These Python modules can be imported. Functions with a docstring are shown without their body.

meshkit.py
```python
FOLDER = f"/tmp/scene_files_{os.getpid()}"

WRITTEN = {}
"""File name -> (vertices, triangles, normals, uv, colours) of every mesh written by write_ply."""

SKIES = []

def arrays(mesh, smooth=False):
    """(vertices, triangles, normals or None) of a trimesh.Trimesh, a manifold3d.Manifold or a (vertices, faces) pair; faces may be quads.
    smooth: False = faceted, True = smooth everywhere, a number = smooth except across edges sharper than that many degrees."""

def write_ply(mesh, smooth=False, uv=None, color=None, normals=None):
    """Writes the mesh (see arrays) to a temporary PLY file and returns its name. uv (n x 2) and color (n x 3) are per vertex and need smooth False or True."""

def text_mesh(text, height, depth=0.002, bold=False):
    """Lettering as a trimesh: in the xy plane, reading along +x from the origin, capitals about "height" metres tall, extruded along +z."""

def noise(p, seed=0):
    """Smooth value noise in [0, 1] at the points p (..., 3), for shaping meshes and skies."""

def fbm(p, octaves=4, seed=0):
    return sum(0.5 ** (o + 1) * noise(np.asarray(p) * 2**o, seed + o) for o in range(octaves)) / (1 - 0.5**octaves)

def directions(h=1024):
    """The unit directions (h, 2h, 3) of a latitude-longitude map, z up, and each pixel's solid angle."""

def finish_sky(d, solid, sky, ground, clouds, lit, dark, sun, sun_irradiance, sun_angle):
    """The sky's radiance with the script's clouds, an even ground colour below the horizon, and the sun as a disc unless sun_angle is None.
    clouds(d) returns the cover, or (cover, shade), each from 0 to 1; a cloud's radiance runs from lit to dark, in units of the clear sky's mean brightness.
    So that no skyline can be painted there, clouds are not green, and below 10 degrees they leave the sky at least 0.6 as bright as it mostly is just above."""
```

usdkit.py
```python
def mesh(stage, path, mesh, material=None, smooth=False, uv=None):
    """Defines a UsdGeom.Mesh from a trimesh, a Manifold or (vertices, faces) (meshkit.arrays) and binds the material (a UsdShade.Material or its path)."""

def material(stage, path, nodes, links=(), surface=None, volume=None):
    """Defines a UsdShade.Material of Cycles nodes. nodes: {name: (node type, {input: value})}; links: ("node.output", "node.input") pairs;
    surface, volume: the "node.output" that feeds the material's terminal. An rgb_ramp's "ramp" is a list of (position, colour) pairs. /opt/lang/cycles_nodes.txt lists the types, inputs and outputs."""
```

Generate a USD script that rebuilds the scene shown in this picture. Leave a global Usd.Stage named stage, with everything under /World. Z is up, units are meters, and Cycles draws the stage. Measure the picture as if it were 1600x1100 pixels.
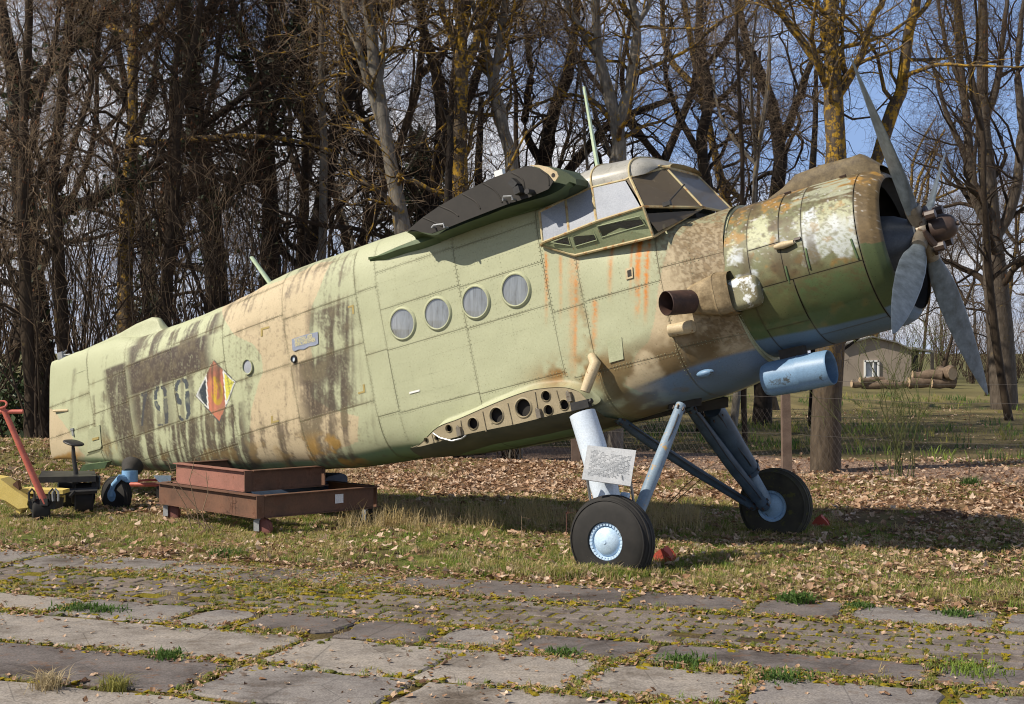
import math, numpy as np, trimesh, usdkit, meshkit
from pxr import Usd, UsdGeom, UsdLux, UsdShade, Gf, Sdf, Vt
from shapely.geometry import Polygon, LineString, Point, box as sbox
from shapely.ops import unary_union

stage = Usd.Stage.CreateInMemory()
UsdGeom.SetStageUpAxis(stage, UsdGeom.Tokens.z); UsdGeom.SetStageMetersPerUnit(stage, 1.0)
UsdGeom.Xform.Define(stage, '/World'); UsdGeom.Scope.Define(stage, '/World/Looks')

# ------------------------------------------------------------------ camera, sky, sun, exposure
EXPOSURE = 0.4
F, HZ, CX, EYE = 2150.0, 550.0, 800.0, 2.0           # focal length in photo pixels, horizon row, centre column, eye height
cam = UsdGeom.Camera.Define(stage, '/World/camera')
cam.CreateHorizontalApertureAttr(36.0); cam.CreateFocalLengthAttr(36.0 * F / 1600.0)
cam.CreateFStopAttr(0.0); cam.CreateFocusDistanceAttr(14.0)
cam.CreateExposureAttr(EXPOSURE); cam.CreateClippingRangeAttr(Gf.Vec2f(0.1, 5000))
cam.AddTranslateOp().Set(Gf.Vec3d(0, 0, EYE)); cam.AddRotateXOp().Set(90.0)

SUN_AZ = np.array([-0.93, -0.36]); SUN_EL = math.radians(42)
SUN_AZ = SUN_AZ / np.linalg.norm(SUN_AZ)
sund = np.array([SUN_AZ[0] * math.cos(SUN_EL), SUN_AZ[1] * math.cos(SUN_EL), math.sin(SUN_EL)])
sun = UsdLux.DistantLight.Define(stage, '/World/sun')
sun.CreateIntensityAttr(1.25); sun.CreateAngleAttr(0.5); sun.CreateNormalizeAttr(True); sun.CreateColorAttr(Gf.Vec3f(1.0, 0.91, 0.77))
zax = sund; xax = np.cross([0, 0, 1], zax); xax /= np.linalg.norm(xax); yax = np.cross(zax, xax)
sun.AddTransformOp().Set(Gf.Matrix4d(*[float(q) for r in (xax, yax, zax) for q in (*r, 0)], 0, 0, 0, 1))
SKY = 0.05
usdkit.material(stage, '/World/Looks/sky', {
    'tc': ('texture_coordinate', {}),
    'sky': ('sky_texture', {'sky_type': 'single_scattering', 'sun_disc': False, 'sun_elevation': SUN_EL, 'sun_rotation': math.atan2(SUN_AZ[0], SUN_AZ[1]), 'air_density': 1.0, 'aerosol_density': 0.6}),
    'map': ('mapping', {'scale': (1.0, 1.0, 2.4), 'location': (1.7, 0.4, 0.3)}),
    'n': ('noise_texture', {'scale': 2.6, 'detail': 7, 'roughness': 0.58, 'distortion': 0.2}),
    'r': ('rgb_ramp', {'ramp': [(0.44, (0, 0, 0)), (0.60, (1, 1, 1))]}),
    'xyz': ('separate_xyz', {}), 'up': ('map_range', {'from_min': 0.2, 'from_max': 0.7, 'to_min': 1.0, 'to_max': 0.10, 'clamp': True}), 'veil': ('mix_color', {'b': (5.2, 7.9, 14.0), 'use_clamp': False}), 'vf': ('math', {'math_type': 'multiply', 'value2': 0.72}), 'cm': ('math', {'math_type': 'multiply'}),
    'n2': ('noise_texture', {'scale': 6.0, 'detail': 5}),
    'cc': ('rgb_ramp', {'ramp': [(0.3, (11.5, 11.8, 13.0)), (0.7, (15.5, 15.6, 16.0))]}),
    'mx': ('mix_color', {'use_clamp': False}),
    'bg': ('background_shader', {'strength': SKY})},
    [('tc.generated', 'map.vector'), ('map.vector', 'n.vector'), ('map.vector', 'n2.vector'), ('n.fac', 'r.fac'), ('n2.fac', 'cc.fac'), ('tc.generated', 'xyz.vector'), ('xyz.z', 'up.value'), ('up.result', 'cm.value1'), ('r.color', 'cm.value2'), ('cm.value', 'mx.fac'), ('sky.color', 'veil.a'), ('up.result', 'vf.value1'), ('vf.value', 'veil.fac'), ('veil.result', 'mx.a'), ('cc.color', 'mx.b'), ('mx.result', 'bg.color')], surface='bg.background')
dome = UsdLux.DomeLight.Define(stage, '/World/sky'); dome.CreateIntensityAttr(1.0)
UsdShade.MaterialBindingAPI.Apply(dome.GetPrim()).Bind(UsdShade.Material.Get(stage, '/World/Looks/sky'))
dome.GetPrim().SetCustomDataByKey('kind', 'structure')

# ------------------------------------------------------------------ helpers
RNG = np.random.default_rng(7)
names = {}
def numbered(parent, name):
    k = (parent, name); n = names.get(k, 0); names[k] = n + 1
    return f'{parent}/{name}' + (f'_{n:03d}' if n else '')

def at(px, py, d):                                    # point at distance d ahead of the eye that the photograph shows at (px, py)
    return np.array([(px - CX) / F * d, d, EYE + (HZ - py) / F * d])
def gnd(px, py, z=0.0):
    return at(px, py, F * (EYE - z) / (py - HZ))

# frame of the aircraft: s aft of the propeller hub, t to starboard, v up
YAW, PITCH = math.radians(33), math.radians(13)
AO = at(1441, 364, 12.57)
AS = np.array([-math.cos(YAW) * math.cos(PITCH), math.sin(YAW) * math.cos(PITCH), -math.sin(PITCH)])
AT = np.array([-math.sin(YAW), -math.cos(YAW), 0.0])
AU = np.array([-math.sin(PITCH) * math.cos(YAW), math.sin(PITCH) * math.sin(YAW), math.cos(PITCH)])
def W3(s, t, v):
    s, t, v = np.broadcast_arrays(np.asarray(s, float), t, v)
    return AO + s[..., None] * AS + t[..., None] * AT + v[..., None] * AU
def WS(s, t, v):                                          # the sternpost leans: the hull's end is cut off upright
    s = np.asarray(s, float); v = np.asarray(v, float); return W3(s + .24 * np.clip((s - 11.15) / .88, 0, 1) * (1.52 - v), t, v)
def inv(px, py, t):
    r = np.array([(px - CX) / F, 1, (HZ - py) / F])
    s, v, k = np.linalg.solve(np.stack([AS, AU, -r], 1), np.array([0, 0, EYE]) - AO - t * AT)
    return s, v
def P(px, py, t):
    s, v = inv(px, py, t); return W3(s, t, v)

def data(prim, **kw):
    for k, v in kw.items():
        if v: prim.SetCustomDataByKey(k, v)

origin = {}
def thing(name, loc, label=None, category=None, group=None, kind=None):
    path = numbered('/World', name)
    x = UsdGeom.Xform.Define(stage, path); x.AddTranslateOp().Set(Gf.Vec3d(*map(float, loc)))
    origin[path] = np.asarray(loc, float)
    data(x.GetPrim(), label=label, category=category, group=group, kind=kind)
    return path

def part(parent, name, mesh, mat, smooth=False, paint=None, label=None, kind=None):
    path = numbered(parent, name)
    root = '/'.join(parent.split('/')[:3]); o = origin.get(root, np.zeros(3))
    v, f, n = meshkit.arrays(mesh, smooth)
    m = usdkit.mesh(stage, path, (v - o, f), '/World/Looks/' + mat)
    if n is not None:
        m.CreateNormalsAttr(Vt.Vec3fArray.FromNumpy(n.astype(np.float32))); m.SetNormalsInterpolation('vertex')
    if paint is not None:
        UsdGeom.PrimvarsAPI(m).CreatePrimvar('paint', Sdf.ValueTypeNames.Color3fArray, 'vertex').Set(Vt.Vec3fArray.FromNumpy(np.clip(paint, 0, 1).astype(np.float32)))
    data(m.GetPrim(), label=label, kind=kind)
    return path

def solo(name, mesh, mat, label=None, category=None, group=None, kind=None, smooth=False, paint=None):   # a thing that is one mesh
    path = part('/World', name, mesh, mat, smooth, paint)
    data(stage.GetPrimAtPath(path), label=label, category=category, group=group, kind=kind)
    return path

def copy_of(src, name, loc, rz=0.0, scale=1.0, label=None, category=None, group=None):
    path = numbered('/World', name)
    x = UsdGeom.Xform.Define(stage, path)
    x.GetPrim().GetReferences().AddInternalReference(src)
    x.GetPrim().SetInstanceable(True)
    x.ClearXformOpOrder()
    x.AddTransformOp().Set(Gf.Matrix4d().SetScale(scale) * Gf.Matrix4d().SetRotate(Gf.Rotation(Gf.Vec3d(0, 0, 1), rz)) * Gf.Matrix4d().SetTranslate(Gf.Vec3d(*map(float, loc))))
    data(x.GetPrim(), label=label, category=category, group=group)
    return path

class MB:
    def __init__(self): self.V, self.F, self.n = [], [], 0
    def add(self, v, f):
        v = np.asarray(v, float).reshape(-1, 3); f = np.asarray(f, int)
        if f.shape[1] == 4: f = np.vstack([f[:, [0, 1, 2]], f[:, [0, 2, 3]]])
        self.V.append(v); self.F.append(f + self.n); self.n += len(v); return self
    def mesh(self, m): return self.add(m.vertices, m.faces)
    def hexa(self, c):                                   # eight corners: bottom four then top four
        return self.add(c, [[0, 3, 2, 1], [4, 5, 6, 7], [0, 1, 5, 4], [1, 2, 6, 5], [2, 3, 7, 6], [3, 0, 4, 7]])
    def box(self, c, ex, ey, ez):                        # centre and three half-edge vectors
        c, ex, ey, ez = map(np.asarray, (c, ex, ey, ez))
        return self.hexa([c - ex - ey - ez, c + ex - ey - ez, c + ex + ey - ez, c - ex + ey - ez, c - ex - ey + ez, c + ex - ey + ez, c + ex + ey + ez, c - ex + ey + ez])
    def tube(self, pts, rad, n=10, caps=True, flat=None):
        pts = np.asarray(pts, float); k = len(pts); rad = np.broadcast_to(np.asarray(rad, float), (k,))
        T = np.gradient(pts, axis=0); T /= np.linalg.norm(T, axis=1)[:, None] + 1e-12
        u = np.cross(T[0], [0, 0, 1] if abs(T[0][2]) < 0.9 else [1, 0, 0]); u /= np.linalg.norm(u)
        rings = []
        for i in range(k):
            u = u - T[i] * (u @ T[i]); u /= np.linalg.norm(u); w = np.cross(T[i], u)
            a = np.arange(n) * 2 * np.pi / n
            rings.append(pts[i] + rad[i] * (np.cos(a)[:, None] * u + np.sin(a)[:, None] * w * (flat or 1)))
        v = np.concatenate(rings); i, j = np.meshgrid(np.arange(k - 1), np.arange(n), indexing='ij'); a = (i * n + j).ravel(); b = (i * n + (j + 1) % n).ravel()
        f = np.concatenate([np.stack([a, b, b + n], 1), np.stack([a, b + n, a + n], 1)])
        if caps:
            v = np.vstack([v, pts[0], pts[-1]]); j = np.arange(n); q = len(v)
            f = np.vstack([f, np.stack([(j + 1) % n, j, np.full(n, q - 2)], 1), np.stack([(k - 1) * n + j, (k - 1) * n + (j + 1) % n, np.full(n, q - 1)], 1)])
        return self.add(v, f)
    def lathe(self, c, axis, prof, n=32, a0=0.0, a1=2 * np.pi, up=None):   # prof: (distance along axis, radius)
        axis = np.asarray(axis, float) / np.linalg.norm(axis); prof = np.asarray(prof, float)
        u = np.cross(axis, [0, 0, 1] if abs(axis[2]) < 0.9 else [1, 0, 0]) if up is None else np.asarray(up, float) - axis * (np.asarray(up) @ axis)
        u /= np.linalg.norm(u); w = np.cross(axis, u); full = abs(a1 - a0 - 2 * np.pi) < 1e-6
        a = a0 + (a1 - a0) * np.arange(n if full else n + 1) / n; m = len(a)
        v = np.asarray(c) + prof[:, 0, None, None] * axis + prof[:, 1, None, None] * (np.cos(a)[None, :, None] * u + np.sin(a)[None, :, None] * w)
        i, j = np.meshgrid(np.arange(len(prof) - 1), np.arange(n), indexing='ij'); p = (i * m + j).ravel(); q = (i * m + (j + 1) % m).ravel()
        return self.add(v, np.concatenate([np.stack([p, q, q + m], 1), np.stack([p, q + m, p + m], 1)]))
    def grid(self, G):                                   # (a, b, 3) points
        a, b = G.shape[:2]; i, j = np.meshgrid(np.arange(a - 1), np.arange(b - 1), indexing='ij'); p = (i * b + j).ravel()
        return self.add(G, np.concatenate([np.stack([p, p + b, p + b + 1], 1), np.stack([p, p + b + 1, p + 1], 1)]))
    def poly(self, polygon, fn, depth, dvec):            # planar polygon (2D) put into space by fn(x, y), thickened along dvec
        m = trimesh.creation.extrude_polygon(polygon, 1.0, engine='earcut')
        v = np.asarray(m.vertices); return self.add(fn(v[:, 0], v[:, 1]) + v[:, 2:3] * depth * np.asarray(dvec), m.faces)
    @property
    def m(self): return (np.vstack(self.V), np.vstack(self.F))

def fbm(p, octv=4, seed=0):
    p = np.asarray(p, float); out, a, tot = 0, 1.0, 0
    for o in range(octv):
        out = out + a * meshkit.noise(p * 2 ** o + 17.3 * o, seed + o); tot += a; a *= 0.5
    return out / tot
def sstep(a, b, x):
    t = np.clip((x - a) / (b - a), 0, 1); return t * t * (3 - 2 * t)
def pip(poly, x, y):
    poly = np.asarray(poly, float); inside = np.zeros(np.shape(x), bool); j = len(poly) - 1
    for i in range(len(poly)):
        (xi, yi), (xj, yj) = poly[i], poly[j]
        inside ^= ((yi > y) != (yj > y)) & (x < (xj - xi) * (y - yi) / (yj - yi + 1e-12) + xi); j = i
    return inside
def smooth_poly(x, y, n):                               # catmull-rom through points
    p = np.stack([x, y], 1); t = np.linspace(0, len(p) - 1, n); i = np.clip(t.astype(int), 0, len(p) - 2); f = (t - i)[:, None]
    g = lambda k: p[np.clip(k, 0, len(p) - 1)]
    return 0.5 * ((2 * g(i)) + (-g(i - 1) + g(i + 1)) * f + (2 * g(i - 1) - 5 * g(i) + 4 * g(i + 1) - g(i + 2)) * f ** 2 + (-g(i - 1) + 3 * g(i) - 3 * g(i + 1) + g(i + 2)) * f ** 3)

# ------------------------------------------------------------------ materials
def mat(name, nodes, links, surface='p.BSDF'):
    usdkit.material(stage, '/World/Looks/' + name, nodes, links, surface=surface)
def weathered(name, c1, c2, scale=6, rough=0.6, bump=0.2, dist=0.01, metallic=0.0, spots=None, spot_scale=14, spot_at=0.62, fine=70, coord='object', spec=0.4):
    src = ('texture_coordinate', {}) if coord == 'object' else ('geometry', {})
    out = 'tc.object' if coord == 'object' else 'tc.position'
    nodes = {'tc': src, 'n': ('noise_texture', {'scale': scale, 'detail': 6, 'roughness': 0.62}), 'r': ('rgb_ramp', {'ramp': [(0.3, c1), (0.7, c2)]}),
             'g': ('noise_texture', {'scale': fine, 'detail': 3}), 'gr': ('rgb_ramp', {'ramp': [(0.25, (0.84,) * 3), (0.75, (1.12,) * 3)]}), 'mu': ('mix', {'mix_type': 'multiply', 'fac': 1.0}),
             'b': ('bump', {'strength': 0.35 * bump, 'distance': dist}), 'p': ('principled_bsdf', {'roughness': rough, 'metallic': metallic, 'specular_ior_level': spec})}
    links = [(out, 'n.vector'), (out, 'g.vector'), ('n.fac', 'r.fac'), ('g.fac', 'gr.fac'), ('r.color', 'mu.color1'), ('gr.color', 'mu.color2'), ('g.fac', 'b.height'), ('b.normal', 'p.normal')]
    if spots is not None:
        nodes |= {'sn': ('noise_texture', {'scale': spot_scale, 'detail': 5, 'roughness': 0.7}), 'sr': ('rgb_ramp', {'ramp': [(spot_at, (0, 0, 0)), (spot_at + 0.06, (1, 1, 1))]}), 'sm': ('mix', {'color2': spots})}
        links += [(out, 'sn.vector'), ('sn.fac', 'sr.fac'), ('sr.color', 'sm.fac'), ('mu.color', 'sm.color1'), ('sm.color', 'p.base_color')]
    else: links.append(('mu.color', 'p.base_color'))
    mat(name, nodes, links)
mat('painted_skin', {'a': ('attribute', {'attribute': 'paint'}), 'tc': ('texture_coordinate', {}),
    'g': ('noise_texture', {'scale': 55, 'detail': 4, 'roughness': 0.65}), 'gr': ('rgb_ramp', {'ramp': [(0.25, (0.90,) * 3), (0.7, (1.07,) * 3)]}), 'mu': ('mix', {'mix_type': 'multiply', 'fac': 1.0}), 'k': ('noise_texture', {'scale': 100, 'detail': 2, 'roughness': 0.5}), 'kr': ('rgb_ramp', {'ramp': [(0.66, (1, 1, 1)), (0.72, (0.5, 0.46, 0.38))]}), 'km': ('mix', {'mix_type': 'multiply', 'fac': 1.0}),
    'o': ('noise_texture', {'scale': 3.2, 'detail': 2}), 'b': ('bump', {'strength': 0.35, 'distance': 0.02}), 'b2': ('bump', {'strength': 0.03, 'distance': 0.003}),
    'p': ('principled_bsdf', {'roughness': 0.55, 'specular_ior_level': 0.35})},
    [('tc.object', 'g.vector'), ('tc.object', 'o.vector'), ('g.fac', 'gr.fac'), ('a.color', 'mu.color1'), ('gr.color', 'mu.color2'), ('tc.object', 'k.vector'), ('k.fac', 'kr.fac'), ('mu.color', 'km.color1'), ('kr.color', 'km.color2'), ('km.color', 'p.base_color'), ('o.fac', 'b.height'), ('g.fac', 'b2.height'), ('b.normal', 'b2.normal'), ('b2.normal', 'p.normal')])
SAGE, TAN, BLUE = (0.365, 0.382, 0.25), (0.46, 0.38, 0.25), (0.105, 0.17, 0.255)
weathered('dark_liner', (0.02, 0.018, 0.015), (0.045, 0.04, 0.035), rough=0.8)
weathered('sage_paint', (0.33, 0.35, 0.22), (0.39, 0.405, 0.265), rough=0.55, bump=0.1, spots=(0.15, 0.12, 0.07), spot_at=0.68)
weathered('green_paint', (0.065, 0.105, 0.045), (0.10, 0.15, 0.065), rough=0.55, bump=0.1, spots=(0.08, 0.06, 0.03), spot_at=0.66)
weathered('tan_paint', (0.40, 0.32, 0.19), (0.52, 0.42, 0.27), rough=0.6, bump=0.15, spots=(0.20, 0.11, 0.04), spot_at=0.62)
weathered('rust_frame', (0.42, 0.38, 0.22), (0.36, 0.25, 0.12), scale=9, rough=0.65, spots=(0.30, 0.15, 0.05), spot_scale=18, spot_at=0.56)
weathered('light_blue_paint', (0.50, 0.58, 0.68), (0.60, 0.67, 0.75), scale=3, rough=0.45, bump=0.08, spots=(0.22, 0.17, 0.12), spot_scale=10, spot_at=0.70)
weathered('strut_paint', (0.13, 0.19, 0.26), (0.24, 0.31, 0.38), scale=5, rough=0.5, bump=0.12, spots=(0.36, 0.23, 0.08), spot_scale=11, spot_at=0.60)
weathered('dark_strut_paint', (0.028, 0.045, 0.065), (0.06, 0.09, 0.125), scale=5, rough=0.5, spots=(0.12, 0.09, 0.06), spot_at=0.66)  # copy of the strut paint, darkened to carry the shade under the fuselage
weathered('pod_blue', (0.12, 0.215, 0.345), (0.17, 0.28, 0.42), scale=3, rough=0.45, spots=(0.06, 0.07, 0.075), spot_scale=6, spot_at=0.575)
weathered('wing_cap', (0.014, 0.012, 0.010), (0.028, 0.024, 0.02), scale=3, rough=0.6, bump=0.1)
weathered('black_rubber', (0.008, 0.0078, 0.0075), (0.021, 0.019, 0.0175), scale=5, rough=0.75, bump=0.15, spots=(0.09, 0.075, 0.05), spot_scale=22, spot_at=0.68)
weathered('mossy_rubber', (0.02, 0.02, 0.016), (0.05, 0.045, 0.03), scale=5, rough=0.85, bump=0.3, spots=(0.06, 0.06, 0.015), spot_scale=12, spot_at=0.56)
weathered('rusty_steel', (0.075, 0.040, 0.025), (0.16, 0.078, 0.046), scale=4, rough=0.75, bump=0.2, spots=(0.10, 0.045, 0.025), spot_scale=8, spot_at=0.56)
weathered('primer_steel', (0.20, 0.092, 0.068), (0.28, 0.125, 0.092), scale=4, rough=0.7, bump=0.1, spots=(0.17, 0.07, 0.04), spot_scale=9, spot_at=0.60)
weathered('burnt_steel', (0.03, 0.018, 0.015), (0.075, 0.04, 0.03), scale=12, rough=0.6, bump=0.3, spots=(0.20, 0.19, 0.19), spot_scale=26, spot_at=0.66)
weathered('galvanised', (0.24, 0.25, 0.26), (0.38, 0.39, 0.40), scale=10, rough=0.45, metallic=0.5)
weathered('yellow_paint', (0.62, 0.47, 0.12), (0.74, 0.58, 0.20), scale=5, rough=0.5, spots=(0.22, 0.15, 0.06), spot_scale=12, spot_at=0.66)
weathered('red_paint', (0.42, 0.095, 0.07), (0.52, 0.15, 0.11), scale=6, rough=0.5, spots=(0.30, 0.10, 0.06), spot_at=0.64)
weathered('chock_red', (0.30, 0.045, 0.025), (0.40, 0.07, 0.04), scale=8, rough=0.7)
weathered('black_steel', (0.015, 0.015, 0.016), (0.04, 0.038, 0.036), scale=8, rough=0.5)
weathered('engine_grey', (0.06, 0.068, 0.08), (0.11, 0.12, 0.135), scale=6, rough=0.5, metallic=0.3)
weathered('hub_steel', (0.16, 0.14, 0.11), (0.25, 0.22, 0.18), scale=12, rough=0.45, metallic=0.55, spots=(0.08, 0.05, 0.03), spot_at=0.6)
weathered('hub_brown', (0.035, 0.022, 0.018), (0.07, 0.045, 0.035), scale=10, rough=0.5)
weathered('concrete_post', (0.10, 0.068, 0.052), (0.16, 0.115, 0.09), scale=7, rough=0.9, bump=0.4, spots=(0.34, 0.31, 0.27), spot_scale=30, spot_at=0.68)
weathered('wire', (0.05, 0.04, 0.035), (0.09, 0.08, 0.07), rough=0.6)
weathered('dark_blue', (0.015, 0.03, 0.06), (0.03, 0.05, 0.09), rough=0.6)
mat('blade_metal', {'tc': ('texture_coordinate', {}), 'map': ('mapping', {'scale': (9, 9, 9)}), 'n': ('noise_texture', {'scale': 1.0, 'detail': 6, 'roughness': 0.7}),
    'r': ('rgb_ramp', {'ramp': [(0.3, (0.07, 0.082, 0.086)), (0.5, (0.12, 0.145, 0.165)), (0.75, (0.20, 0.235, 0.27))]}), 'b': ('bump', {'strength': 0.15, 'distance': 0.003}), 'p': ('principled_bsdf', {'roughness': 0.42, 'metallic': 0.35})},
    [('tc.object', 'map.vector'), ('map.vector', 'n.vector'), ('n.fac', 'r.fac'), ('r.color', 'p.base_color'), ('n.fac', 'b.height'), ('b.normal', 'p.normal')])
def glass(name, dust, amount, rough=0.12, spots=0.62):
    mat(name, {'tc': ('texture_coordinate', {}), 'n': ('noise_texture', {'scale': 26, 'detail': 6, 'roughness': 0.7}), 'n2': ('noise_texture', {'scale': 2.5, 'detail': 3}),
        'r': ('rgb_ramp', {'ramp': [(spots, (amount,) * 3), (spots + 0.08, (1, 1, 1))]}), 'cr': ('rgb_ramp', {'ramp': [(0.3, tuple(0.72 * q for q in dust)), (0.7, dust)]}),
        't': ('transparent_bsdf', {'color': (0.75, 0.78, 0.78)}), 'gl': ('glossy_bsdf', {'roughness': 0.05, 'color': (0.9, 0.9, 0.9)}), 'fr': ('fresnel', {'IOR': 1.5}), 'pane': ('mix_closure', {}),
        'd': ('principled_bsdf', {'roughness': rough + 0.25, 'specular_ior_level': 0.5}), 'm': ('mix_closure', {})},
        [('tc.object', 'n.vector'), ('tc.object', 'n2.vector'), ('n.fac', 'r.fac'), ('n2.fac', 'cr.fac'), ('cr.color', 'd.base_color'), ('fr.fac', 'pane.fac'), ('t.BSDF', 'pane.closure1'), ('gl.BSDF', 'pane.closure2'), ('r.color', 'm.fac'), ('pane.closure', 'm.closure1'), ('d.BSDF', 'm.closure2')], surface='m.closure')
glass('dusty_glass', (0.19, 0.15, 0.10), 0.55)
glass('grey_glass', (0.22, 0.20, 0.175), 0.62)
glass('clear_cover', (0.35, 0.35, 0.36), 0.10, spots=0.70)
glass('dark_glass', (0.06, 0.055, 0.05), 0.25, spots=0.70)
weathered('crazed_pane', (0.27, 0.29, 0.33), (0.35, 0.37, 0.41), scale=2.5, rough=0.25, bump=0.05, spots=(0.22, 0.22, 0.22), spot_scale=30, spot_at=0.71, spec=0.5)
weathered('roof_pane', (0.24, 0.235, 0.205), (0.37, 0.36, 0.33), scale=5, rough=0.4, spots=(0.18, 0.17, 0.14), spot_scale=22, spot_at=0.6)
mat('curtain', {'tc': ('texture_coordinate', {}), 'map': ('mapping', {'rotation': (0, 0, 0), 'scale': (17, 17, 2.2)}), 'n': ('noise_texture', {'scale': 1.3, 'detail': 6, 'roughness': 0.7, 'distortion': 0.6}),
    'r': ('rgb_ramp', {'ramp': [(0.30, (0.10, 0.085, 0.07)), (0.44, (0.30, 0.305, 0.33)), (0.66, (0.46, 0.475, 0.52))]}), 'p': ('principled_bsdf', {'roughness': 0.5, 'coat_weight': 0.6, 'coat_roughness': 0.08})},
    [('tc.object', 'map.vector'), ('map.vector', 'n.vector'), ('n.fac', 'r.fac'), ('r.color', 'p.base_color')])
def flat(name, c, rough=0.7, spec=0.3):
    mat(name, {'c': ('color', {'value': c}), 'p': ('principled_bsdf', {'roughness': rough, 'specular_ior_level': spec})}, [('c.color', 'p.base_color')])
flat('print_dark', (0.16, 0.17, 0.18)); flat('print_yellow', (0.60, 0.55, 0.33)); flat('white_paint', (0.70, 0.70, 0.68)); flat('bracket_ochre', (0.33, 0.26, 0.10)); flat('rivet_tone', (0.27, 0.27, 0.17))
weathered('plate_blue', (0.20, 0.23, 0.31), (0.26, 0.29, 0.37), rough=0.5, spots=(0.14, 0.11, 0.08), spot_scale=24, spot_at=0.64)
weathered('sign_board', (0.36, 0.38, 0.40), (0.50, 0.51, 0.52), scale=9, rough=0.6, spots=(0.16, 0.14, 0.12), spot_scale=45, spot_at=0.64)

weathered('mast_paint', (0.40, 0.50, 0.34), (0.46, 0.56, 0.40), rough=0.5)
weathered('scoop_brown', (0.065, 0.047, 0.027), (0.17, 0.13, 0.07), scale=13, rough=0.7, spots=(0.40, 0.38, 0.34), spot_scale=30, spot_at=0.68)
weathered('flaky_paint', (0.16, 0.13, 0.07), (0.24, 0.24, 0.15), scale=6, rough=0.7, bump=.3, spots=(0.62, 0.65, 0.66), spot_scale=7, spot_at=0.53)
weathered('dirty_tan', (0.11, 0.075, 0.035), (0.32, 0.245, 0.14), scale=11, rough=0.7, bump=.2, spots=(0.26, 0.13, 0.03), spot_scale=12, spot_at=0.60)
weathered('sage_shaded', (0.20, 0.24, 0.135), (0.27, 0.30, 0.18), rough=0.6, spots=(0.20, 0.13, 0.06), spot_at=0.62)  # darker copy of the sage paint, with the overhang's shade put into the colour
weathered('dark_green', (0.030, 0.046, 0.024), (0.055, 0.075, 0.038), rough=0.6)
weathered('fillet_green', (0.05, 0.078, 0.033), (0.08, 0.115, 0.05), rough=0.55, spots=(0.09, 0.08, 0.04), spot_at=0.66)
weathered('rib_tan', (0.24, 0.20, 0.125), (0.32, 0.27, 0.175), scale=4, rough=0.6, spots=(0.12, 0.10, 0.06), spot_scale=12, spot_at=0.66)
weathered('cavity_shade', (0.012, 0.011, 0.010), (0.022, 0.02, 0.018), rough=0.9)  # near-black tone stands in for the shade inside the wing root
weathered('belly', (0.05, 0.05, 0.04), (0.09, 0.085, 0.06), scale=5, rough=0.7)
weathered('hub_blue', (0.36, 0.50, 0.66), (0.48, 0.62, 0.76), scale=5, rough=0.4, spots=(0.12, 0.16, 0.20), spot_scale=9, spot_at=0.62)
weathered('hub_blue_dull', (0.22, 0.36, 0.52), (0.30, 0.46, 0.62), scale=5, rough=0.5, spots=(0.10, 0.12, 0.13), spot_at=0.60)
weathered('fork_blue', (0.16, 0.32, 0.52), (0.24, 0.42, 0.62), rough=0.45, spots=(0.10, 0.10, 0.10), spot_at=0.66)
weathered('castor_red', (0.10, 0.035, 0.03), (0.16, 0.06, 0.05), rough=0.7)
weathered('sticker', (0.60, 0.60, 0.62), (0.66, 0.66, 0.68), rough=0.5)
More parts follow.
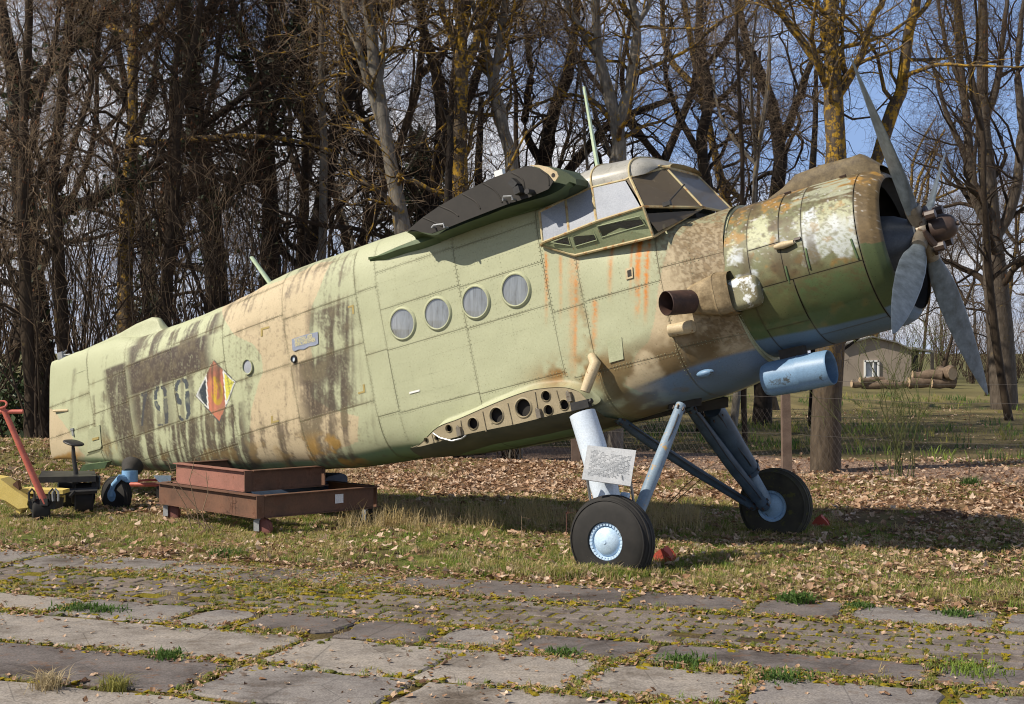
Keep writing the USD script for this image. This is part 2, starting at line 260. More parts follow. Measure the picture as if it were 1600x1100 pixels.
weathered('render_grey', (0.24, 0.20, 0.16), (0.31, 0.26, 0.21), scale=1.5, rough=0.9, spots=(0.17, 0.14, 0.11), spot_scale=2, spot_at=0.6); weathered('roof_dark', (0.13, 0.125, 0.12), (0.2, 0.19, 0.18), scale=3, rough=0.8); weathered('log_bark', (0.09, 0.06, 0.04), (0.18, 0.13, 0.09), scale=6, rough=0.9, bump=.5); weathered('log_end', (0.30, 0.21, 0.13), (0.40, 0.30, 0.19), scale=9, rough=0.9); weathered('dark_boards', (0.035, 0.03, 0.027), (0.06, 0.052, 0.045), scale=3, rough=0.9)

# ------------------------------------------------------------------ ground, pavement
PH = math.radians(-20.5); E1, E2 = np.array([math.cos(PH), math.sin(PH)]), np.array([-math.sin(PH), math.cos(PH)])
def uw(x, y): return x * E1[0] + y * E1[1], x * E2[0] + y * E2[1]
def XY(u, w): return u * E1[0] + w * E2[0], u * E1[1] + w * E2[1]
def zone_w(x, y): return uw(x, y)[1]
EDGE = 11.22
def height(x, y):
    x, y = np.asarray(x, float), np.asarray(y, float); w = zone_w(x, y)
    p = np.stack([x * .35, y * .35, 0 * x], -1); h = (fbm(p, 3, 51) - .5) * .10 * sstep(11.4, 12.6, w) * sstep(200, 60, y)
    h = h + .035 * sstep(EDGE - .05, EDGE + .5, w)
    fl = fence_off(x, y)                                   # bank of leaves this side of the fence
    h = h + .10 * np.exp(-((fl + .9) / .9) ** 2) + .50 * np.exp(-(((x + 8.2) / 3.0) ** 2 + ((y - 22.5) / 2.0) ** 2))
    return h
FA, FB = np.array([7.6, 19.3]), np.array([1.0, 23.3]); FD = (FB - FA) / np.linalg.norm(FB - FA); FN = np.array([FD[1], -FD[0]]); FN = FN if FN[1] > 0 else -FN
def fence_off(x, y): return (np.asarray(x) - FA[0]) * FN[0] + (np.asarray(y) - FA[1]) * FN[1]   # positive beyond the fence
def grid_lines(a, b, st, out):
    core = np.arange(a, b + st / 2, st); g = []; x, d = b, st
    while x < out[1]: d *= 1.25; x += d; g.append(x)
    h = []; x, d = a, st
    while x > out[0]: d *= 1.25; x -= d; h.append(x)
    return np.array(h[::-1] + list(core) + g)
gx, gy = grid_lines(-14, 18, .14, (-900, 900)), grid_lines(6.5, 36, .14, (-60, 1600))
X, Y = np.meshgrid(gx, gy, indexing='ij'); Zg = height(X, Y); w = zone_w(X, Y); fo = fence_off(X, Y)
p = np.stack([X, Y, 0 * X], -1); n1, n2, n3 = fbm(p * .7, 4, 61), fbm(p * 2.3, 4, 62), fbm(p * 9, 3, 63)
soil, dry, grn, leaf, path, moss = [np.array(c) for c in ((.07, .048, .03), (.22, .175, .08), (.10, .135, .026), (.20, .12, .07), (.27, .185, .14), (.19, .155, .02))]
col = np.ones(X.shape + (3,)) * soil
mixg = lambda c, cc, m: c * (1 - np.clip(m, 0, 1)[..., None]) + cc * np.clip(m, 0, 1)[..., None]
col = mixg(col, dry, sstep(.35, .6, n2)); col = mixg(col, grn, sstep(.50, .62, n1 * .5 + n2 * .5) * .8)
col = mixg(col, leaf, sstep(-5.5, -3.0, fo + (n1 - .5) * 4) * sstep(.8, .2, fo) * .9)
col = mixg(col, path, sstep(.5, .9, fo + (n2 - .5)) * sstep(4.6, 3.6, fo + (n2 - .5)) * sstep(-3.0, -1.5, X) * .95)
far = sstep(4.0, 5.2, fo + (n1 - .5) * 2)
col = mixg(col, np.array([.095, .082, .036]), far); col = mixg(col, np.array([.20, .15, .08]), far * sstep(.45, .62, n1)); col = mixg(col, np.array([.19, .155, .07]), far * sstep(26, 34, Y) * sstep(.35, .55, n1))
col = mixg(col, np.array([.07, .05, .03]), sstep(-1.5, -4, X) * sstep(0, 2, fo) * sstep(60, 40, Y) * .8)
col = mixg(col, np.array([.12, .115, .05]), sstep(50, 90, Y) * .9)
pav = sstep(EDGE + .15, EDGE - .05, w + (n2 - .5) * .3); col = mixg(col, mixg(np.ones_like(col) * moss, np.array([.09, .065, .04]), sstep(.42, .58, n2)), pav)
col = col * (.6 + .8 * n3[..., None])
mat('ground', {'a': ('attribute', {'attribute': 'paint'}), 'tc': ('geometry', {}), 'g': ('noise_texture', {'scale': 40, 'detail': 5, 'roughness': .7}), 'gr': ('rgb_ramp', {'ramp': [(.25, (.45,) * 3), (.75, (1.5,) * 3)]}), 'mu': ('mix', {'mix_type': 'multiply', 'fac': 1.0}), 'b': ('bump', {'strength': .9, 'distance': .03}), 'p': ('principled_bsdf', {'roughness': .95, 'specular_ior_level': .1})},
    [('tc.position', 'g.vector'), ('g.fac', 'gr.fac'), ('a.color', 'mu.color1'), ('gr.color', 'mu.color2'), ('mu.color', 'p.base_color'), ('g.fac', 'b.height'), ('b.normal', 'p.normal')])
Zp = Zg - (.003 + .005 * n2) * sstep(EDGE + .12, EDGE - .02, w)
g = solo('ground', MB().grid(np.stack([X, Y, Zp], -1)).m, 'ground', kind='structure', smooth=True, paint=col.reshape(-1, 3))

def concrete(name, c1, c2, spots):
    mat(name, {'tc': ('geometry', {}), 'n': ('noise_texture', {'scale': 2.2, 'detail': 7, 'roughness': .65}), 'r': ('rgb_ramp', {'ramp': [(.3, c1), (.7, c2)]}), 'v': ('noise_texture', {'scale': 75, 'detail': 3, 'roughness': .7}), 'vr': ('rgb_ramp', {'ramp': [(.30, (.55,) * 3), (.5, (1.0,) * 3), (.72, (1.45,) * 3)]}),
        'mu': ('mix', {'mix_type': 'multiply', 'fac': 1.0}), 's': ('noise_texture', {'scale': 7, 'detail': 6, 'roughness': .75}), 'sr': ('rgb_ramp', {'ramp': [(.55, (0, 0, 0)), (.68, (1, 1, 1))]}), 'sm': ('mix', {'color2': spots}),
        'cv': ('voronoi_texture', {'scale': 1.3, 'feature': 'distance_to_edge'}), 'cr': ('rgb_ramp', {'ramp': [(.0, (.25,) * 3), (.008, (1.0,) * 3)]}), 'cm': ('mix', {'mix_type': 'multiply', 'fac': .55}), 'st': ('noise_texture', {'scale': 1.1, 'detail': 8, 'roughness': .72}), 'str': ('rgb_ramp', {'ramp': [(.34, (.50, .45, .40)), (.50, (1, 1, 1)), (.66, (1.12, 1.1, 1.06))]}), 'stm': ('mix', {'mix_type': 'multiply', 'fac': 1.0}),
        'b': ('bump', {'strength': .5, 'distance': .006}), 'p': ('principled_bsdf', {'roughness': .85, 'specular_ior_level': .25})},
        [('tc.position', 'n.vector'), ('tc.position', 'v.vector'), ('tc.position', 's.vector'), ('tc.position', 'cv.vector'), ('n.fac', 'r.fac'), ('v.fac', 'vr.fac'), ('r.color', 'mu.color1'), ('vr.color', 'mu.color2'), ('s.fac', 'sr.fac'), ('sr.color', 'sm.fac'), ('mu.color', 'sm.color1'), ('cv.distance', 'cr.fac'), ('sm.color', 'cm.color1'), ('cr.color', 'cm.color2'), ('tc.position', 'st.vector'), ('st.fac', 'str.fac'), ('cm.color', 'stm.color1'), ('str.color', 'stm.color2'), ('stm.color', 'p.base_color'), ('v.fac', 'b.height'), ('b.normal', 'p.normal')])
concrete('concrete_light', (.20, .178, .158), (.28, .25, .222), (.17, .14, .11)); concrete('concrete_mid', (.155, .14, .135), (.225, .205, .19), (.13, .10, .08)); concrete('concrete_dark', (.095, .083, .08), (.15, .13, .122), (.15, .08, .045)); concrete('sett_grey', (.125, .105, .095), (.20, .17, .155), (.13, .12, .035)); concrete('sett_brown', (.105, .085, .07), (.165, .135, .115), (.14, .125, .03))
PAV = thing('pavement', np.array([0, 10, 0]), kind='structure')
pr_ = np.random.default_rng(21)
def slab_piece(pts_uw, top, m, name, jag=.017, ch=.012):
    pl = Polygon(pts_uw); ring = []
    L = pl.exterior.length; n = max(8, int(L / .16))
    for k in range(n): ring.append(pl.exterior.interpolate(k * L / n).coords[0])
    ring = np.array(ring); c = ring.mean(0); ring = ring + pr_.normal(0, jag, ring.shape)
    # rounded corners come from resampling; chamfered rim
    def lev(off, z): q = ring + (c - ring) / (np.linalg.norm(c - ring, axis=1)[:, None] + 1e-9) * off; x, y = XY(q[:, 0], q[:, 1]); return np.stack([x, y, np.full(n, z)], 1)
    tilt = pr_.normal(0, .0022, 2)
    A, B, C = lev(0, -.06), lev(.0, top - ch), lev(ch * 1.4, top)
    for q in (B, C): q[:, 2] += (ring - c) @ tilt
    v = np.vstack([A, B, C, [[*XY(*c), top]]]); i = np.arange(n); j = (i + 1) % n
    f = np.vstack([np.stack([i, j, j + n], 1), np.stack([i, j + n, i + n], 1), np.stack([i + n, j + n, j + 2 * n], 1), np.stack([i + n, j + 2 * n, i + 2 * n], 1), np.stack([i + 2 * n, j + 2 * n, np.full(n, 3 * n)], 1)])
    if name is None: return v, f
    return part(PAV, name, (v, f), m)
# rows: (near edge, far edge, joints along u, materials)
def u_at(px, py): return uw(*gnd(px, py)[:2])[0]
rows_ = [(6.0, 6.78, [-9, -6.4, -4.1, -2.2, .2, 2.1, 4.2, 6.5], 'mld'), (6.84, 7.62, [-9.4, u_at(-300, 1060) , u_at(330, 1060), u_at(640, 1075), u_at(1000, 1090), u_at(1300, 1090), 4.2, 7], 'ddmlm'),
         (7.69, 8.50, [-10.4, -8.0, u_at(485, 1000) - .05, u_at(685, 1035), u_at(930, 1052), u_at(1170, 1070), u_at(1500, 1080), 6], 'mllllm'),
         (8.62, 9.20, [-10.4, -8.6, u_at(-60, 920), u_at(180, 930), u_at(330, 950), u_at(420, 960), u_at(560, 975), u_at(690, 990), u_at(820, 995), u_at(1020, 1012), u_at(1455, 1055), 4.6, 7.5], 'lllmmddmdddml'),
         (10.42, EDGE - .04, [-12, -9, -7.4, -5.6, u_at(160, 880), u_at(260, 890), u_at(400, 890), u_at(520, 890), u_at(640, 900), u_at(760, 905), u_at(1000, 925), u_at(1180, 940), u_at(1330, 950), u_at(1560, 975), 5.5, 8.5], 'mmdmmddmddddmmdm')]
for w0, w1, us, ms in rows_:
    for k in range(len(us) - 1):
        gap = .035 if w0 < 8 else .03; j1, j2 = pr_.normal(0, .02, 2); pts = [(us[k] + gap, w0 + j1), (us[k + 1] - gap, w0 + j1 + pr_.normal(0, .015)), (us[k + 1] - gap + pr_.normal(0, .03), w1 + j2), (us[k] + gap + pr_.normal(0, .03), w1 + j2)]
        mm = {'l': 'concrete_light', 'm': 'concrete_mid', 'd': 'concrete_dark'}[ms[k % len(ms)]]
        slab_piece(pts, pr_.uniform(.006, .014), mm, 'concrete_slab')
setts = []
for r in range(6):
    w0 = 9.26 + r * .188; u = -11.0 + (r % 2) * .125
    while u < 7.5:
        L = .25
        if pr_.random() < .97: setts.append((u, w0, L))
        u += L
setts.sort(key=lambda q: math.hypot(*XY(q[0], q[1])) + (99 if abs(XY(q[0], q[1])[0] / XY(q[0], q[1])[1]) > .39 else 0))
rest = MB()
for k, (u, w0, L) in enumerate(setts):
    g_ = pr_.uniform(.006, .013); pts = [(u + g_, w0 + g_), (u + L - g_, w0 + g_), (u + L - g_, w0 + .188 - g_), (u + g_, w0 + .188 - g_)]
    q = np.array(pts) + pr_.normal(0, .004, (4, 2)); c = q.mean(0); top = pr_.uniform(.000, .006); x0, y0 = XY(q[:, 0], q[:, 1]); q2 = q + (c - q) * .10; x2, y2 = XY(q2[:, 0], q2[:, 1]); tl = pr_.normal(0, .010, 2)
    b = np.stack([x0, y0, np.full(4, -.05)], 1); t1 = np.stack([x0, y0, top - .008 + (q - c) @ tl], 1); t2 = np.stack([x2, y2, top + (q2 - c) @ tl], 1)
    v = np.vstack([b, t1, t2]); f = [[i, (i + 1) % 4, 4 + (i + 1) % 4] for i in range(4)] + [[i, 4 + (i + 1) % 4, 4 + i] for i in range(4)] + [[4 + i, 4 + (i + 1) % 4, 8 + (i + 1) % 4] for i in range(4)] + [[4 + i, 8 + (i + 1) % 4, 8 + i] for i in range(4)] + [[8, 9, 10], [8, 10, 11]]
    if k < 300: part(PAV, 'paving_sett', (v, f), 'sett_brown' if pr_.random() < .45 else 'sett_grey')
    else: rest.add(v, f)
part(PAV, 'more_setts', rest.m, 'sett_grey', kind='stuff')

# ------------------------------------------------------------------ chain-link fence on concrete posts
FEN = thing('chain_link_fence', np.array([*FA, 0]), 'sagging chain-link fence on brown concrete posts behind the airplane', 'fence')
def fpt(k): return FA + FD * k
def k_of(px): r = (px - CX) / F; return (r * FA[1] - FA[0]) / (FD[0] - r * FD[1])
posts = [k_of(1232), k_of(903), k_of(660), k_of(440), k_of(250), k_of(100), -4.5]
for i, k in enumerate(posts):
    x, y = fpt(k) - FN * .06; z = float(height(x, y)); hh = 1.62 if i else 1.68; b = .075 if i < 2 else .06; le = [0.035, .06, .02, 0, 0, 0, 0, 0][i]
    part(FEN, 'post', MB().hexa([[x - b, y - b, z - .1], [x + b, y - b, z - .1], [x + b, y + b, z - .1], [x - b, y + b, z - .1], [x - b * .8 - le, y - b * .8, z + hh], [x + b * .8 - le, y - b * .8, z + hh], [x + b * .8 - le, y + b * .8, z + hh], [x - b * .8 - le, y + b * .8, z + hh]]).m, 'concrete_post')
m = MB(); K0, K1, HH = -5.0, 22.0, 1.05; st = .085
for k in np.arange(K0, K1, st):
    for sg in (1, -1):
        kk = k + sg * HH * .62; P0, P1 = fpt(k), fpt(kk); sag = .04 * math.sin(k * 1.3)
        q0 = np.array([*P0, float(height(*P0)) + .0]); q1 = np.array([*(P1 + FN * (.01 + sag)), HH + .1 - .05 * abs(math.sin(kk * .9))]); mid = (q0 + q1) / 2 + np.array([*(FN * (.03 * math.sin(k * 2.1) + .006 * sg)), 0]); m.tube([q0, mid, q1], .0019, 3, caps=False)
part(FEN, 'wire_mesh', m.m, 'wire', kind='stuff')
for z in (.12, .7, 1.28, 1.55): part(FEN, 'line_wire', MB().tube([np.array([*fpt(k), z - .03 * math.sin(k * 1.1)]) for k in np.linspace(K0, K1, 40)], .003, 4).m, 'wire')

# ------------------------------------------------------------------ shed, lean-to and logs at the far end of the lawn
HD = 79.0
hp = lambda x, y, d=HD: at(x, y, d)
SH = thing('shed', [*hp(1372, 604)[:2], 0], 'grey rendered shed with one pale window at the far end of the lawn', 'shed')
front = [hp(1310, 606), hp(1424, 606), hp(1424, 548), hp(1400, 536), hp(1362, 527), hp(1310, 541)]
fr = np.array(front); pl = Polygon(fr[:, [0, 2]]); wn = Polygon([hp(1350, 0)[[0, 2]] * [1, 0] + [0, hp(0, 591)[2]], [hp(1373, 0)[0], hp(0, 591)[2]], [hp(1373, 0)[0], hp(0, 563)[2]], [hp(1350, 0)[0], hp(0, 563)[2]]])
mm = trimesh.creation.extrude_polygon(pl.difference(wn), 1.0, engine='earcut'); q = np.asarray(mm.vertices); part(SH, 'wall', (np.stack([q[:, 0], HD + q[:, 2] * 6, q[:, 1]], 1), mm.faces), 'render_grey')
m = MB(); ov = .25
for a, b in ((fr[5], fr[4]), (fr[4], fr[3]), (fr[3], fr[2])):
    a, b = a.copy(), b.copy(); a[1] -= ov; b[1] -= ov; z = np.array([0, 0, .08]); e = np.array([0, 6.5, 0]); m.hexa([a, b, b + e, a + e, a + z, b + z, b + e + z, a + e + z])
part(SH, 'roof', m.m, 'roof_dark')
wx0, wx1, wz0, wz1 = hp(1350, 0)[0], hp(1373, 0)[0], hp(0, 591)[2], hp(0, 563)[2]
wf = MB(); 
for c, ex, ez in (((wx0 + .04, (wz0 + wz1) / 2), .05, (wz1 - wz0) / 2), ((wx1 - .04, (wz0 + wz1) / 2), .05, (wz1 - wz0) / 2), (((wx0 + wx1) / 2, wz1 - .04), (wx1 - wx0) / 2, .05), (((wx0 + wx1) / 2, wz0 + .04), (wx1 - wx0) / 2, .05), (((wx0 + wx1) / 2 + .1, (wz0 + wz1) / 2), .03, (wz1 - wz0) / 2)): wf.box([c[0], HD - .03, c[1]], [ex, 0, 0], [0, .06, 0], [0, 0, ez])
wfp = part(SH, 'window', wf.m, 'white_paint'); weathered('shed_pane', (0.30, 0.33, 0.38), (0.40, 0.43, 0.48), rough=0.2); part(wfp, 'pane', MB().box([(wx0 + wx1) / 2, HD + .1, (wz0 + wz1) / 2], [(wx1 - wx0) / 2, 0, 0], [0, .01, 0], [0, 0, (wz1 - wz0) / 2]).m, 'shed_pane')
LT = thing('lean_to', [*hp(1442, 604)[:2], 0], 'dark open wooden lean-to against the right side of the shed', 'lean-to')
a, b = hp(1425, 545, HD + .3), hp(1460, 551, HD + .3); part(LT, 'roof', MB().hexa([a, b, b + [0, 4, 0], a + [0, 4, 0], a + [0, 0, .12], b + [0, 0, .12], b + [0, 4, .12], a + [0, 4, .12]]).m, 'roof_dark')
part(LT, 'back_wall', MB().box([(a[0] + b[0]) / 2, HD + 3.5, 1.0], [(b[0] - a[0]) / 2, 0, 0], [0, .05, 0], [0, 0, 1.0]).m, 'dark_boards')
for xx in (a[0] + .15, b[0] - .1): part(LT, 'post', MB().box([xx, HD + .4, 1.0], [.08, 0, 0], [0, .08, 0], [0, 0, 1.0]).m, 'dark_boards')
lg = np.random.default_rng(8); LD = 73.0
def log(px, py, wpx, r, ang, label, grp=None):
    c = at(px, py, LD); c[2] = max(r * .9, c[2]); L = wpx / F * LD / 2; d = np.array([math.cos(ang), math.sin(ang), 0]); t = thing('cut_log', c * [1, 1, 0], label, 'log', grp); k = 6
    pts = np.array([c + d * L * x + [0, 0, .04 * math.sin(3 * x)] for x in np.linspace(-1, 1, k)]); part(t, 'bark', MB().tube(pts, r * (1 + .08 * lg.normal(size=k)), 12, caps=False).m, 'log_bark', smooth=50)
    for sg in (-1, 1): part(t, 'cut_end', MB().lathe(pts[0 if sg < 0 else -1] + d * sg * .002, d * sg, [(-.01, r), (0.003, r * .98), (.004, 0)], 12).m, 'log_end')
log(1345, 600, 30, .20, .1, 'left short log of the pile before the shed window'); log(1372, 601, 50, .22, -.15, 'middle log lying before the shed window'); log(1405, 602, 40, .18, .1, 'thin right log of the row before the shed'); log(1362, 594, 40, .17, .2, 'top log lying across the row before the shed')
log(1445, 597, 52, .30, .05, 'lower big log stacked before the lean-to'); log(1448, 587, 44, .28, -.1, 'upper big log stacked before the lean-to'); log(1478, 583, 26, .38, -1.0, 'thickest log with its pale cut end facing the lawn'); log(1472, 598, 40, .3, .2, 'low log under the thickest log end')

# ------------------------------------------------------------------ the aircraft
AIR = thing('propeller_airplane', gnd(948, 890) * [1, 1, 0],
            'derelict camouflaged single-engine propeller airplane without wings, nose raised, parked on the grass', 'airplane')
ks = [1.60, 2.0, 2.5, 3.0, 3.4, 4.0, 5.5, 6.2, 7.0, 8.2, 9.2, 10.0, 10.6, 11.3, 12.04]
kT = [0.74, 0.70, 0.70, 0.85, 1.36, 1.46, 1.49, 1.51, 1.53, 1.44, 1.42, 1.42, 1.52, 1.53, 1.52]
kb = [1.60, 1.86, 2.5, 3.1, 3.9, 4.9, 5.9, 6.7, 7.24, 8.2, 9.3, 10.4, 11.3, 11.8, 12.04]
kB = [-0.82, -0.98, -1.05, -1.09, -1.11, -1.08, -0.97, -0.92, -0.85, -0.72, -0.53, -0.30, -0.05, 0.15, 0.20]
kw = [1.60, 2.0, 2.5, 3.0, 5.5, 6.5, 7.5, 8.5, 9.5, 10.5, 11.3, 12.04]
kW = [0.73, 0.82, 0.90, 0.92, 0.92, 0.86, 0.76, 0.63, 0.48, 0.32, 0.19, 0.07]
kn = [1.60, 1.85, 2.2, 3.0, 4.0, 6.0, 7.5, 9.0, 10.5, 12.04]
kNt = [2.0, 2.8, 4.6, 5.4, 5.5, 4.6, 3.6, 3.0, 3.0, 4.0]
kNb = [2.0, 2.2, 2.6, 3.6, 5.0, 5.0, 4.2, 3.6, 3.0, 2.4]
from scipy.interpolate import PchipInterpolator
fT, fB, fW, fNt, fNb = [PchipInterpolator(a, b) for a, b in ((ks, kT), (kb, kB), (kw, kW), (kn, kNt), (kn, kNb))]
PHI = np.linspace(-np.pi / 2, np.pi / 2, 361)
def section(s):                                          # dense starboard half section, keel to crown: q, t, v, outward normal (t, v)
    T, B, w, nt, nb = float(fT(s)), float(fB(s)), float(fW(s)), float(fNt(s)), float(fNb(s))
    m = B + (T - B) * (0.5 if s < 2.2 else 0.48)
    c, sn = np.cos(PHI), np.sin(PHI); n = np.where(sn < 0, nb, nt)
    t = w * np.abs(c) ** (2 / n); v = m + np.where(sn < 0, m - B, T - m) * np.sign(sn) * np.abs(sn) ** (2 / n)
    t[0] = t[-1] = 0
    d = np.hypot(np.diff(t), np.diff(v)); q = np.concatenate([[0], np.cumsum(d)]); L = q[-1]; q /= L
    dt, dv = np.gradient(t), np.gradient(v); l = np.hypot(dt, dv) + 1e-9
    return q, t, v, dv / l, -dt / l, L
def skin_point(s, v, off=0.0):                           # starboard side at height v
    q, t, vv, nt, nv, L = section(s); tt = np.interp(v, vv, t)
    return WS(s, tt + off, v)
def side_t(s, v):
    q, t, vv, *_ = section(s); return float(np.interp(v, vv, t))
def sv(px, py, off=0.0):                                 # photograph point on the starboard skin
    t = 0.8
    for _ in range(25):
        s, v = inv(px, py, t); s2 = min(max(s, 1.6), 12.04)
        t = 0.5 * t + 0.5 * (side_t(s2, min(max(v, float(fB(s2))), float(fT(s2)))) + off)
    return s, v
def svs(pts): return np.array([sv(*p) for p in pts])

# ---- paint: camouflage, stains and markings as they lie on the skin (s, v)
TAN_BAND = svs([(367, 470), (440, 440), (500, 412), (520, 408), (499, 452), (487, 482), (484, 515), (489, 560), (487, 620), (520, 640), (560, 650), (560, 690), (500, 715), (400, 735), (392, 700), (393, 640), (401, 610), (410, 580), (408, 556), (396, 538), (368, 524)])
TAN_TAIL = svs([(78, 628), (98, 640), (118, 670), (141, 709), (146, 724), (78, 714)])
TAN_NOSE = svs([(1085, 350), (1060, 372), (1044, 390), (1034, 420), (1026, 450), (1022, 500), (1014, 530), (994, 552), (985, 575), (975, 600), (1000, 612), (1230, 610), (1230, 350)])
G1, G2 = sv(190, 730), sv(620, 715)
EMB = [(843 / 7.855 + 200 - 2, 550 + 535 / 7.855), (1055 / 7.855 + 200 - 4, 550 + 95 / 7.855), (1330 / 7.855 + 200, 550 + 370 / 7.855), (1130 / 7.855 + 200, 550 + 872 / 7.855)]
Z = lambda L: svs([(200 + a / 7.855, 550 + b / 7.855) for a, b in L])
EMB_OUT = Z([(826, 535), (1050, 85), (1335, 365), (1130, 878)])
EMB_WHITE = Z([(836, 535), (1050, 105), (1320, 370), (1128, 850)])
EMB_IN = Z([(852, 532), (1052, 125), (1302, 375), (1122, 825)])
EMB_RED = Z([(968, 60), (1142, 60), (1165, 200), (1195, 640), (1195, 900), (1010, 900), (985, 520), (968, 300)])
EMB_RW = Z([(955, 60), (1165, 60), (1180, 200), (1210, 640), (1210, 900), (995, 900), (968, 520), (955, 300)])
EMB_C = Z([(1085, 455)])[0]
DIG = [Z(p) for p in (
    [(165, 500), (236, 480), (238, 520), (205, 720), (190, 900), (165, 905), (182, 700), (196, 545), (168, 552)],
    [(322, 585), (322, 500), (350, 430), (382, 415), (384, 460), (362, 500), (360, 590)], [(408, 410), (450, 408), (478, 470), (482, 535), (446, 545), (436, 470), (410, 452)],
    [(322, 600), (362, 600), (372, 640), (402, 668), (400, 730), (360, 705), (332, 660)], [(442, 570), (484, 560), (500, 740), (498, 870), (456, 885), (458, 800), (440, 690)], [(360, 890), (440, 880), (430, 905), (370, 905)],
    [(574, 480), (580, 400), (606, 345), (642, 330), (644, 372), (616, 415), (612, 490)], [(664, 325), (708, 325), (740, 370), (744, 440), (706, 462), (698, 390), (666, 362)],
    [(576, 500), (616, 500), (630, 560), (660, 590), (662, 650), (612, 640), (584, 590)], [(704, 482), (750, 470), (764, 640), (768, 760), (735, 825), (704, 835), (726, 740), (700, 620)], [(614, 790), (640, 770), (660, 810), (684, 810), (684, 848), (640, 840)])]
TREND = math.sin(PITCH), math.cos(PITCH)
def mixc(col, c, m): return col * (1 - m[..., None]) + np.asarray(c) * m[..., None]
LASTS = [None]
def paint(s, v, t, seam_s, seam_v):                      # linear colour of the skin; seam_s, seam_v: distance to the nearest panel edge
    sh = s.shape; p = np.stack([s, v, t], -1)
    n1, n2 = fbm(p * 1.6, 4, 1), fbm(p * 5.0, 4, 2); n3 = .55 * fbm(p * 22, 3, 3) + .45 * (1.6 * meshkit.noise(p * 52, 13) - .3)
    js, jv = (fbm(p * 2.2, 3, 4) - .5) * 0.10, (fbm(p * 2.2, 3, 5) - .5) * 0.10
    a = s * TREND[1] + v * TREND[0]; z = v * TREND[1] - s * TREND[0]     # along the ground, and plumb
    st = fbm(np.stack([a * 7.0, z * 0.55, 0 * a], -1), 4, 6); st2 = fbm(np.stack([a * 22, z * 1.1, 0 * a + 3], -1), 3, 7)
    col = np.ones(sh + (3,)) * np.asarray(SAGE) * (0.93 + 0.14 * n1[..., None])
    fade = sstep(6.8, 8.5, s) * 0.25
    col = mixc(col, (0.47, 0.50, 0.31), fade)
    for poly in (TAN_BAND, TAN_TAIL, TAN_NOSE):
        col = mixc(col, np.asarray(TAN), pip(poly, s + js * .6, v + jv * .6).astype(float))
    vb, vt = fB(s), fT(s)
    # blue-grey and green undersides
    low = sstep(0.03, -0.03, (v - vb) - np.interp(s, [2.8, 3.3, 5.6, 6.8, 9, 11.3, 12], [0.0, .10, .16, .13, .14, .10, .03])) * sstep(2.9, 3.2, s)
    col = mixc(col, (0.085, 0.145, 0.075), low * sstep(12.0, 11.2, s) * 0.9)
    # dark lichen and rain streaks on the rear half
    def zone(s0, s1, v0, v1, e=0.12):
        return sstep(s0 - e, s0 + e, s + js) * sstep(s1 + e, s1 - e, s + js) * sstep(v0 - .02, v0 + .02, v + .2 * jv) * sstep(v1 + .02, v1 - .02, v + .2 * jv)
    N = .34 * st + .28 * st2 + .26 * n2 + .12 * n3
    def soil(base, wd=.17): return sstep(.5 - wd, .5 + wd, base + (N - .5) * 2.6)
    d = np.zeros(sh)
    for k, (s0, s1, v0, v1, base, amp, e) in enumerate(((8.45, 10.27, .655, 1.075, .93, 1.0, .13), (8.3, 10.2, 1.04, 1.30, .50, .95, .10), (10.26, 10.75, -.4, 1.12, .92, .95, .07), (10.6, 11.2, -.25, .85, .42, .8, .14),
            (9.35, 10.26, .12, .665, .74, .95, .18), (8.2, 9.5, .12, .665, .40, .9, .12), (8.0, 10.6, -.66, .13, .57, .95, .12), (6.0, 8.2, -.90, -.24, .46, .85, .14), (6.05, 7.0, -.30, .36, .62, .95, .18), (5.95, 6.65, .34, .85, .48, .95, .12),
            (5.85, 6.6, .85, 1.45, .34, .8, .07), (6.5, 8.2, 1.12, 1.46, .42, .8, .12), (7.0, 8.3, -.3, .4, .32, .7, .12), (5.9, 11.6, -.9, 1.3, .26, .6, .3), (6.0, 11.2, -1.0, .0, .30, .7, .3), (9.5, 10.1, 1.2, 1.45, .62, .9, .1), (5.9, 6.3, .3, 1.3, .34, .8, .08))):
        d = np.maximum(d, zone(s0, s1, v0, v1, e) * soil(base + (.16 * (9.9 - s > 0) * 0)) * amp)
    d = np.clip(d * (1 - 0.35 * sstep(.58, .72, n3)) + 0.30 * sstep(.60, .72, n3) * sstep(5.9, 6.3, s) * sstep(10.8, 10.2, s) * sstep(.3, .6, n2), 0, 1)
    dc = np.array([0.068, 0.051, 0.039]) * (0.60 + 0.8 * n3[..., None]) + np.array([0.045, .04, .018]) * sstep(.5, .72, n2)[..., None]
    # markings under the dirt
    wear = sstep(.30, .46, fbm(p * 9, 3, 11))
    if s.max() > 8.1 and s.min() < 10.4:
        for g in DIG: col = mixc(col, (0.055, 0.07, 0.085), pip(g, s, v) * (0.55 + .4 * wear))
        d = d * (1 - 0.8 * pip(EMB_OUT, s, v)) * (1 - 0.35 * zone(8.9, 9.8, .14, .6, .05))
    tone = d[..., None] * np.array([1, 1, 1.0])
    col = col * (1 - tone) + dc * tone
    if s.max() > 8.1 and s.min() < 10.4:
        for g in DIG: col = mixc(col, (0.05, 0.06, 0.07), pip(g, s, v) * (.30 + .5 * wear) * .8)
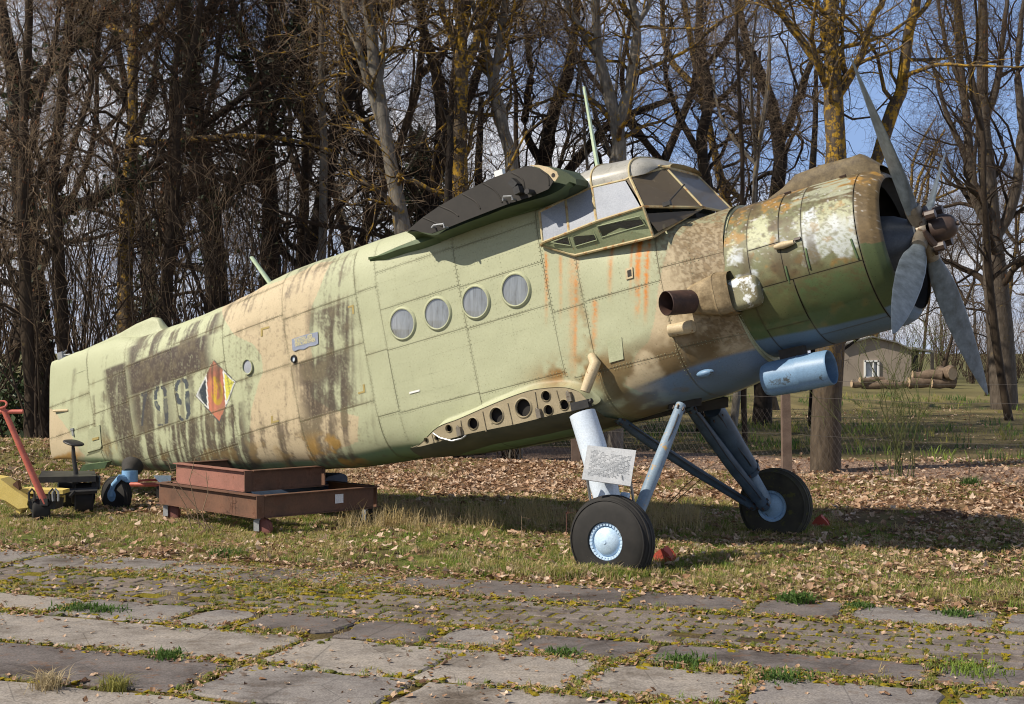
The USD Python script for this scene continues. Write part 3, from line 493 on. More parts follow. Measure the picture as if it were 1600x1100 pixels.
    if s.max() > 8.1 and s.min() < 9.4:
        ins, wht, inn, red, rw = [pip(g, s, v) for g in (EMB_OUT, EMB_WHITE, EMB_IN, EMB_RED, EMB_RW)]
        gap = ~((np.abs(((s * 3.1 + v * 4.3) % 1.1) - .5) < .05))
        col = mixc(col, (0.05, 0.055, 0.06), (ins & gap).astype(float) * .92)
        col = mixc(col, (0.62, 0.64, 0.62), (wht & gap).astype(float) * .85)
        col = mixc(col, (0.035, 0.045, 0.055), (inn & (s > EMB_C[0])).astype(float) * (1 - .5 * sstep(.55, .65, n2)))
        col = mixc(col, (0.55, 0.52, 0.06), (inn & (s < EMB_C[0])).astype(float) * .95)
        col = mixc(col, (0.62, 0.62, 0.60), (wht & rw).astype(float))
        col = mixc(col, (0.44, 0.15, 0.085), (wht & red).astype(float) * .97)
        rr = np.hypot((s - EMB_C[0]) * 1.5, v - EMB_C[1] + .02)
        ring = sstep(.10, .115, rr) * sstep(.185, .165, rr) * sstep(.3, .5, n2)
        ham = (np.abs((s - EMB_C[0]) + (v - EMB_C[1]) * .35) < .015) & (rr < .12)
        comp = (np.abs(np.abs(s - EMB_C[0]) - (EMB_C[1] + .12 - v) * .30) < .013) & (rr < .13)
        col = mixc(col, (0.50, 0.33, 0.03), np.clip(ring + .85 * ham + .85 * comp, 0, 1) * (wht & red))
        col = mixc(col, (0.13, 0.06, 0.04), sstep(.46, .6, st2 * .5 + n2 * .5) * sstep(-.25, .25, v - EMB_C[1] + .15) * (wht & red) * .9)
        col = mixc(col, (0.10, 0.06, 0.045), sstep(.35, .6, n2 + .25 * (v - EMB_C[1])) * sstep(EMB_C[1] + .05, EMB_C[1] + .3, v) * (wht & red) * .8)
    # nose grime
    g = sstep(.30, .66, n1 * .2 + n2 * .5 + n3 * .3 + .45 * sstep(2.25, 1.6, s) + .16 * sstep(.0, .5, v) + .10 * sstep(-.2, -.6, v) - .17) * sstep(2.6, 1.9, s + js) * sstep(-0.85, -0.5, v)
    col = mixc(col, (0.115, 0.078, 0.038), g * (.50 + .5 * sstep(.38, .6, n3)) * .95)
    col = mixc(col, (0.30, 0.22, 0.12), sstep(.55, .68, n3) * g * .5)
    g2 = sstep(.38, .60, n2 + .25 * (-.45 - v)) * sstep(3.4, 2.9, s) * sstep(-0.25, -0.60, v + jv) * sstep(1.6, 2.0, s)
    col = mixc(col, (0.13, 0.085, 0.035), g2 * .9)
    blue = sstep(0.02, -0.02, v + 0.71 + 0.10 * (s - 1.7) + jv * .3) * sstep(3.0, 2.4, s + js)
    col = mixc(col, BLUE, blue * (.92 - .5 * sstep(.5, .62, n2) * sstep(1.9, 2.6, s)))
    # rust and orange algae runs
    for (x, y0, y1, wd, k) in ((1003, 372, 475, .032, 1.0), (1016, 370, 475, .026, 1.0), (990, 380, 440, .016, .45), (957, 385, 440, .024, .55), (900, 405, 560, .026, .50), (893, 400, 590, .05, .20), (853, 395, 480, .020, .6), (875, 400, 480, .02, .3), (928, 470, 540, .03, .5)):
        c0, c1 = sv(x, y0), sv(x, y1); ac = c0[0] * TREND[1] + c0[1] * TREND[0]; z0 = c0[1] * TREND[1] - c0[0] * TREND[0]; z1 = c1[1] * TREND[1] - c1[0] * TREND[0]
        m = np.exp(-((a - ac - .012 * np.sin(z * 3)) / wd) ** 2 * 1.2) * sstep(z1 - .25, z1 + .15, z) * sstep(z0 + .03, z0 - .03, z) * sstep(.22, .62, .6 * st2 + .4 * n3) * (.6 + .4 * sstep(z1, z0, z))
        col = mixc(col, np.array([0.50, 0.165, 0.015]) * (.75 + .5 * n3[..., None]), np.clip(m * k * 1.9, 0, .96))
    o = sv(893, 582)
    m = 1.3 * np.exp(-(((s - o[0]) / .40) ** 2 + ((v - o[1]) / .15) ** 2)) * sstep(.34, .52, n2) + .9 * np.exp(-(((s - 3.12) / .05) ** 2)) * sstep(-.62, -.1, -np.abs(v + .2)) * sstep(.4, .6, n2)
    col = mixc(col, np.array([0.22, 0.115, 0.03]) * (.5 + n3[..., None]), np.clip(m, 0, 1) * .92)
    m = sstep(.55, .66, n2) * sstep(.28, .06, np.abs(v - vb - .22)) * sstep(6.0, 6.6, s) * (sstep(7.5, 6.6, s) + .35) * sstep(11.6, 11.0, s)
    col = mixc(col, (0.36, 0.20, 0.03), np.clip(m, 0, 1) * .6)
    o = sv(125, 715); m = np.exp(-(((s - o[0]) / .28) ** 2 + ((v - o[1] - .02) / .10) ** 2)); col = mixc(col, (0.34, 0.19, 0.05), sstep(.3, .7, m * n2 * 2) * .9)
    # dirt caught along the seams
    sd = np.minimum(seam_s, seam_v)
    m = sstep(.013, .0, sd) * (0.20 + .5 * sstep(.42, .62, n2)) * (.45 + .55 * sstep(5.6, 6.2, s) + .5 * sstep(3.6, 3.2, s)); col = mixc(col, (0.14, 0.11, 0.06), np.clip(m, 0, 1))
    m = sstep(.09, .0, seam_v) * sstep(.45, .65, st2) * .35 * sstep(5.5, 6.2, s); col = mixc(col, (0.15, 0.12, 0.065), m)
    return col

# ---- skin panels: bays between frames, rows between stringers (heights at the two ends of the bay)
BAYS = [(1.64, 2.25, [-0.56, -0.16, 0.22]), (2.25, 3.09, [-0.60, 0.10]), (3.09, 3.46, [-0.60, 0.08]), (3.46, 4.50, [-0.52, 0.17, 0.61, 1.02]), (4.50, 5.56, [-0.50, 0.185, 0.63, 1.04]), (5.56, 5.87, [-0.48, 0.20, 0.90]),
        (5.87, 7.05, [-0.30, 0.345, 0.89, 1.36]), (7.05, 8.18, [-0.25, 0.375, 0.95, 1.33]), (8.18, 9.25, [-0.34, 0.11, 0.66, 1.10]), (9.25, 10.28, [-0.18, 0.14, 0.635, 1.05]), (10.28, 11.15, [0.16, 0.60, 1.0]), (11.15, 12.03, [0.48, 0.90])]
FUS = MB()
SS = np.unique(np.round(np.concatenate([np.linspace(1.62, 12.03, 90)]), 4)); R = []
for s in SS:                                             # inner hull (starboard side 12 mm inside the skin) and the port skin
    q, t, v, nt, nv, L = section(s); u = np.linspace(0, 1, 28); tt, vv, a, b = [np.interp(u, q, x) for x in (t, v, nt, nv)]
    R.append(np.concatenate([WS(s, np.maximum(tt - .014 * a, 0), vv - .014 * b), WS(s, -tt[::-1], vv[::-1])[1:]]))
FUS.grid(np.array(R))
for s, flip in ((1.62, 1), (12.03, 0)):
    q, t, v, *_ = section(s); u = np.linspace(0, 1, 24); ring = np.concatenate([WS(s, np.interp(u, q, t), np.interp(u, q, v)), WS(s, -np.interp(u, q, t), np.interp(u, q, v))[::-1]])
    c = ring.mean(0); k = len(ring); FUS.add(np.vstack([ring, c]), np.stack([np.arange(k), (np.arange(k) + 1) % k, np.full(k, k)], 1))
fus = part(AIR, 'fuselage', FUS.m, 'sage_paint', smooth=30)
STEP = 0.0125
panel_rng = np.random.default_rng(3)
seams_h, seams_v = [], []
for bi, (s0, s1, rows) in enumerate(BAYS):
    g = 0.0022; ns = max(3, int((s1 - s0) / STEP)); sl = np.linspace(s0 + g, s1 - g, ns)
    secs = [section(s) for s in sl]
    nxt, prv = BAYS[bi + 1][2] if bi + 1 < len(BAYS) else rows, rows
    edges = [np.zeros(ns)] + [np.array([np.interp(r, S[2], S[0]) for S in secs]) for r in rows] + [np.ones(ns)]
    for r in rows: seams_h.append((s0, s1, r))
    seams_v.append(s0)
    Lm = np.mean([S[5] for S in secs])
    for k in range(len(edges) - 1):
        q0, q1 = edges[k] + (g / Lm if k else 0), edges[k + 1] - (g / Lm if k < len(edges) - 2 else 0)
        nq = max(3, int(np.mean(q1 - q0) * Lm / STEP)); u = np.linspace(0, 1, nq); lift = panel_rng.uniform(0, 0.004)
        G, SV = np.zeros((ns, nq, 3)), np.zeros((ns, nq, 5))
        for i, S in enumerate(secs):
            qq = q0[i] + (q1[i] - q0[i]) * u; t, v, a, b = [np.interp(qq, S[0], x) for x in S[1:5]]
            SV[i] = np.stack([np.full(nq, sl[i]), v, t, np.full(nq, min(sl[i] - s0, s1 - sl[i]) + g), np.minimum(qq - q0[i] + (0 if k else 1), q1[i] - qq + (0 if k < len(edges) - 2 else 1)) * Lm + g], -1)
            dent = (meshkit.noise(np.stack([np.full(nq, sl[i]) * 3.1, v * 3.4, t * 3], -1), 9) - .5) * 0.010 + (meshkit.noise(np.stack([np.full(nq, sl[i]) * 8.1, v * 7.4, t * 3], -1), 10) - .5) * 0.0045
            cush = 0.0030 * np.sin(np.pi * ((sl[i] / 0.49) % 1)) ** 2
            e = lift + dent + cush
            G[i] = WS(sl[i], t + a * e, v + b * e)
        c = paint(*[SV[..., j] for j in range(5)])
        m = MB().grid(G[:, ::-1] if False else G)
        part(fus, 'skin_panel', m.m, 'painted_skin', smooth=True, paint=c.reshape(-1, 3))
# ---- rivets along seams, frames and stringers
rv = MB(); DISC = np.array([[math.cos(x), math.sin(x)] for x in np.arange(5) * 2 * np.pi / 5])
def rivet(s, v, r=0.0055):
    q, t, vv, nt, nv, L = section(s); tt, a, b = np.interp(v, vv, t), np.interp(v, vv, nt), np.interp(v, vv, nv)
    p = WS(s, tt + a * .0055, v + b * .0055); e1 = AS; e2 = -AT * b + AU * a; n = AT * a + AU * b
    pts = np.vstack([p + r * (DISC[:, :1] * e1 + DISC[:, 1:] * e2), p + n * .003]); rv.add(pts, [[i, (i + 1) % 5, 5] for i in range(5)])
rr_ = np.random.default_rng(12)
for s0, s1, r in seams_h:
    for o in (-.016, .016):
        for s in np.arange(s0 + .02, s1, .036):
            if rr_.random() < .9: rivet(s, r + o)
for s in sorted(set(seams_v)) + [3.70, 3.95, 4.10, 4.75, 5.05, 5.3, 6.35, 6.8, 7.5, 7.8, 2.65, 1.95, 8.7, 9.75, 10.7, 11.6]:
    edge = s in seams_v
    for o in ((-.016, .016) if edge else (0,)):
        q, t, vv, *_ = section(s)
        for v in np.arange(float(fB(s)) + .14, float(fT(s)) - .16, .04 if edge else .05): rivet(s + o, v, .0055 if edge else .0042)
for v in (-0.35, -0.18, 0.0, 0.34, 0.48, 0.80, 0.92):
    for s in np.arange(3.5, 5.55, .045): rivet(s, v, .0036)
for v in (-.45, -.1, .1, .2, .55, .7, 1.1):
    for s in np.arange(5.9, 8.15, .05): rivet(s, v, .0036)
part(fus, 'rivets', rv.m, 'rivet_tone', kind='stuff')

# ---- round cabin windows
def disc(c_s, c_v, rs, rv_, off, n=28):
    a = np.arange(n) * 2 * np.pi / n; s, v = c_s + rs * np.cos(a), c_v + rv_ * np.sin(a); return np.array([skin_point(x, y, off) for x, y in zip(s, v)])
def window(cx, cy, r, pane_mat, frame_mat='sage_paint', fw=0.028):
    s, v = sv(cx, cy); m = MB(); prof = [(r + fw, .004), (r + fw - .006, .016), (r + .008, .026), (r - .002, .024), (r - .004, .004)]
    G = np.array([disc(s, v, q, q, o, 40) for q, o in prof]); m.grid(np.concatenate([G, G[:, :1]], 1))
    w = part(AIR, 'window', m.m, frame_mat, smooth=40)
    ring = disc(s, v, r, r, .0075, 40); c = skin_point(s, v, .011)
    if r > .1:
        r2 = disc(s, v, r, r, .017, 40); part(w, 'glass_cover', (np.vstack([r2, skin_point(s, v, .024)]), np.stack([np.arange(40), (np.arange(40) + 1) % 40, np.full(40, 40)], 1)), 'clear_cover', smooth=True)
    part(w, 'pane', (np.vstack([ring, c]), np.stack([np.arange(40), (np.arange(40) + 1) % 40, np.full(40, 40)], 1)), pane_mat)
    if r > .1:
        for k in range(26):
            a = k * 2 * np.pi / 26; rivet(s + (r + .045) * math.cos(a), v + (r + .045) * math.sin(a), .0045)
for x, y in ((630, 506), (684.5, 490), (744, 472), (806.5, 453)): window(x, y, 0.158, 'curtain')
window(388, 573, 0.083, 'crazed_pane', fw=.012)
window(460, 561, 0.032, 'light_blue_paint', 'black_steel', .018)
# a hinged hatch, the stencilled plate, cut-here brackets and a small vent
def side_poly(pts_sv, off, depth, m, name, parent=None, **kw):
    poly = Polygon(pts_sv)
    mm = trimesh.creation.extrude_polygon(poly, 1.0, engine='earcut'); q = np.asarray(mm.vertices)
    pts = np.array([skin_point(a, b, off + depth * c) for a, b, c in q]); return part(parent or fus, name, (pts, mm.faces), m, **kw)
side_poly(svs([(142, 670), (157, 664), (160, 697), (158, 701), (144, 705)]), .006, .012, 'sage_paint', 'hatch')
side_poly(svs([(148, 684), (156, 682), (156, 686), (148, 688)]), .019, .003, 'bracket_ochre', 'stripe')
side_poly(svs([(144, 708), (160, 702), (161, 722), (146, 726)]), .006, .006, 'sage_paint', 'hatch')
pl = [(457, 530), (478, 523), (497.5, 518.5), (498.5, 537), (493, 540), (484, 541), (476, 546), (468, 546), (461, 549), (458, 547)]
plate = side_poly(svs(pl), .007, .006, 'plate_blue', 'warning_plate', AIR, label='blue grey plate with two lines of yellow stencil lettering')
def side_text(txt, p0, p1, hgt, off, m, name, parent, bold=True):
    tm = meshkit.text_mesh(txt, 1.0, .05, bold=bold); q = np.asarray(tm.vertices); w = q[:, 0].max(); a, b = np.array(sv(*p0)), np.array(sv(*p1)); d = b - a
    up = np.array([0.0, 1.0]); pts = np.array([skin_point(*(a + d * (x / w) + up * hgt * y), off + (.002 if z > .02 else 0)) for x, y, z in q]); part(parent, name, (pts, tm.faces), m)
side_text('IM NOTFALL HIER', (462, 535.5), (489.5, 527.5), .042, .0135, 'print_yellow', 'lettering', plate)
side_text('GEWALTSAM ÖFFNEN', (462.5, 541.5), (494, 533), .042, .0135, 'print_yellow', 'lettering', plate)
for c, d1, d2 in (((408, 513), (13, -3.5), (0, 13)), ((553, 476), (-9, 2.5), (1, 14)), ((571, 613), (-11, 3), (-1, -13)), ((424, 662), (12, -3), (0, -12))):
    c = np.array(c, float); d1 = np.array(d1, float); d2 = np.array(d2, float); w1, w2 = d1 / np.linalg.norm(d1) * 3, d2 / np.linalg.norm(d2) * 3
    side_poly(svs([c, c + d1, c + d1 + w2, c + w1 + w2, c + w1 + d2, c + d2]), .005, .0015, 'bracket_ochre', 'corner_mark')
v0 = side_poly(svs([(978, 420), (989, 417), (990, 434), (979, 437)]), .006, .008, 'tan_paint', 'vent', AIR)
side_poly(svs([(981, 423), (987, 421), (988, 431), (982, 433)]), .0145, .002, 'dark_liner', 'opening', v0)
side_poly(svs([(949, 533), (972, 527), (975, 561), (953, 567)]), .005, .007, 'sage_paint', 'hatch')
side_poly(svs([(640, 612.5), (656, 608.5), (656, 611.5), (640, 615.5)]), .005, .001, 'white_paint', 'stencil_label')
# stern peg, clip, bracket
m = MB(); a, b = P(84, 642, .12), P(107, 641, .14); m.tube([a, b], [.017, .017], 8); part(fus, 'peg', m.m, 'tan_paint', smooth=30)
m = MB(); c = P(96, 556, .03); m.box(c, .05 * AS, .03 * AT, .05 * AU); m.tube([c, c - .12 * AS + .05 * AU], .012, 6); m.tube([c - .05 * AS, c - .18 * AS - .02 * AU], .01, 6); part(AIR, 'light_bracket', m.m, 'galvanised')
m = MB(); c = skin_point(*sv(123, 668), .01); m.box(c, .03 * AS, .02 * AT, .012 * AU); m.box(c - .05 * AU, .015 * AS, .015 * AT, .04 * AU); part(AIR, 'clip', m.m, 'galvanised')
# fin root hump
m = MB(); G = []
for (x, top, hw) in ((9.70, 1.41, .10), (9.80, 1.50, .075), (9.86, 1.62, .05), (9.98, 1.66, .045), (10.3, 1.645, .042), (10.62, 1.60, .04), (11.0, 1.57, .03), (11.5, 1.54, .02)):
    base = 1.22; a = np.linspace(0, np.pi, 13); pw = np.abs(np.cos(a)) ** .9 * np.sign(np.cos(a))
    wb = side_t(x, 1.30) + .015
    hh = np.sin(a); wid = hw + (wb - hw) * (1 - hh) ** 2.2
    G.append(W3(x, np.sign(np.cos(a)) * np.where(hh > .999, 0, wid) * np.minimum(1, np.abs(np.cos(a)) * 3), base + (top - base) * hh))
m.grid(np.array(G)); part(AIR, 'fin_stub', m.m, 'sage_paint', smooth=50)
# aerial masts
def mast(b, tip, r0, r1, name):
    m = MB(); m.tube([b, (b + tip) / 2, tip], [r0, (r0 + r1) / 2, r1], 10, flat=.6); part(AIR, name, m.m, 'mast_paint', smooth=40)
mast(P(936, 274, 0), P(912.5, 136, 0), .042, .026, 'aerial_mast')
mast(P(427, 449, .0), P(393, 402, .0), .042, .034, 'aerial_mast')

# ---- engine cowling
CR = lambda s: np.interp(s, [0.16, 0.18, 0.24, 0.34, 0.5, 0.8, 1.2, 1.55, 1.72], [0.60, 0.655, 0.705, 0.737, 0.748, 0.757, 0.757, 0.752, 0.742])
CC = -0.045                                                # cowling axis height
def csv(px, py):
    t = .6
    for _ in range(30):
        s, v = inv(px, py, t); r = float(CR(s)); t = .5 * t + .5 * math.sqrt(max(r * r - (v - CC) ** 2, 0.0))
    return s, v, math.degrees(math.atan2(v - CC, t))       # angle up from the starboard side
def cpoly(L): return np.array([(lambda q: (q[0], q[2]))(csv(1000 + a / 2.75, 240 + b / 2.75)) for a, b in L])
WA = cpoly([(385, 335), (420, 315), (428, 380), (420, 400), (452, 402), (450, 475), (372, 478), (376, 425), (395, 400)])
WB = cpoly([(655, 275), (780, 222), (890, 192), (928, 235), (945, 380), (900, 432), (850, 440), (820, 395), (780, 425), (725, 480), (690, 470), (705, 400), (660, 335)])
WC = cpoly([(470, 305), (550, 268), (585, 330), (570, 400), (520, 380), (470, 430)])
WD = cpoly([(650, 190), (700, 155), (800, 115), (935, 78), (915, 180), (760, 205), (655, 240)])
WE = cpoly([(395, 520), (510, 495), (520, 560), (500, 590), (430, 600), (390, 570)])
WF = cpoly([(590, 280), (640, 290), (650, 330), (640, 400), (600, 420), (585, 350)])
GRN = cpoly([(390, 660), (640, 610), (800, 570), (990, 518), (1060, 600), (1140, 760), (700, 900), (470, 800)])
BLU = cpoly([(470, 860), (600, 828), (760, 790), (930, 745), (1120, 690), (1180, 800), (900, 900), (560, 960)])
def cowl_paint(s, ang, sd):
    a = np.radians(ang); p = np.stack([s, np.cos(a) * .75, np.sin(a) * .75], -1)
    n1, n2, n3 = fbm(p * 2.5, 4, 21), fbm(p * 8, 4, 22), .55 * fbm(p * 24, 3, 23) + .45 * (1.6 * meshkit.noise(p * 55, 14) - .3)
    st = fbm(np.stack([s * 9, ang * .035, 0 * s], -1), 4, 24)
    col = np.ones(s.shape + (3,)) * np.array([0.105, 0.074, 0.034]) * (.15 + 1.0 * n2[..., None] + .75 * n3[..., None])
    col = mixc(col, (0.15, 0.165, 0.085), sstep(.40, .58, n1 * .5 + n2 * .5) * sstep(75, 35, ang) * .85)
    col = mixc(col, (0.30, 0.155, 0.03), sstep(.54, .66, n2 + .12 * sstep(20, 60, ang) - .05) * .75)
    j = (fbm(p * 6, 3, 25) - .5); js, ja = j * .16, (fbm(p * 6, 3, 26) - .5) * 22
    pale, white = (0.37, 0.385, 0.25), (0.43, 0.47, 0.50)
    js2, ja2 = (n3 - .5) * .05, (fbm(p * 20, 2, 28) - .5) * 5
    m = lambda g, k=1.0: np.mean([pip(g, s + js * k + js2 + o * .006, ang + ja * k + ja2 + q * .5) for o, q in ((-1, -1), (1, -1), (0, 0), (-1, 1), (1, 1))], 0)
    col = mixc(col, (0.27, 0.28, 0.20), m(WD) * sstep(.35, .5, fbm(np.stack([s * 6, ang * .3, 0 * s], -1), 3, 29)))
    col = mixc(col, pale, m(WC) * sstep(.36, .48, n2))
    B = m(WB, .6) * (1 - .72 * sstep(.46, .60, .45 * n2 + .55 * n3)) * (.70 + .30 * sstep(.35, .55, st)); angb = np.interp(s, [.3, 1.1], [28, 33])
    col = mixc(col, pale, B); col = mixc(col, white, B * sstep(-4, 4, angb - ang + (st - .5) * 50))
    A = m(WA, .6) * (1 - .85 * sstep(.46, .58, .5 * n2 + .5 * n3)); col = mixc(col, pale, A); col = mixc(col, white, A * sstep(-3, 3, 20 - ang + (st - .5) * 40))
    col = mixc(col, white, m(WE) * sstep(.40, .52, n2)); col = mixc(col, white, m(WF) * sstep(.5, .6, n3 * .5 + n2 * .5))
    dk = sstep(.45, .60, st * .6 + n2 * .4) * sstep(26, 8, ang) * sstep(-22, -8, ang); col = mixc(col, (0.075, 0.058, 0.028), dk * .8)
    col = mixc(col, (0.06, 0.045, 0.022), sstep(.54, .66, n3 * .5 + n1 * .5) * sstep(5, 30, ang) * .6)
    gm = np.maximum(m(GRN, .25), sstep(6, -6, ang + 12 + ja * .4) * 1.0)
    col = mixc(col, np.array([0.070, 0.105, 0.043]), gm * (1 - .25 * sstep(.55, .65, n2)))
    col = mixc(col, (0.15, 0.14, 0.06), gm * sstep(.50, .66, n1) * .5)
    col = mixc(col, np.array([0.085, 0.066, 0.03]), gm * sstep(-44, -8, ang + (st - .5) * 40) * sstep(.32, .54, n2 * .6 + n3 * .4) * .85)
    bm = np.maximum(0 * m(BLU, .1), sstep(1.5, -1.5, ang - np.interp(s, [.2, 1.7], [-58, -51]) + ja * .08)); col = mixc(col, BLUE, bm * .9)
    lip = sstep(.37, .34, s); lc = np.where((ang > -4 + ja)[..., None], np.array([0.115, 0.08, 0.038]) * (.3 + .9 * n2[..., None] + .6 * n3[..., None]), np.array([0.062, 0.085, 0.034]))
    lc = mixc(lc, (0.30, 0.17, 0.04), sstep(.55, .66, n2) * sstep(20, 50, ang)); lc = mixc(lc, BLUE, sstep(1, -1, ang + 52) * .9)
    col = col * (1 - lip[..., None]) + lc * lip[..., None]
    col = mixc(col, (0.62, 0.63, 0.62), sstep(.70, .84, n3) * sstep(-5, 20, ang) * .5)
    return mixc(col, (0.06, 0.05, 0.03), sstep(.018, 0, sd) * .8)
M = MB(); ss = np.linspace(.20, 1.72, 24); M.lathe(AO + CC * AU, AS, [(.30, .60), (.20, .64)] + [(x, float(CR(x)) - .012) for x in ss[1:]] + [(1.72, .60), (1.72, .3)], 64, up=AU)
cowl = part(AIR, 'cowling', M.m, 'dark_liner', smooth=40)
def cpanel(s0, s1, a0, a1, lift=0.0, name='cowl_panel', fine=True, g=.0025):
    st = .0125 if fine else .06
    ns = max(3, int((s1 - s0) / st)); na = max(3, int(math.radians(a1 - a0) * .75 / st))
    s = np.linspace(s0 + g, s1 - g, ns)[:, None] + np.zeros(na); ga = math.degrees(g / .75); a = np.linspace(a0 + ga, a1 - ga, na)[None] + np.zeros((ns, 1))
    r = CR(s) + lift + (meshkit.noise(np.stack([s * 4, a * .05, 0 * a], -1), 31) - .5) * .006
    sd = np.minimum(np.minimum(s - s0, s1 - s), np.radians(np.minimum(a - a0, a1 - a)) * .75) + g
    G = W3(s, r * np.cos(np.radians(a)), CC + r * np.sin(np.radians(a)))
    part(cowl, name, MB().grid(G).m, 'painted_skin', smooth=True, paint=cowl_paint(s, a, sd).reshape(-1, 3))
cpanel(.165, .36, -95, 95, .004, 'cowl_lip')
cpanel(.165, .36, 95, 265, .004, 'cowl_lip', False)
sp = csv(1000 + 465 / 2.75, 240 + 440 / 2.75); hp = csv(1000 + 590 / 2.75, 240 + 160 / 2.75)
top, hatch_lo = 92, 9
for s0, s1 in ((.365, .86), (.86, 1.08)): cpanel(s0, s1, -12, top, .001)
cpanel(1.08, 1.40, 16, 66, .006); cpanel(1.08, 1.40, 66, top, .002); cpanel(1.08, 1.40, -12, 16, .002); cpanel(1.40, 1.72, -12, top, .003)
cpanel(.365, 1.02, -62, -12, .004); cpanel(1.02, 1.45, -44, -12, .012); cpanel(1.02, 1.45, -90, -44, .002); cpanel(1.45, 1.72, -90, -12, .0); cpanel(.365, 1.02, -90, -62, .001)
cpanel(.365, 1.72, 92, 270, .0, fine=False)
# hinges and latches on the cowling
def cpt(s, ang, off=0.0): r = float(CR(s)) + off; return W3(s, r * math.cos(math.radians(ang)), CC + r * math.sin(math.radians(ang)))
for s0, a0, s1, a1 in ((.42, 4, .40, -10), (.84, 6, .84, -8), (1.06, -2, 1.06, -14)):
    m = MB(); m.tube([cpt(s0, a0, .008), cpt((s0 + s1) / 2, (a0 + a1) / 2, .01), cpt(s1, a1, .008)], .010, 6); part(cowl, 'hinge', m.m, 'green_paint', smooth=True)
for s0, ang in ((.52, 70), (1.06, 68), (.9, 14)):
    m = MB(); n = cpt(s0, ang, 1) - cpt(s0, ang, 0); m.box(cpt(s0, ang, .012), .03 * AS, .012 * np.cross(n, AS), .01 * n); part(cowl, 'latch', m.m, 'hub_brown')
m = MB(); c = cpt(1.02, 12, .03); m.tube([c - .09 * AS, c + .02 * AS, c + .10 * AS], [.02, .035, .02], 10); part(cowl, 'fairing', m.m, 'tan_paint', smooth=40)
# intake scoop on top
m = MB(); G = []
for s, h, w in ((1.35, .705, .13), (1.15, .77, .17), (1.0, .855, .19), (.75, .87, .19), (.45, .855, .19), (.36, .86, .185), (.30, .80, .17), (.2, .70, .14)):
    a = np.linspace(0, np.pi, 13); c, sn = np.cos(a), np.sin(a); b = .60
    G.append(W3(s, w * np.sign(c) * np.abs(c) ** .45 * 1.15, b + (h - b) * np.abs(sn) ** .45))
m.grid(np.array(G)); part(AIR, 'air_scoop', m.m, 'scoop_brown', smooth=45)
# box bulge ahead of the exhaust, exhaust shroud and pipe
def blob(c, ex, ey, ez, n=3.2, k=20):
    u, w = np.meshgrid(np.linspace(-np.pi / 2, np.pi / 2, k), np.linspace(-np.pi, np.pi, 2 * k), indexing='ij'); f = lambda x: np.sign(x) * np.abs(x) ** (2 / n)
    x, y, z = f(np.cos(u)) * f(np.cos(w)), f(np.cos(u)) * f(np.sin(w)), f(np.sin(u))
    return np.asarray(c) + x[..., None] * ex + y[..., None] * ey + z[..., None] * ez
s_, v_, _a = csv(1160, 455); t_ = math.sqrt(max(.75 ** 2 - (v_ - CC) ** 2, 0))
m = MB().grid(blob(W3(s_ + .02, t_ - .02, v_ - .02), .21 * AS, .13 * AT, .15 * AU, 4.5)); part(AIR, 'exhaust_bulge', m.m, 'flaky_paint', smooth=True)
e0, e1 = P(1041, 474, 1.20), P(1092, 470, .86); ax = (e0 - e1) / np.linalg.norm(e0 - e1)
def sq_loft(st, n=3.6, k=28):                            # stations: centre, half height, half width; squarish rings joined
    a = np.linspace(0, 2 * np.pi, k + 1); c, sn = np.cos(a), np.sin(a); f = lambda x: np.sign(x) * np.abs(x) ** (2 / n)
    return np.array([np.asarray(q) + f(c)[:, None] * wd * AT + f(sn)[:, None] * hh * AU for q, hh, wd in st])
c0, c1, c2, c3 = P(1152, 456, .70), P(1132, 460, .76), P(1108, 465, .80), P(1086, 470, .84)
part(AIR, 'exhaust_shroud', MB().grid(sq_loft([(c0, .20, .20), (c1, .205, .215), (c2, .17, .19), (c3, .135, .145), (c3 + AS * .01, .118, .12)])).m, 'dirty_tan', smooth=45)
part(AIR, 'shroud_strap', MB().grid(sq_loft([(c1 + AS * .01, .210, .220), (c1 + AS * .035, .207, .217)])).m, 'dirty_tan', smooth=45)
m = MB(); L = np.linalg.norm(e0 - e1); m.lathe(e1, ax, [(-.05, .110), (L, .115), (L + .006, .110), (L - .03, .104), (-.05, .10), (-.05, 0)], 32); part(AIR, 'exhaust_pipe', m.m, 'burnt_steel', smooth=40)
a, b = P(1046, 517, .90), P(1082, 510, .88); m = MB().tube([a + (a - b) * .03, a, b, b + (b - a) * .05], [.045, .062, .062, .055], 14); part(AIR, 'drain_pod', m.m, 'tan_paint', smooth=40)
a = P(1102, 583, .72); m = MB().grid(blob(a, .09 * AS, .05 * AT, .035 * AU, 2)); part(AIR, 'vent_blister', m.m, 'pod_blue', smooth=True)
# oil cooler drum under the nose
o0, o1 = P(1197, 594, .30), P(1297, 574, .30); oax = (o1 - o0) / np.linalg.norm(o1 - o0); OL = np.linalg.norm(o1 - o0)
m = MB().lathe(o0, oax, [(-.02, 0), (-.02, .10), (.0, .145), (.06, .165), (OL * .55, .172), (OL * .57, .176), (OL * .59, .172), (OL, .165), (OL + .015, .158), (OL, .147), (OL * .6, .14), (OL * .6, 0)], 36); part(AIR, 'oil_cooler', m.m, 'pod_blue', smooth=35)
m = MB().box((o0 + o1) / 2 + .19 * AU - .1 * AS * 0, .12 * oax, .05 * AT, .06 * AU); part(AIR, 'cooler_mount', m.m, 'dark_liner')

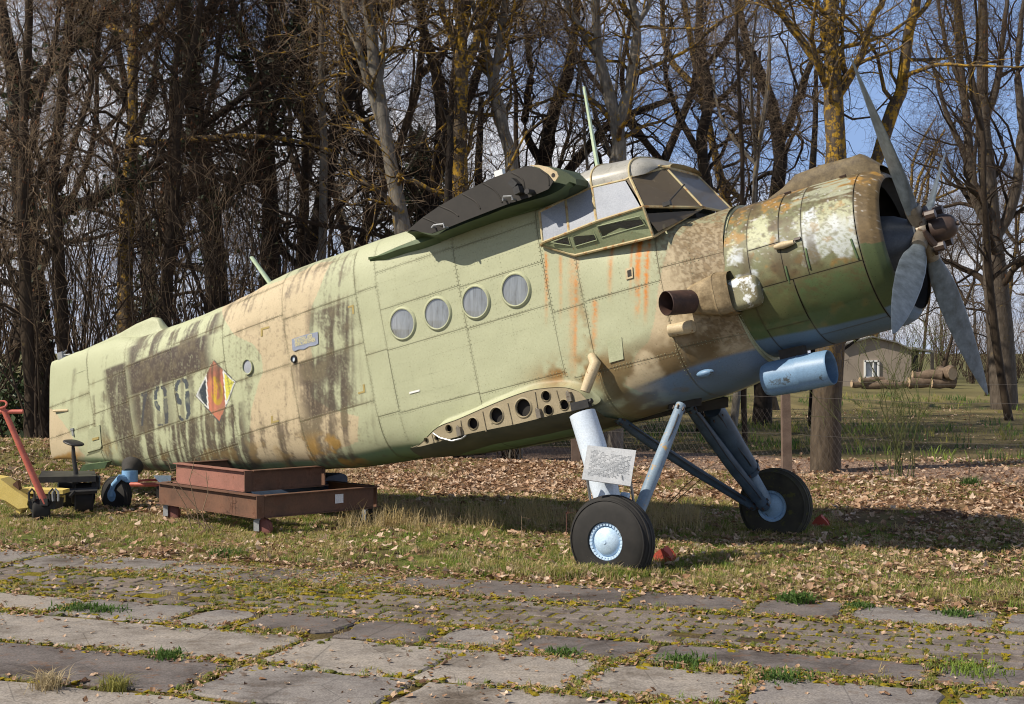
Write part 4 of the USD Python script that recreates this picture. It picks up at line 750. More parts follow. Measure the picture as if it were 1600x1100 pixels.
# ---- engine and propeller
eng = part(AIR, 'engine', MB().lathe(AO + CC * AU, AS, [(.02, .0), (.02, .16), (.10, .20), (.22, .27), (.34, .30), (.5, .32)], 32).m, 'engine_grey', smooth=35)
for k in range(9):
    a = k * 2 * np.pi / 9 + .35; d = math.cos(a) * AU + math.sin(a) * AT; c = AO + CC * AU + .52 * AS; m = MB()
    prof = [(.26, .08)]
    for i in range(9): prof += [(.30 + i * .032, .085), (.30 + i * .032 + .002, .118), (.30 + i * .032 + .010, .118), (.30 + i * .032 + .012, .085)]
    m.lathe(c, d, prof + [(.62, .075), (.635, 0)], 14); part(eng, 'cylinder', m.m, 'black_steel')
m = MB().lathe(AO + .03 * AS, -AS, [(-.05, .12), (.0, .13), (.06, .13), (.10, .11)], 24); prop = part(AIR, 'propeller', m.m, 'hub_steel', smooth=35)
part(prop, 'spinner', MB().lathe(AO - .10 * AS, -AS, [(0, .115), (.05, .125), (.12, .122), (.19, .09), (.215, .05), (.215, .02), (.245, .02), (.245, 0)], 24).m, 'hub_brown', smooth=35)
def blade(d, tw=-1):
    side = np.cross(AS, d); G = []
    for r, ch, th, tws in ((.20, .060, .060, 60), (.30, .065, .058, 58), (.38, .085, .046, 54), (.48, .108, .034, 48), (.65, .126, .026, 43), (.9, .130, .021, 38), (1.2, .116, .016, 33), (1.45, .090, .012, 29), (1.62, .062, .008, 27), (1.74, .034, .006, 26), (1.81, .008, .004, 26)):
        b = math.radians(tws); cv = math.cos(b) * side - math.sin(b) * AS * tw; nv = np.cross(d, cv)
        a = np.linspace(0, 2 * np.pi, 17)[:-1]; G.append(AO + d * r + np.cos(a)[:, None] * ch * cv + np.sin(a)[:, None] * th * nv * np.where(np.sin(a) > 0, 1.3, .5)[:, None])
    G = np.array(G); G = np.concatenate([G, G[:, :1]], 1); part(prop, 'blade', MB().grid(G).m, 'blade_metal', smooth=50)
    part(prop, 'blade_root', MB().tube([AO + d * .08, AO + d * .2, AO + d * .28], [.085, .08, .07], 16).m, 'hub_steel', smooth=35)
    c = AO + d * .19 - AS * .06; q = np.cross(AS, d); m = MB(); m.tube([c + q * .10 - AS * .02, c + q * .02 - AS * .03, c - q * .05 - AS * .05, c - q * .09 - AS * .09], [.02, .035, .035, .03], 8); m.tube([c - q * .09 - AS * .05, c - q * .09 - AS * .14], .042, 8); part(prop, 'counterweight', m.m, 'hub_brown', smooth=40)
for k in range(4):
    a = math.radians(32 + 90 * k); blade(math.cos(a) * AU + math.sin(a) * AT)

# ---- canopy
def V3(px, py, t): s, v = inv(px, py, t); return np.array([s, t, v])
def WX(p): p = np.asarray(p, float); return W3(p[..., 0], p[..., 1], p[..., 2])
Da, Ta, Ba, Db = V3(984, 277, .76), V3(1040, 262, .36), V3(1098, 324, .40), V3(1005, 323, 1.0)
U0, U1, U2 = V3(884, 311, .80), V3(925, 293, .79), V3(978, 281, .77)
Ub = V3(843, 331, .95)
R0, R1, R2 = V3(848, 379, 1.0), V3(889, 363, 1.03), V3(932, 346, 1.04)
S0, S1, S2, S3 = V3(845, 383, .945), V3(899, 399, .935), V3(1021, 370, .93), V3(1098, 333, .50)
mir = lambda p: p * [1, -1, 1]
CAN = MB()
def bar(a, b, w=.0145, mb=None):
    A_, B_ = WX(a), WX(b); (mb or CAN).tube([A_, B_], w, 6)
def quad_pane(c, m, inset=.012, off=0.006, mirror=True, name='pane', parent=None):
    for k in ((0, 1) if mirror else (0,)):
        q = [mir(x) if k else x for x in c]; q = [np.asarray(x) for x in q]; ctr = sum(q) / len(q)
        q = [x + (ctr - x) * inset / (np.linalg.norm(ctr - x) + 1e-9) for x in q]; w = WX(q); n = np.cross(w[1] - w[0], w[-1] - w[0]); n /= np.linalg.norm(n)
        mb = MB()
        if len(q) == 4: mb.hexa(np.vstack([w - n * .002, w + n * .002]))
        else: mb.add(np.vstack([w - n * .002, w + n * .002]), [[0, 2, 1], [3, 4, 5], [0, 1, 4], [0, 4, 3], [1, 2, 5], [1, 5, 4], [2, 0, 3], [2, 3, 5]])
        part(can, name, mb.m, m)
bars = [(Da, Ta), (Ta, Ba), (Da, Db), (Db, Ba), (U0, U1), (U1, U2), (U2, Da), (R0, R1), (R1, R2), (R2, Db), (U0, R1), (U1, R2), (Ub, R0), (Ub, U0), (S0, S1), (S1, S2), (S2, Ba), (R0, S0), (S2, Db)]
for a, b in bars:
    bar(a, b); bar(mir(a), mir(b))
BtL, BtR = np.array([Ta[0] - .04, .0, Ta[2] + .05]), None
bar(Ta, mir(Ta)); bar(Ba, mir(Ba))
can = part(AIR, 'canopy', CAN.m, 'rust_frame', smooth=30)
quad_pane([Da, Ta, Ba, Db], 'dusty_glass')
quad_pane([Ta, mir(Ta), mir(Ba), Ba], 'grey_glass', mirror=False)
quad_pane([Ub, U0, R1, R0], 'crazed_pane'); quad_pane([U0, U1, R2, R1], 'crazed_pane'); quad_pane([U1, U2, Db * .96 + R2 * .04, R2], 'crazed_pane')
quad_pane([U2, Da, Db], 'dusty_glass')
# sloping under-panels with narrow dark lower windows
for k in (1, -1):
    f = lambda p: p * [1, k, 1]
    m = MB(); W_ = WX([f(x) for x in (R0, R1, R2, Db, S0, S1, S2)]); m.add(W_, [[0, 4, 5], [0, 5, 1], [1, 5, 6], [1, 6, 2], [2, 6, 3]]); part(can, 'sill_panel', m.m, 'sage_shaded')
    for c in ([V3(895, 368, 1.0), V3(927, 357, 1.0), V3(934, 375, .965), V3(900, 385, .96)], [V3(934, 354, 1.01), V3(1001, 338, .995), V3(1009, 351, .965), V3(941, 371, .965)], [V3(862, 379, 1.0), V3(889, 369, 1.0), V3(893, 384, .965)]):
        quad_pane([f(x + [0, .012, 0]) for x in c], 'dark_glass', mirror=False, name='lower_pane')
        m = MB()
        for i in range(len(c)): m.tube([WX(f(c[i] + [0, .014, 0])), WX(f(c[(i + 1) % len(c)] + [0, .014, 0]))], .006, 5)
        part(can, 'lower_pane_frame', m.m, 'sage_shaded')
    quad_pane([f(Db + [.02, -.01, -.06]), f(Ba + [0, .02, -.03]), f(S2 + [-.05, 0, .03])], 'dusty_glass', mirror=False)
    m = MB(); m.add(WX([f(S2), f(S3), f(Ba), f(Ba + [.1, -.2, -.1])]), [[0, 1, 2], [0, 2, 3]])
# roof: arched rows from the rail over to port
rows = []
for s, v, hw, cr in ((Ta[0] - .05, Ta[2] - .02, .36, Ta[2] + .05), (Ta[0] + .03, Ta[2] + .01, .44, 1.29), (Da[0] - .12, Da[2] + .01, .66, 1.385), (Da[0], Da[2], .76, 1.445), (U1[0], U1[2], .79, 1.50), (U0[0], U0[2], .80, 1.48), (U0[0] + .32, U0[2], .92, 1.46)):
    a = np.linspace(0, np.pi, 25); c, sn = np.cos(a), np.sin(a); rows.append(W3(s, hw * np.sign(c) * np.abs(c) ** .75, v + (cr - v) * np.abs(sn) ** .75))
rows = np.array(rows)
part(can, 'roof', MB().grid(rows[1:]).m, 'roof_pane', smooth=40); part(can, 'roof_front', MB().grid(rows[:2]).m, 'rust_frame', smooth=40)
for i in (3, 4, 5): part(can, 'roof_frame', MB().tube(rows[i], .013, 6).m, 'rust_frame', smooth=40)
part(can, 'roof_frame', MB().tube(rows[1], .015, 6).m, 'rust_frame', smooth=40)
m = MB(); a, b, c = WX(Da * .12 + Db * .88 + (Ba - Db) * .35 + [-.03, .02, .02]), WX(Db * .55 + Ba * .45 + [-.05, .02, .28]), None
m.tube([WX(Db * .62 + Ba * .38 + [-.03, .03, .02]), WX(Db * .25 + Ba * .75 + [-.02, .02, .22])], .008, 6); m.box(WX(Db * .62 + Ba * .38 + [-.03, .03, .02]), .04 * AS, .02 * AT, .02 * AU); part(can, 'wiper', m.m, 'black_steel')
# cockpit interior: seats and panel seen through the dusty glass
m = MB()
for t in (.42, -.42):
    m.box(W3(2.95, t, .55), .07 * AS, .22 * AT, .40 * AU); m.box(W3(2.72, t, .30), .22 * AS, .22 * AT, .05 * AU)
part(can, 'seats', m.m, 'dark_liner'); part(can, 'dashboard', MB().box(W3(2.06, 0, .66), .10 * AS, .42 * AT, .07 * AU).m, 'dark_liner')
part(can, 'rear_bulkhead', MB().box(W3(3.40, 0, .9), .02 * AS, .80 * AT, .45 * AU).m, 'hub_brown')

# ---- upper wing root
TW = 1.17
Lp = lambda L, t=TW: np.array([inv(560 + a / 4.706, 240 + b / 4.706, t) for a, b in L])
up = Lp([(340, 578), (470, 470), (600, 377), (750, 292), (900, 214), (1000, 168), (1100, 128), (1180, 100), (1250, 80), (1330, 78), (1400, 92), (1480, 130), (1540, 172)])
lo = Lp([(1545, 215), (1480, 262), (1380, 310), (1260, 345), (1090, 395), (950, 450), (800, 505), (660, 560), (540, 600), (430, 590)])
outl = np.vstack([up, lo]); wp = Polygon(outl).buffer(0)
m = MB().poly(wp, lambda a, b: W3(a, -1.02, b), 2.04, AT); wing = part(AIR, 'wing_root', m.m, 'dark_green', smooth=25)
dark = Lp([(352, 574), (470, 474), (600, 384), (750, 299), (900, 222), (1000, 176), (1100, 138), (1180, 110), (1250, 90), (1330, 112), (1400, 160), (1436, 205), (1400, 262), (1260, 322), (1090, 376), (950, 430), (800, 488), (660, 545), (540, 588), (430, 572)])
part(wing, 'root_cover', MB().poly(Polygon(dark).buffer(0), lambda a, b: W3(a, TW - .008, b), .016, AT).m, 'wing_cap')
for a, b, c in (((1350, 125), (1395, 165), (1405, 235)), ((1130, 140), (1210, 190), (1225, 270)), ((920, 218), (1010, 275), (1060, 360)), ((770, 298), (860, 350), (900, 405)), ((600, 385), (690, 425), (740, 460)), ((480, 470), (560, 505), (620, 535))):
    q = Lp([a, b, c]); cu = smooth_poly(q[:, 0], q[:, 1], 9); part(wing, 'rib', MB().tube(W3(cu[:, 0], TW + .008, cu[:, 1]), .009, 6).m, 'dark_liner', smooth=40)
tan_ = Lp([(1255, 84), (1330, 84), (1400, 100), (1462, 135), (1475, 165), (1450, 205), (1438, 200), (1405, 155), (1335, 106)])
part(wing, 'rim_plate', MB().poly(Polygon(tan_).buffer(0), lambda a, b: W3(a, TW - .006, b), .016, AT).m, 'tan_paint')
c = Lp([(1437, 160)])[0]; part(wing, 'bolt_hole', MB().lathe(W3(c[0], TW + .011, c[1]), AT, [(0, .0), (.001, .022)], 14).m, 'dark_liner')
for pts, r in (([(1150, 205), (1190, 245)], .045), ([(1190, 250), (1205, 300)], .05)):
    q = Lp(pts); m = MB(); a, b = W3(q[0, 0], TW + .05, q[0, 1]), W3(q[1, 0], TW + .05, q[1, 1]); d = (b - a) / 2; m.box((a + b) / 2, d, .045 * AT, .035 * np.cross(d / np.linalg.norm(d), AT)); part(wing, 'fitting', m.m, 'black_steel')
q = Lp([(1285, 285)])[0]; part(wing, 'pin', MB().tube([W3(q[0], TW, q[1]), W3(q[0], TW + .12, q[1])], .028, 10).m, 'black_steel')
for L in ([(1090, 345), (1095, 322), (1155, 318), (1160, 340)], [(570, 545), (585, 530), (655, 520), (660, 545)]):
    q = Lp(L); part(wing, 'handle', MB().tube(np.vstack([W3(q[0, 0], TW, q[0, 1]), W3(q[:, 0], TW + .07, q[:, 1]), W3(q[3, 0], TW, q[3, 1])]), .011, 6).m, 'galvanised', smooth=40)
# flared fillet from the wing's lower edge down to the fuselage side, and the pointed trailing lip
edge_hi = Lp([(1545, 205), (1480, 262), (1380, 310), (1260, 345), (1090, 395), (950, 450), (800, 505), (660, 560), (540, 600), (400, 560), (352, 578)], TW + .035)
edge_lo_px = [(884, 303), (872, 315), (855, 323), (842, 328), (815, 336), (780, 346), (745, 358), (712, 370), (688, 379), (660, 384), (640, 388)]
hi = smooth_poly(edge_hi[:, 0], edge_hi[:, 1], 50); G = []
tl = np.linspace(0, len(edge_lo_px) - 1, 50); lo_px = np.stack([np.interp(tl, range(len(edge_lo_px)), [p[i] for p in edge_lo_px]) for i in (0, 1)], 1)
for k in range(50):
    s0, v0 = hi[k]; s1, v1 = sv(*lo_px[k]); tb = side_t(s1, v1) + .024; f = np.linspace(0, 1, 9)
    cur = (1 - f) ** 4.0
    G.append(W3(s0 + (s1 - s0) * f, tb + (TW + .02 - tb) * cur, v0 + (v1 - v0) * f))
G = np.array(G)
m = MB(); m.grid(G); part(wing, 'fillet', m.m, 'fillet_green', smooth=50)
G = []
for (x, y), (x2, y2), o in (((578, 405), (579, 409), .03), ((600, 396), (604, 406), .06), ((630, 384), (634, 396), .085), ((660, 373), (664, 388), .10), ((690, 362), (690, 379), .09)):
    a, b = sv(x, y), sv(x2, y2); G.append([W3(a[0], side_t(*a) - .01, a[1]), W3(a[0], side_t(*a) + o, a[1] - .01), W3(b[0], side_t(*b) + o * .9, b[1] + .05), W3(b[0], side_t(*b) + .003, b[1])])
part(AIR, 'gutter_lip', MB().grid(np.array(G)).m, 'fillet_green', smooth=30)
G = []
for x, y0, y1, o in ((598, 388, 398, .0), (612, 381, 396, .02), (630, 372, 389, .03), (646, 366, 384, .02)):
    a, b = sv(x, y1), sv(x, y0 + 6); G.append([W3(a[0], side_t(*a) + o, a[1]), W3((a[0] + b[0]) / 2, side_t(*a) * .9 + o + .02, (a[1] + b[1]) / 2 + .03), W3(b[0], .55, b[1] + .06), W3(b[0], .0, b[1] + .10)])
part(AIR, 'ridge_fairing', MB().grid(np.array(G)).m, 'tan_paint', smooth=30)
part(AIR, 'filler_cap', MB().box(P(781, 271, .8), .05 * AS, .03 * AT, .03 * AU).m, 'white_paint')

# ---- lower wing root: ribbed cover with lightening holes in a flared fairing
TL = 1.01
q_up = [(640, 700.5), (656, 694), (683, 668), (715, 655), (747, 641), (775, 629), (800, 619), (824, 611), (845, 607), (880, 605), (905, 612), (918, 626), (926, 634)]
q_lo = [(905, 640), (884, 644), (850, 652), (805, 663), (770, 670), (732, 678), (690, 689), (660, 697)]
ur = np.array([inv(x, y, TL) for x, y in q_up]); lr = np.array([inv(x, y, TL) for x, y in q_lo])
holes = [(216, 952, 8), (250, 946, 8), (288, 915, 12), (365, 900, 19), (440, 874, 25), (525, 850, 29), (597, 812, 16), (605, 857, 16), (655, 840, 16)]
HP = [(inv(560 + x / 2.037, 220 + y / 2.037, TL), r / 2.037 / (2150 / 13.4)) for x, y, r in holes]
rib = Polygon(np.vstack([ur, lr])).buffer(0)
for (s, v), r in HP: rib = rib.difference(Point(s, v).buffer(r * 1.06, 16))
m = MB()
for g in getattr(rib, 'geoms', [rib]): m.poly(g, lambda a, b: W3(a, TL - .012, b), .012, AT)
ribp = part(AIR, 'wing_root_rib', m.m, 'rib_tan')
for (s, v), r in HP:
    part(ribp, 'lightening_hole', MB().lathe(W3(s, TL, v), AT, [(-.02, r * .98), (.004, r * .98), (.012, r * 1.06), (.006, r * 1.18), (.0, r * 1.22)], 24).m, 'rib_tan', smooth=40)
for x0, y0, x1, y1 in ((395, 862, 408, 925), (475, 835, 490, 900), (562, 800, 575, 880), (630, 795, 645, 850), (233, 935, 240, 960), (325, 890, 332, 935)):
    a, b = [W3(*(lambda q: (q[0], TL + .004, q[1]))(inv(560 + x / 2.037, 220 + y / 2.037, TL))) for x, y in ((x0, y0), (x1, y1))]; part(ribp, 'stiffener', MB().tube([a, b], .009, 6).m, 'rib_tan')
for x, y in ((578, 868), (325, 925), (675, 815)):
    q = inv(560 + x / 2.037, 220 + y / 2.037, TL); c = W3(q[0], TL + .02, q[1]); m = MB().box(c, .025 * AS, .02 * AT, .045 * AU); m.tube([c + .03 * AU, c + .06 * AU + .02 * AS], .012, 6); part(ribp, 'bracket', m.m, 'hub_steel')
m = MB(); pts = [(240, 930), (262, 945), (300, 955), (330, 948), (345, 938)]; m.tube([W3(*(lambda q: (q[0], TL + .015, q[1]))(inv(560 + x / 2.037, 220 + y / 2.037, TL))) for x, y in pts], .01, 6); part(ribp, 'cable', m.m, 'galvanised', smooth=40)
part(ribp, 'inner_wall', MB().poly(Polygon(np.vstack([ur, lr])).buffer(-.01), lambda a, b: W3(a, TL - .058, b), .004, AT).m, 'cavity_shade')  # added backing sheet, coloured as the shade seen behind the holes
hi = smooth_poly(ur[:, 0], ur[:, 1], 60); G, SVc = [], []
for s, v in hi:                                           # skirt that flares from the skin out to the rib's upper edge
    f = np.linspace(0, 1, 14); vv = v + .10 * (1 - f) ** 1.0 * np.interp(s, [3.15, 3.3, 3.6, 5.0, 5.5], [.9, 1, 1, .8, .35]); tb = np.array([side_t(s, max(x, float(fB(s)) + .02)) for x in vv]) + .004
    G.append(W3(s, np.maximum(tb, tb + (TL + .006 - tb) * f ** 3.0), vv)); SVc.append(np.stack([np.full(14, s), vv, tb], -1))
G, SVc = np.array(G), np.array(SVc); one = np.ones(SVc.shape[:2])
part(AIR, 'root_fairing', MB().grid(G).m, 'painted_skin', smooth=True, paint=paint(SVc[..., 0], SVc[..., 1], SVc[..., 2], one, one).reshape(-1, 3))
lo_ = smooth_poly(np.r_[ur[-1:, 0], lr[:, 0], ur[:1, 0]], np.r_[ur[-1:, 1], lr[:, 1], ur[:1, 1]], 40)
G = [[W3(s, TL + .003, v), W3(s, TL - .06, v - .05), W3(s, .80, min(v - .12, -.98)), W3(s, .3, float(fB(s)) - .012)] for s, v in lo_]
part(AIR, 'belly_fairing', MB().grid(np.array(G)).m, 'belly', smooth=40)
# strut attachment on the side, and the end fitting of the rib
a, b, c = P(924, 556, .95), P(932, 562, .99), P(914, 612, 1.08)
m = MB().tube([a, b * .9 + c * .1, b * .5 + c * .5, c], [.04, .056, .054, .048], 14); part(AIR, 'strut_fitting', m.m, 'tan_paint', smooth=45)
m = MB(); c = P(908, 633, TL + .03); m.box(c, .10 * AS, .035 * AT, .04 * AU); m.tube([c - .05 * AS, c - .13 * AS + .02 * AU], .025, 8); m.tube([c - .12 * AU, c], .02, 8); part(AIR, 'end_fitting', m.m, 'black_steel', smooth=30)

# ---- landing gear
def wheel(c, ax, R, w, tyre_mat, hub_mat, name, sink=0.0, hub_r=.17, hub_style=True, rot=0.0):
    prof = []
    for a in np.linspace(-1, 1, 25):
        x = a * w / 2; rr = R - (R - hub_r * 1.05) * (0.5 * abs(a) ** 3.2 + .5 * abs(a) ** 12); prof.append((x, rr))
    prof = [(-w / 2 * .80, hub_r)] + prof + [(w / 2 * .80, hub_r)]
    M_ = MB().lathe(c, ax, prof, 64); v, f = M_.m
    low = v[:, 2] < .0; sq = np.clip(.10 - v[:, 2], 0, .2); side = (v - c) @ ax
    v = v + np.outer(np.sign(side) * sq * .25, ax); v[:, 2] = np.maximum(v[:, 2], -.015)
    wp_ = part(AIR, name, MB().lathe(c, ax, [(-w * .36, 0), (-w * .36, hub_r * 1.02), (w * .33, hub_r * 1.02), (w * .33, 0)], 32).m, hub_mat, smooth=30)
    part(wp_, 'tyre', (v, f), tyre_mat, smooth=40)
    for g in (-.34, -.17, 0, .17, .34):
        x0 = g * w; rr = R - (R - hub_r * 1.05) * (0.5 * abs(2 * g) ** 3.2 + .5 * abs(2 * g) ** 12); Mt = MB().lathe(c, ax, [(x0 - w * .055, rr - .006), (x0 - w * .045, rr + .005), (x0 + w * .045, rr + .005), (x0 + w * .055, rr - .006)], 64); vt, ft = Mt.m; vt[:, 2] = np.maximum(vt[:, 2], -.012)
        part(wp_, 'tread_rib', (vt, ft), tyre_mat, smooth=30)
        for sg in (): part(wp_, 'tread_groove', MB().lathe(c, ax, [(sg * w * g * .9, R * .985), (sg * w * (g * .9 + .02), R * 1.004), (sg * w * (g * .9 + .04), R * .975)], 64).m, tyre_mat) if False else None
    if hub_style:
        part(wp_, 'hub_rim', MB().lathe(c + ax * w * .36, ax, [(-.03, hub_r * 1.05), (.01, hub_r * 1.04), (.02, hub_r * .98), (.012, hub_r * .84), (-.015, hub_r * .80)], 40).m, hub_mat, smooth=40)
        for k in range(30):
            a = k * 2 * np.pi / 30; e1 = np.array([ax[1], -ax[0], 0]); d = math.cos(a) * e1 + math.sin(a) * np.array([0, 0, 1]); cc = c + ax * (w * .36 + .012) + d * hub_r * .915
            part(wp_, 'rim_lug', MB().box(cc, d * .012, np.cross(ax, d) * .008, ax * .010).m, hub_mat)
        part(wp_, 'hub_cap', MB().lathe(c + ax * w * .33, ax, [(0, hub_r * .78), (.018, hub_r * .74), (.045, hub_r * .50), (.056, hub_r * .12), (.062, hub_r * .10), (.062, 0)], 36).m, hub_mat, smooth=40)
    return wp_
HW = P(948, 846, 1.78) - AT * .10
wheel(HW, AT, .405, .27, 'black_rubber', 'hub_blue', 'main_wheel')
FWH = P(1209, 790, -1.62); FWH = FWH - AT * .05
fw_ = wheel(FWH, AT, .405, .27, 'mossy_rubber', 'hub_blue_dull', 'main_wheel')
dN, dF = HW[1], FWH[1]
def strut(pts, rad, m, name, n=16, label=None):
    Q = [at(*p) for p in pts]; st = part(AIR, name, MB().tube(Q, rad, n).m, m, smooth=40, label=label)
    if name == 'strut_piston': return st
    if m == 'light_blue_paint': return st
    for e, k, r0 in ((Q[0], Q[1], rad[0]), (Q[-1], Q[-2], rad[-1])):
        d = (k - e) / np.linalg.norm(k - e)
        for o in (.06, .20): part(st, 'clamp_ring', MB().lathe(e + d * o, d, [(-.012, r0 * .9), (-.012, r0 * 1.10), (.012, r0 * 1.10), (.012, r0 * .9)], 18).m, m, smooth=30)
        q = np.cross(d, [0, 1, 0]); q /= np.linalg.norm(q); w_ = np.cross(d, q)
        for a in range(6): c = e + d * .06 + (math.cos(a * 1.05) * q + math.sin(a * 1.05) * w_) * r0 * 1.16; part(st, 'bolt', MB().lathe(c - d * .02, d, [(0, 0), (0, .010), (.04, .010), (.04, 0)], 6).m, 'hub_brown')
    h = [Q[0] + (Q[-1] - Q[0]) * t + np.array([-.02, -1, .1]) * max(rad) * 1.06 + np.array([.012, 0, 0]) * math.sin(t * 9) for t in np.linspace(.08, .92, 12)]
    part(st, 'brake_line', MB().tube(h, .007, 5).m, 'black_steel', smooth=40)
    return st
strut([(910, 646, dN + .35), (924, 690, dN + .28), (944, 760, dN + .18), (950, 782, dN + .17)], [.125, .128, .128, .122], 'light_blue_paint', 'oleo_strut')
strut([(951, 778, dN + .16), (955, 800, dN + .14), (955, 835, dN + .12)], [.075, .07, .07], 'hub_blue', 'strut_piston')
strut([(977, 770, dN + .22), (972, 830, dN + .15)], [.045, .045], 'hub_blue', 'strut_piston')
strut([(1064, 632, dN + .75), (1050, 670, dN + .62), (1018, 750, dN + .34), (996, 805, dN + .16), (985, 835, dN + .10)], [.048, .056, .060, .056, .05], 'strut_paint', 'brace_strut')
strut([(963, 652, 13.7), (1010, 687, 14.0), (1085, 735, 14.5), (1178, 792, 15.05)], [.045, .052, .052, .045], 'dark_strut_paint', 'brace_strut')
strut([(1075, 632, 13.75), (1100, 668, 14.05), (1150, 735, 14.6), (1195, 792, 15.0)], [.050, .062, .070, .062], 'dark_strut_paint', 'brace_strut')
strut([(1113, 640, 14.1), (1118, 650, 14.2), (1150, 702, 14.6), (1174, 736, 14.85)], [.09, .13, .12, .10], 'dark_strut_paint', 'oleo_strut')
strut([(1170, 733, 14.85), (1200, 785, 15.05)], [.06, .06], 'strut_paint', 'strut_piston')
m = MB(); m.box(at(1068, 628, 13.6), [.16, 0, .02], [0, .14, 0], [0, 0, .05]); m.box(at(1105, 632, 14.0), [.18, -.02, .03], [0, .2, 0], [0, 0, .05]); part(AIR, 'gear_mount', m.m, 'dark_liner')
m = MB(); m.tube([P(985, 655, .2), P(1060, 640, .2)], .04, 8); part(AIR, 'belly_fitting', m.m, 'dark_liner')
# tail wheel
TWd = 17.35; tc = at(182, 772, TWd); tc[2] = .20
ta = np.array([-.55, -.835, 0]); tw = wheel(tc, ta, .235, .16, 'black_rubber', 'pod_blue', 'tail_wheel', hub_r=.075, hub_style=False)
part(tw, 'hub_cap', MB().lathe(tc + ta * .055, ta, [(0, .10), (.02, .095), (.03, .06), (.03, .03), (.05, .025), (.05, 0)], 24).m, 'fork_blue', smooth=40)
pv = at(203, 745, TWd)
m = MB()
for sg in (1, -1):
    o = ta * .10 * sg; m.tube([tc + o, tc + o + [0.05, -.02, .14], tc + o + [0.14, -.05, .235], pv + o * .6 + [0, 0, -.02]], [.03, .032, .038, .05], 10)
m.tube([pv - [0, 0, .06], pv + [0, 0, .08]], .10, 16); part(tw, 'fork', m.m, 'fork_blue', smooth=40)
m = MB(); m.tube([pv + [0, 0, .05], pv + [0, .03, .08], pv + [0, .12, .13]], [.085, .11, .14], 18); part(AIR, 'tail_strut', m.m, 'dark_liner', smooth=40)
m = MB(); c = at(150, 728, 17.6); m.box(c, [.16, .0, .02], [0, .1, 0], [.02, 0, .04]); part(AIR, 'tail_door', m.m, 'green_paint')

# ------------------------------------------------------------------ objects around the aircraft
# information board on two thin legs
d0 = HW[1] + .02
c4 = [at(909, 749, d0 - .12), at(985, 760, d0 - .16), at(994, 704, d0 + .02), at(918, 696, d0 + .06)]
SG = thing('information_board', gnd(955, 880) * [1, 1, 0] + [0, 0, 0], 'weathered grey information board of small print on thin legs before the near wheel strut', 'sign')
n = np.cross(c4[1] - c4[0], c4[3] - c4[0]); n /= np.linalg.norm(n); n = n if n[1] < 0 else -n
m = MB().hexa(np.vstack([np.array(c4) - n * .006, np.array(c4) + n * .006])); bd = part(SG, 'board', m.m, 'sign_board')
bl = lambda x, y: c4[3] + (c4[2] - c4[3]) * np.asarray(x)[..., None] + (c4[0] - c4[3]) * np.asarray(y)[..., None] + n * .0075
r_ = np.random.default_rng(5); m = MB()
for row in range(21):
    y = .13 + row * .036; x = .10
    while x < (.36 if row < 2 else .90 - .1 * (row > 17)):
        w = r_.uniform(.008, .04)
        if r_.random() < .78 and not (row > 16 and .70 < x < .85): m.add(np.array([bl(x, y), bl(x + w, y), bl(x + w, y + .013), bl(x, y + .013)]), [[0, 1, 2], [0, 2, 3]])
        x += w + .010
part(bd, 'small_print', m.m, 'print_dark', kind='stuff')
m = MB()
for x, y, x2, y2 in ((.775, .76, .80, .90), (.74, .83, .84, .815)): m.add(np.array([bl(x, y), bl(x + .02, y), bl(x2 + .02, y2), bl(x2, y2)]) + n * .0006, [[0, 1, 2], [0, 2, 3]])
part(bd, 'airplane_drawing', m.m, 'print_dark')
for (x, y), (x2, y2) in (((917, 745), (926, 800)), ((984, 745), (993, 800))):
    a, b = at(x, y, d0 - .02), at(x2, y2, d0 + .10); e = a + (b - a) * (a[2] / (a[2] - b[2])); part(SG, 'leg', MB().tube([a, e - [0, 0, .05]], .012, 8).m, 'galvanised')

# two stacked steel frames on castors
cor = np.array([-2.70, 14.72]); th1, th2 = math.radians(134), math.radians(42)
eL, eR = np.array([math.cos(th1), math.sin(th1), 0]), np.array([math.cos(th2), math.sin(th2), 0])
CART = thing('steel_trolley', np.array([-2.9, 15.7, 0]), 'rust brown trolley of two stacked steel beam frames on castors under the tail', 'trolley')
def ibeam(p0, p1, out, h, fl, m, label=None):            # web with flanges; out: horizontal outward direction
    p0, p1 = np.asarray(p0), np.asarray(p1); ax_ = (p1 - p0) / 2; c = (p0 + p1) / 2; mb = MB(); o = np.asarray(out)
    mb.box(c, ax_, o * .006, np.array([0, 0, h / 2 - .010])); mb.box(c + [0, 0, h / 2 - .005], ax_, o * fl / 2, np.array([0, 0, .005])); mb.box(c - [0, 0, h / 2 - .005], ax_, o * fl / 2, np.array([0, 0, .005]))
    return part(CART, 'beam', mb.m, m, label=label)
def frame(c2, LL, RR, z, h, mats, fl=.10):
    A = np.array([*c2, z]); B = A + eL * LL; C = A + eR * RR; D = B + eR * RR; i = .052
    ibeam(A + eR * .0, B + eR * .0, -eR, h, fl, mats[0]); ibeam(C, D, eR, h, fl, mats[1])
    ibeam(A + eR * i - eL * .0, C - eR * i, -eL, h, fl * .9, mats[1]); ibeam(B + eR * i, D - eR * i, eL, h, fl * .9, mats[1])
    part(CART, 'end_plate', MB().box(A - eL * .010 + eR * .0, eR * .045, eL * .005, np.array([0, 0, h / 2])).m, mats[1])
frame(cor, 2.10, 1.55, .342, .245, ('rusty_steel', 'rusty_steel'))
frame(cor + (eL * .42 + eR * .12)[:2], 1.50, 1.02, .342 + .245 / 2 + .118, .232, ('primer_steel', 'rusty_steel'))
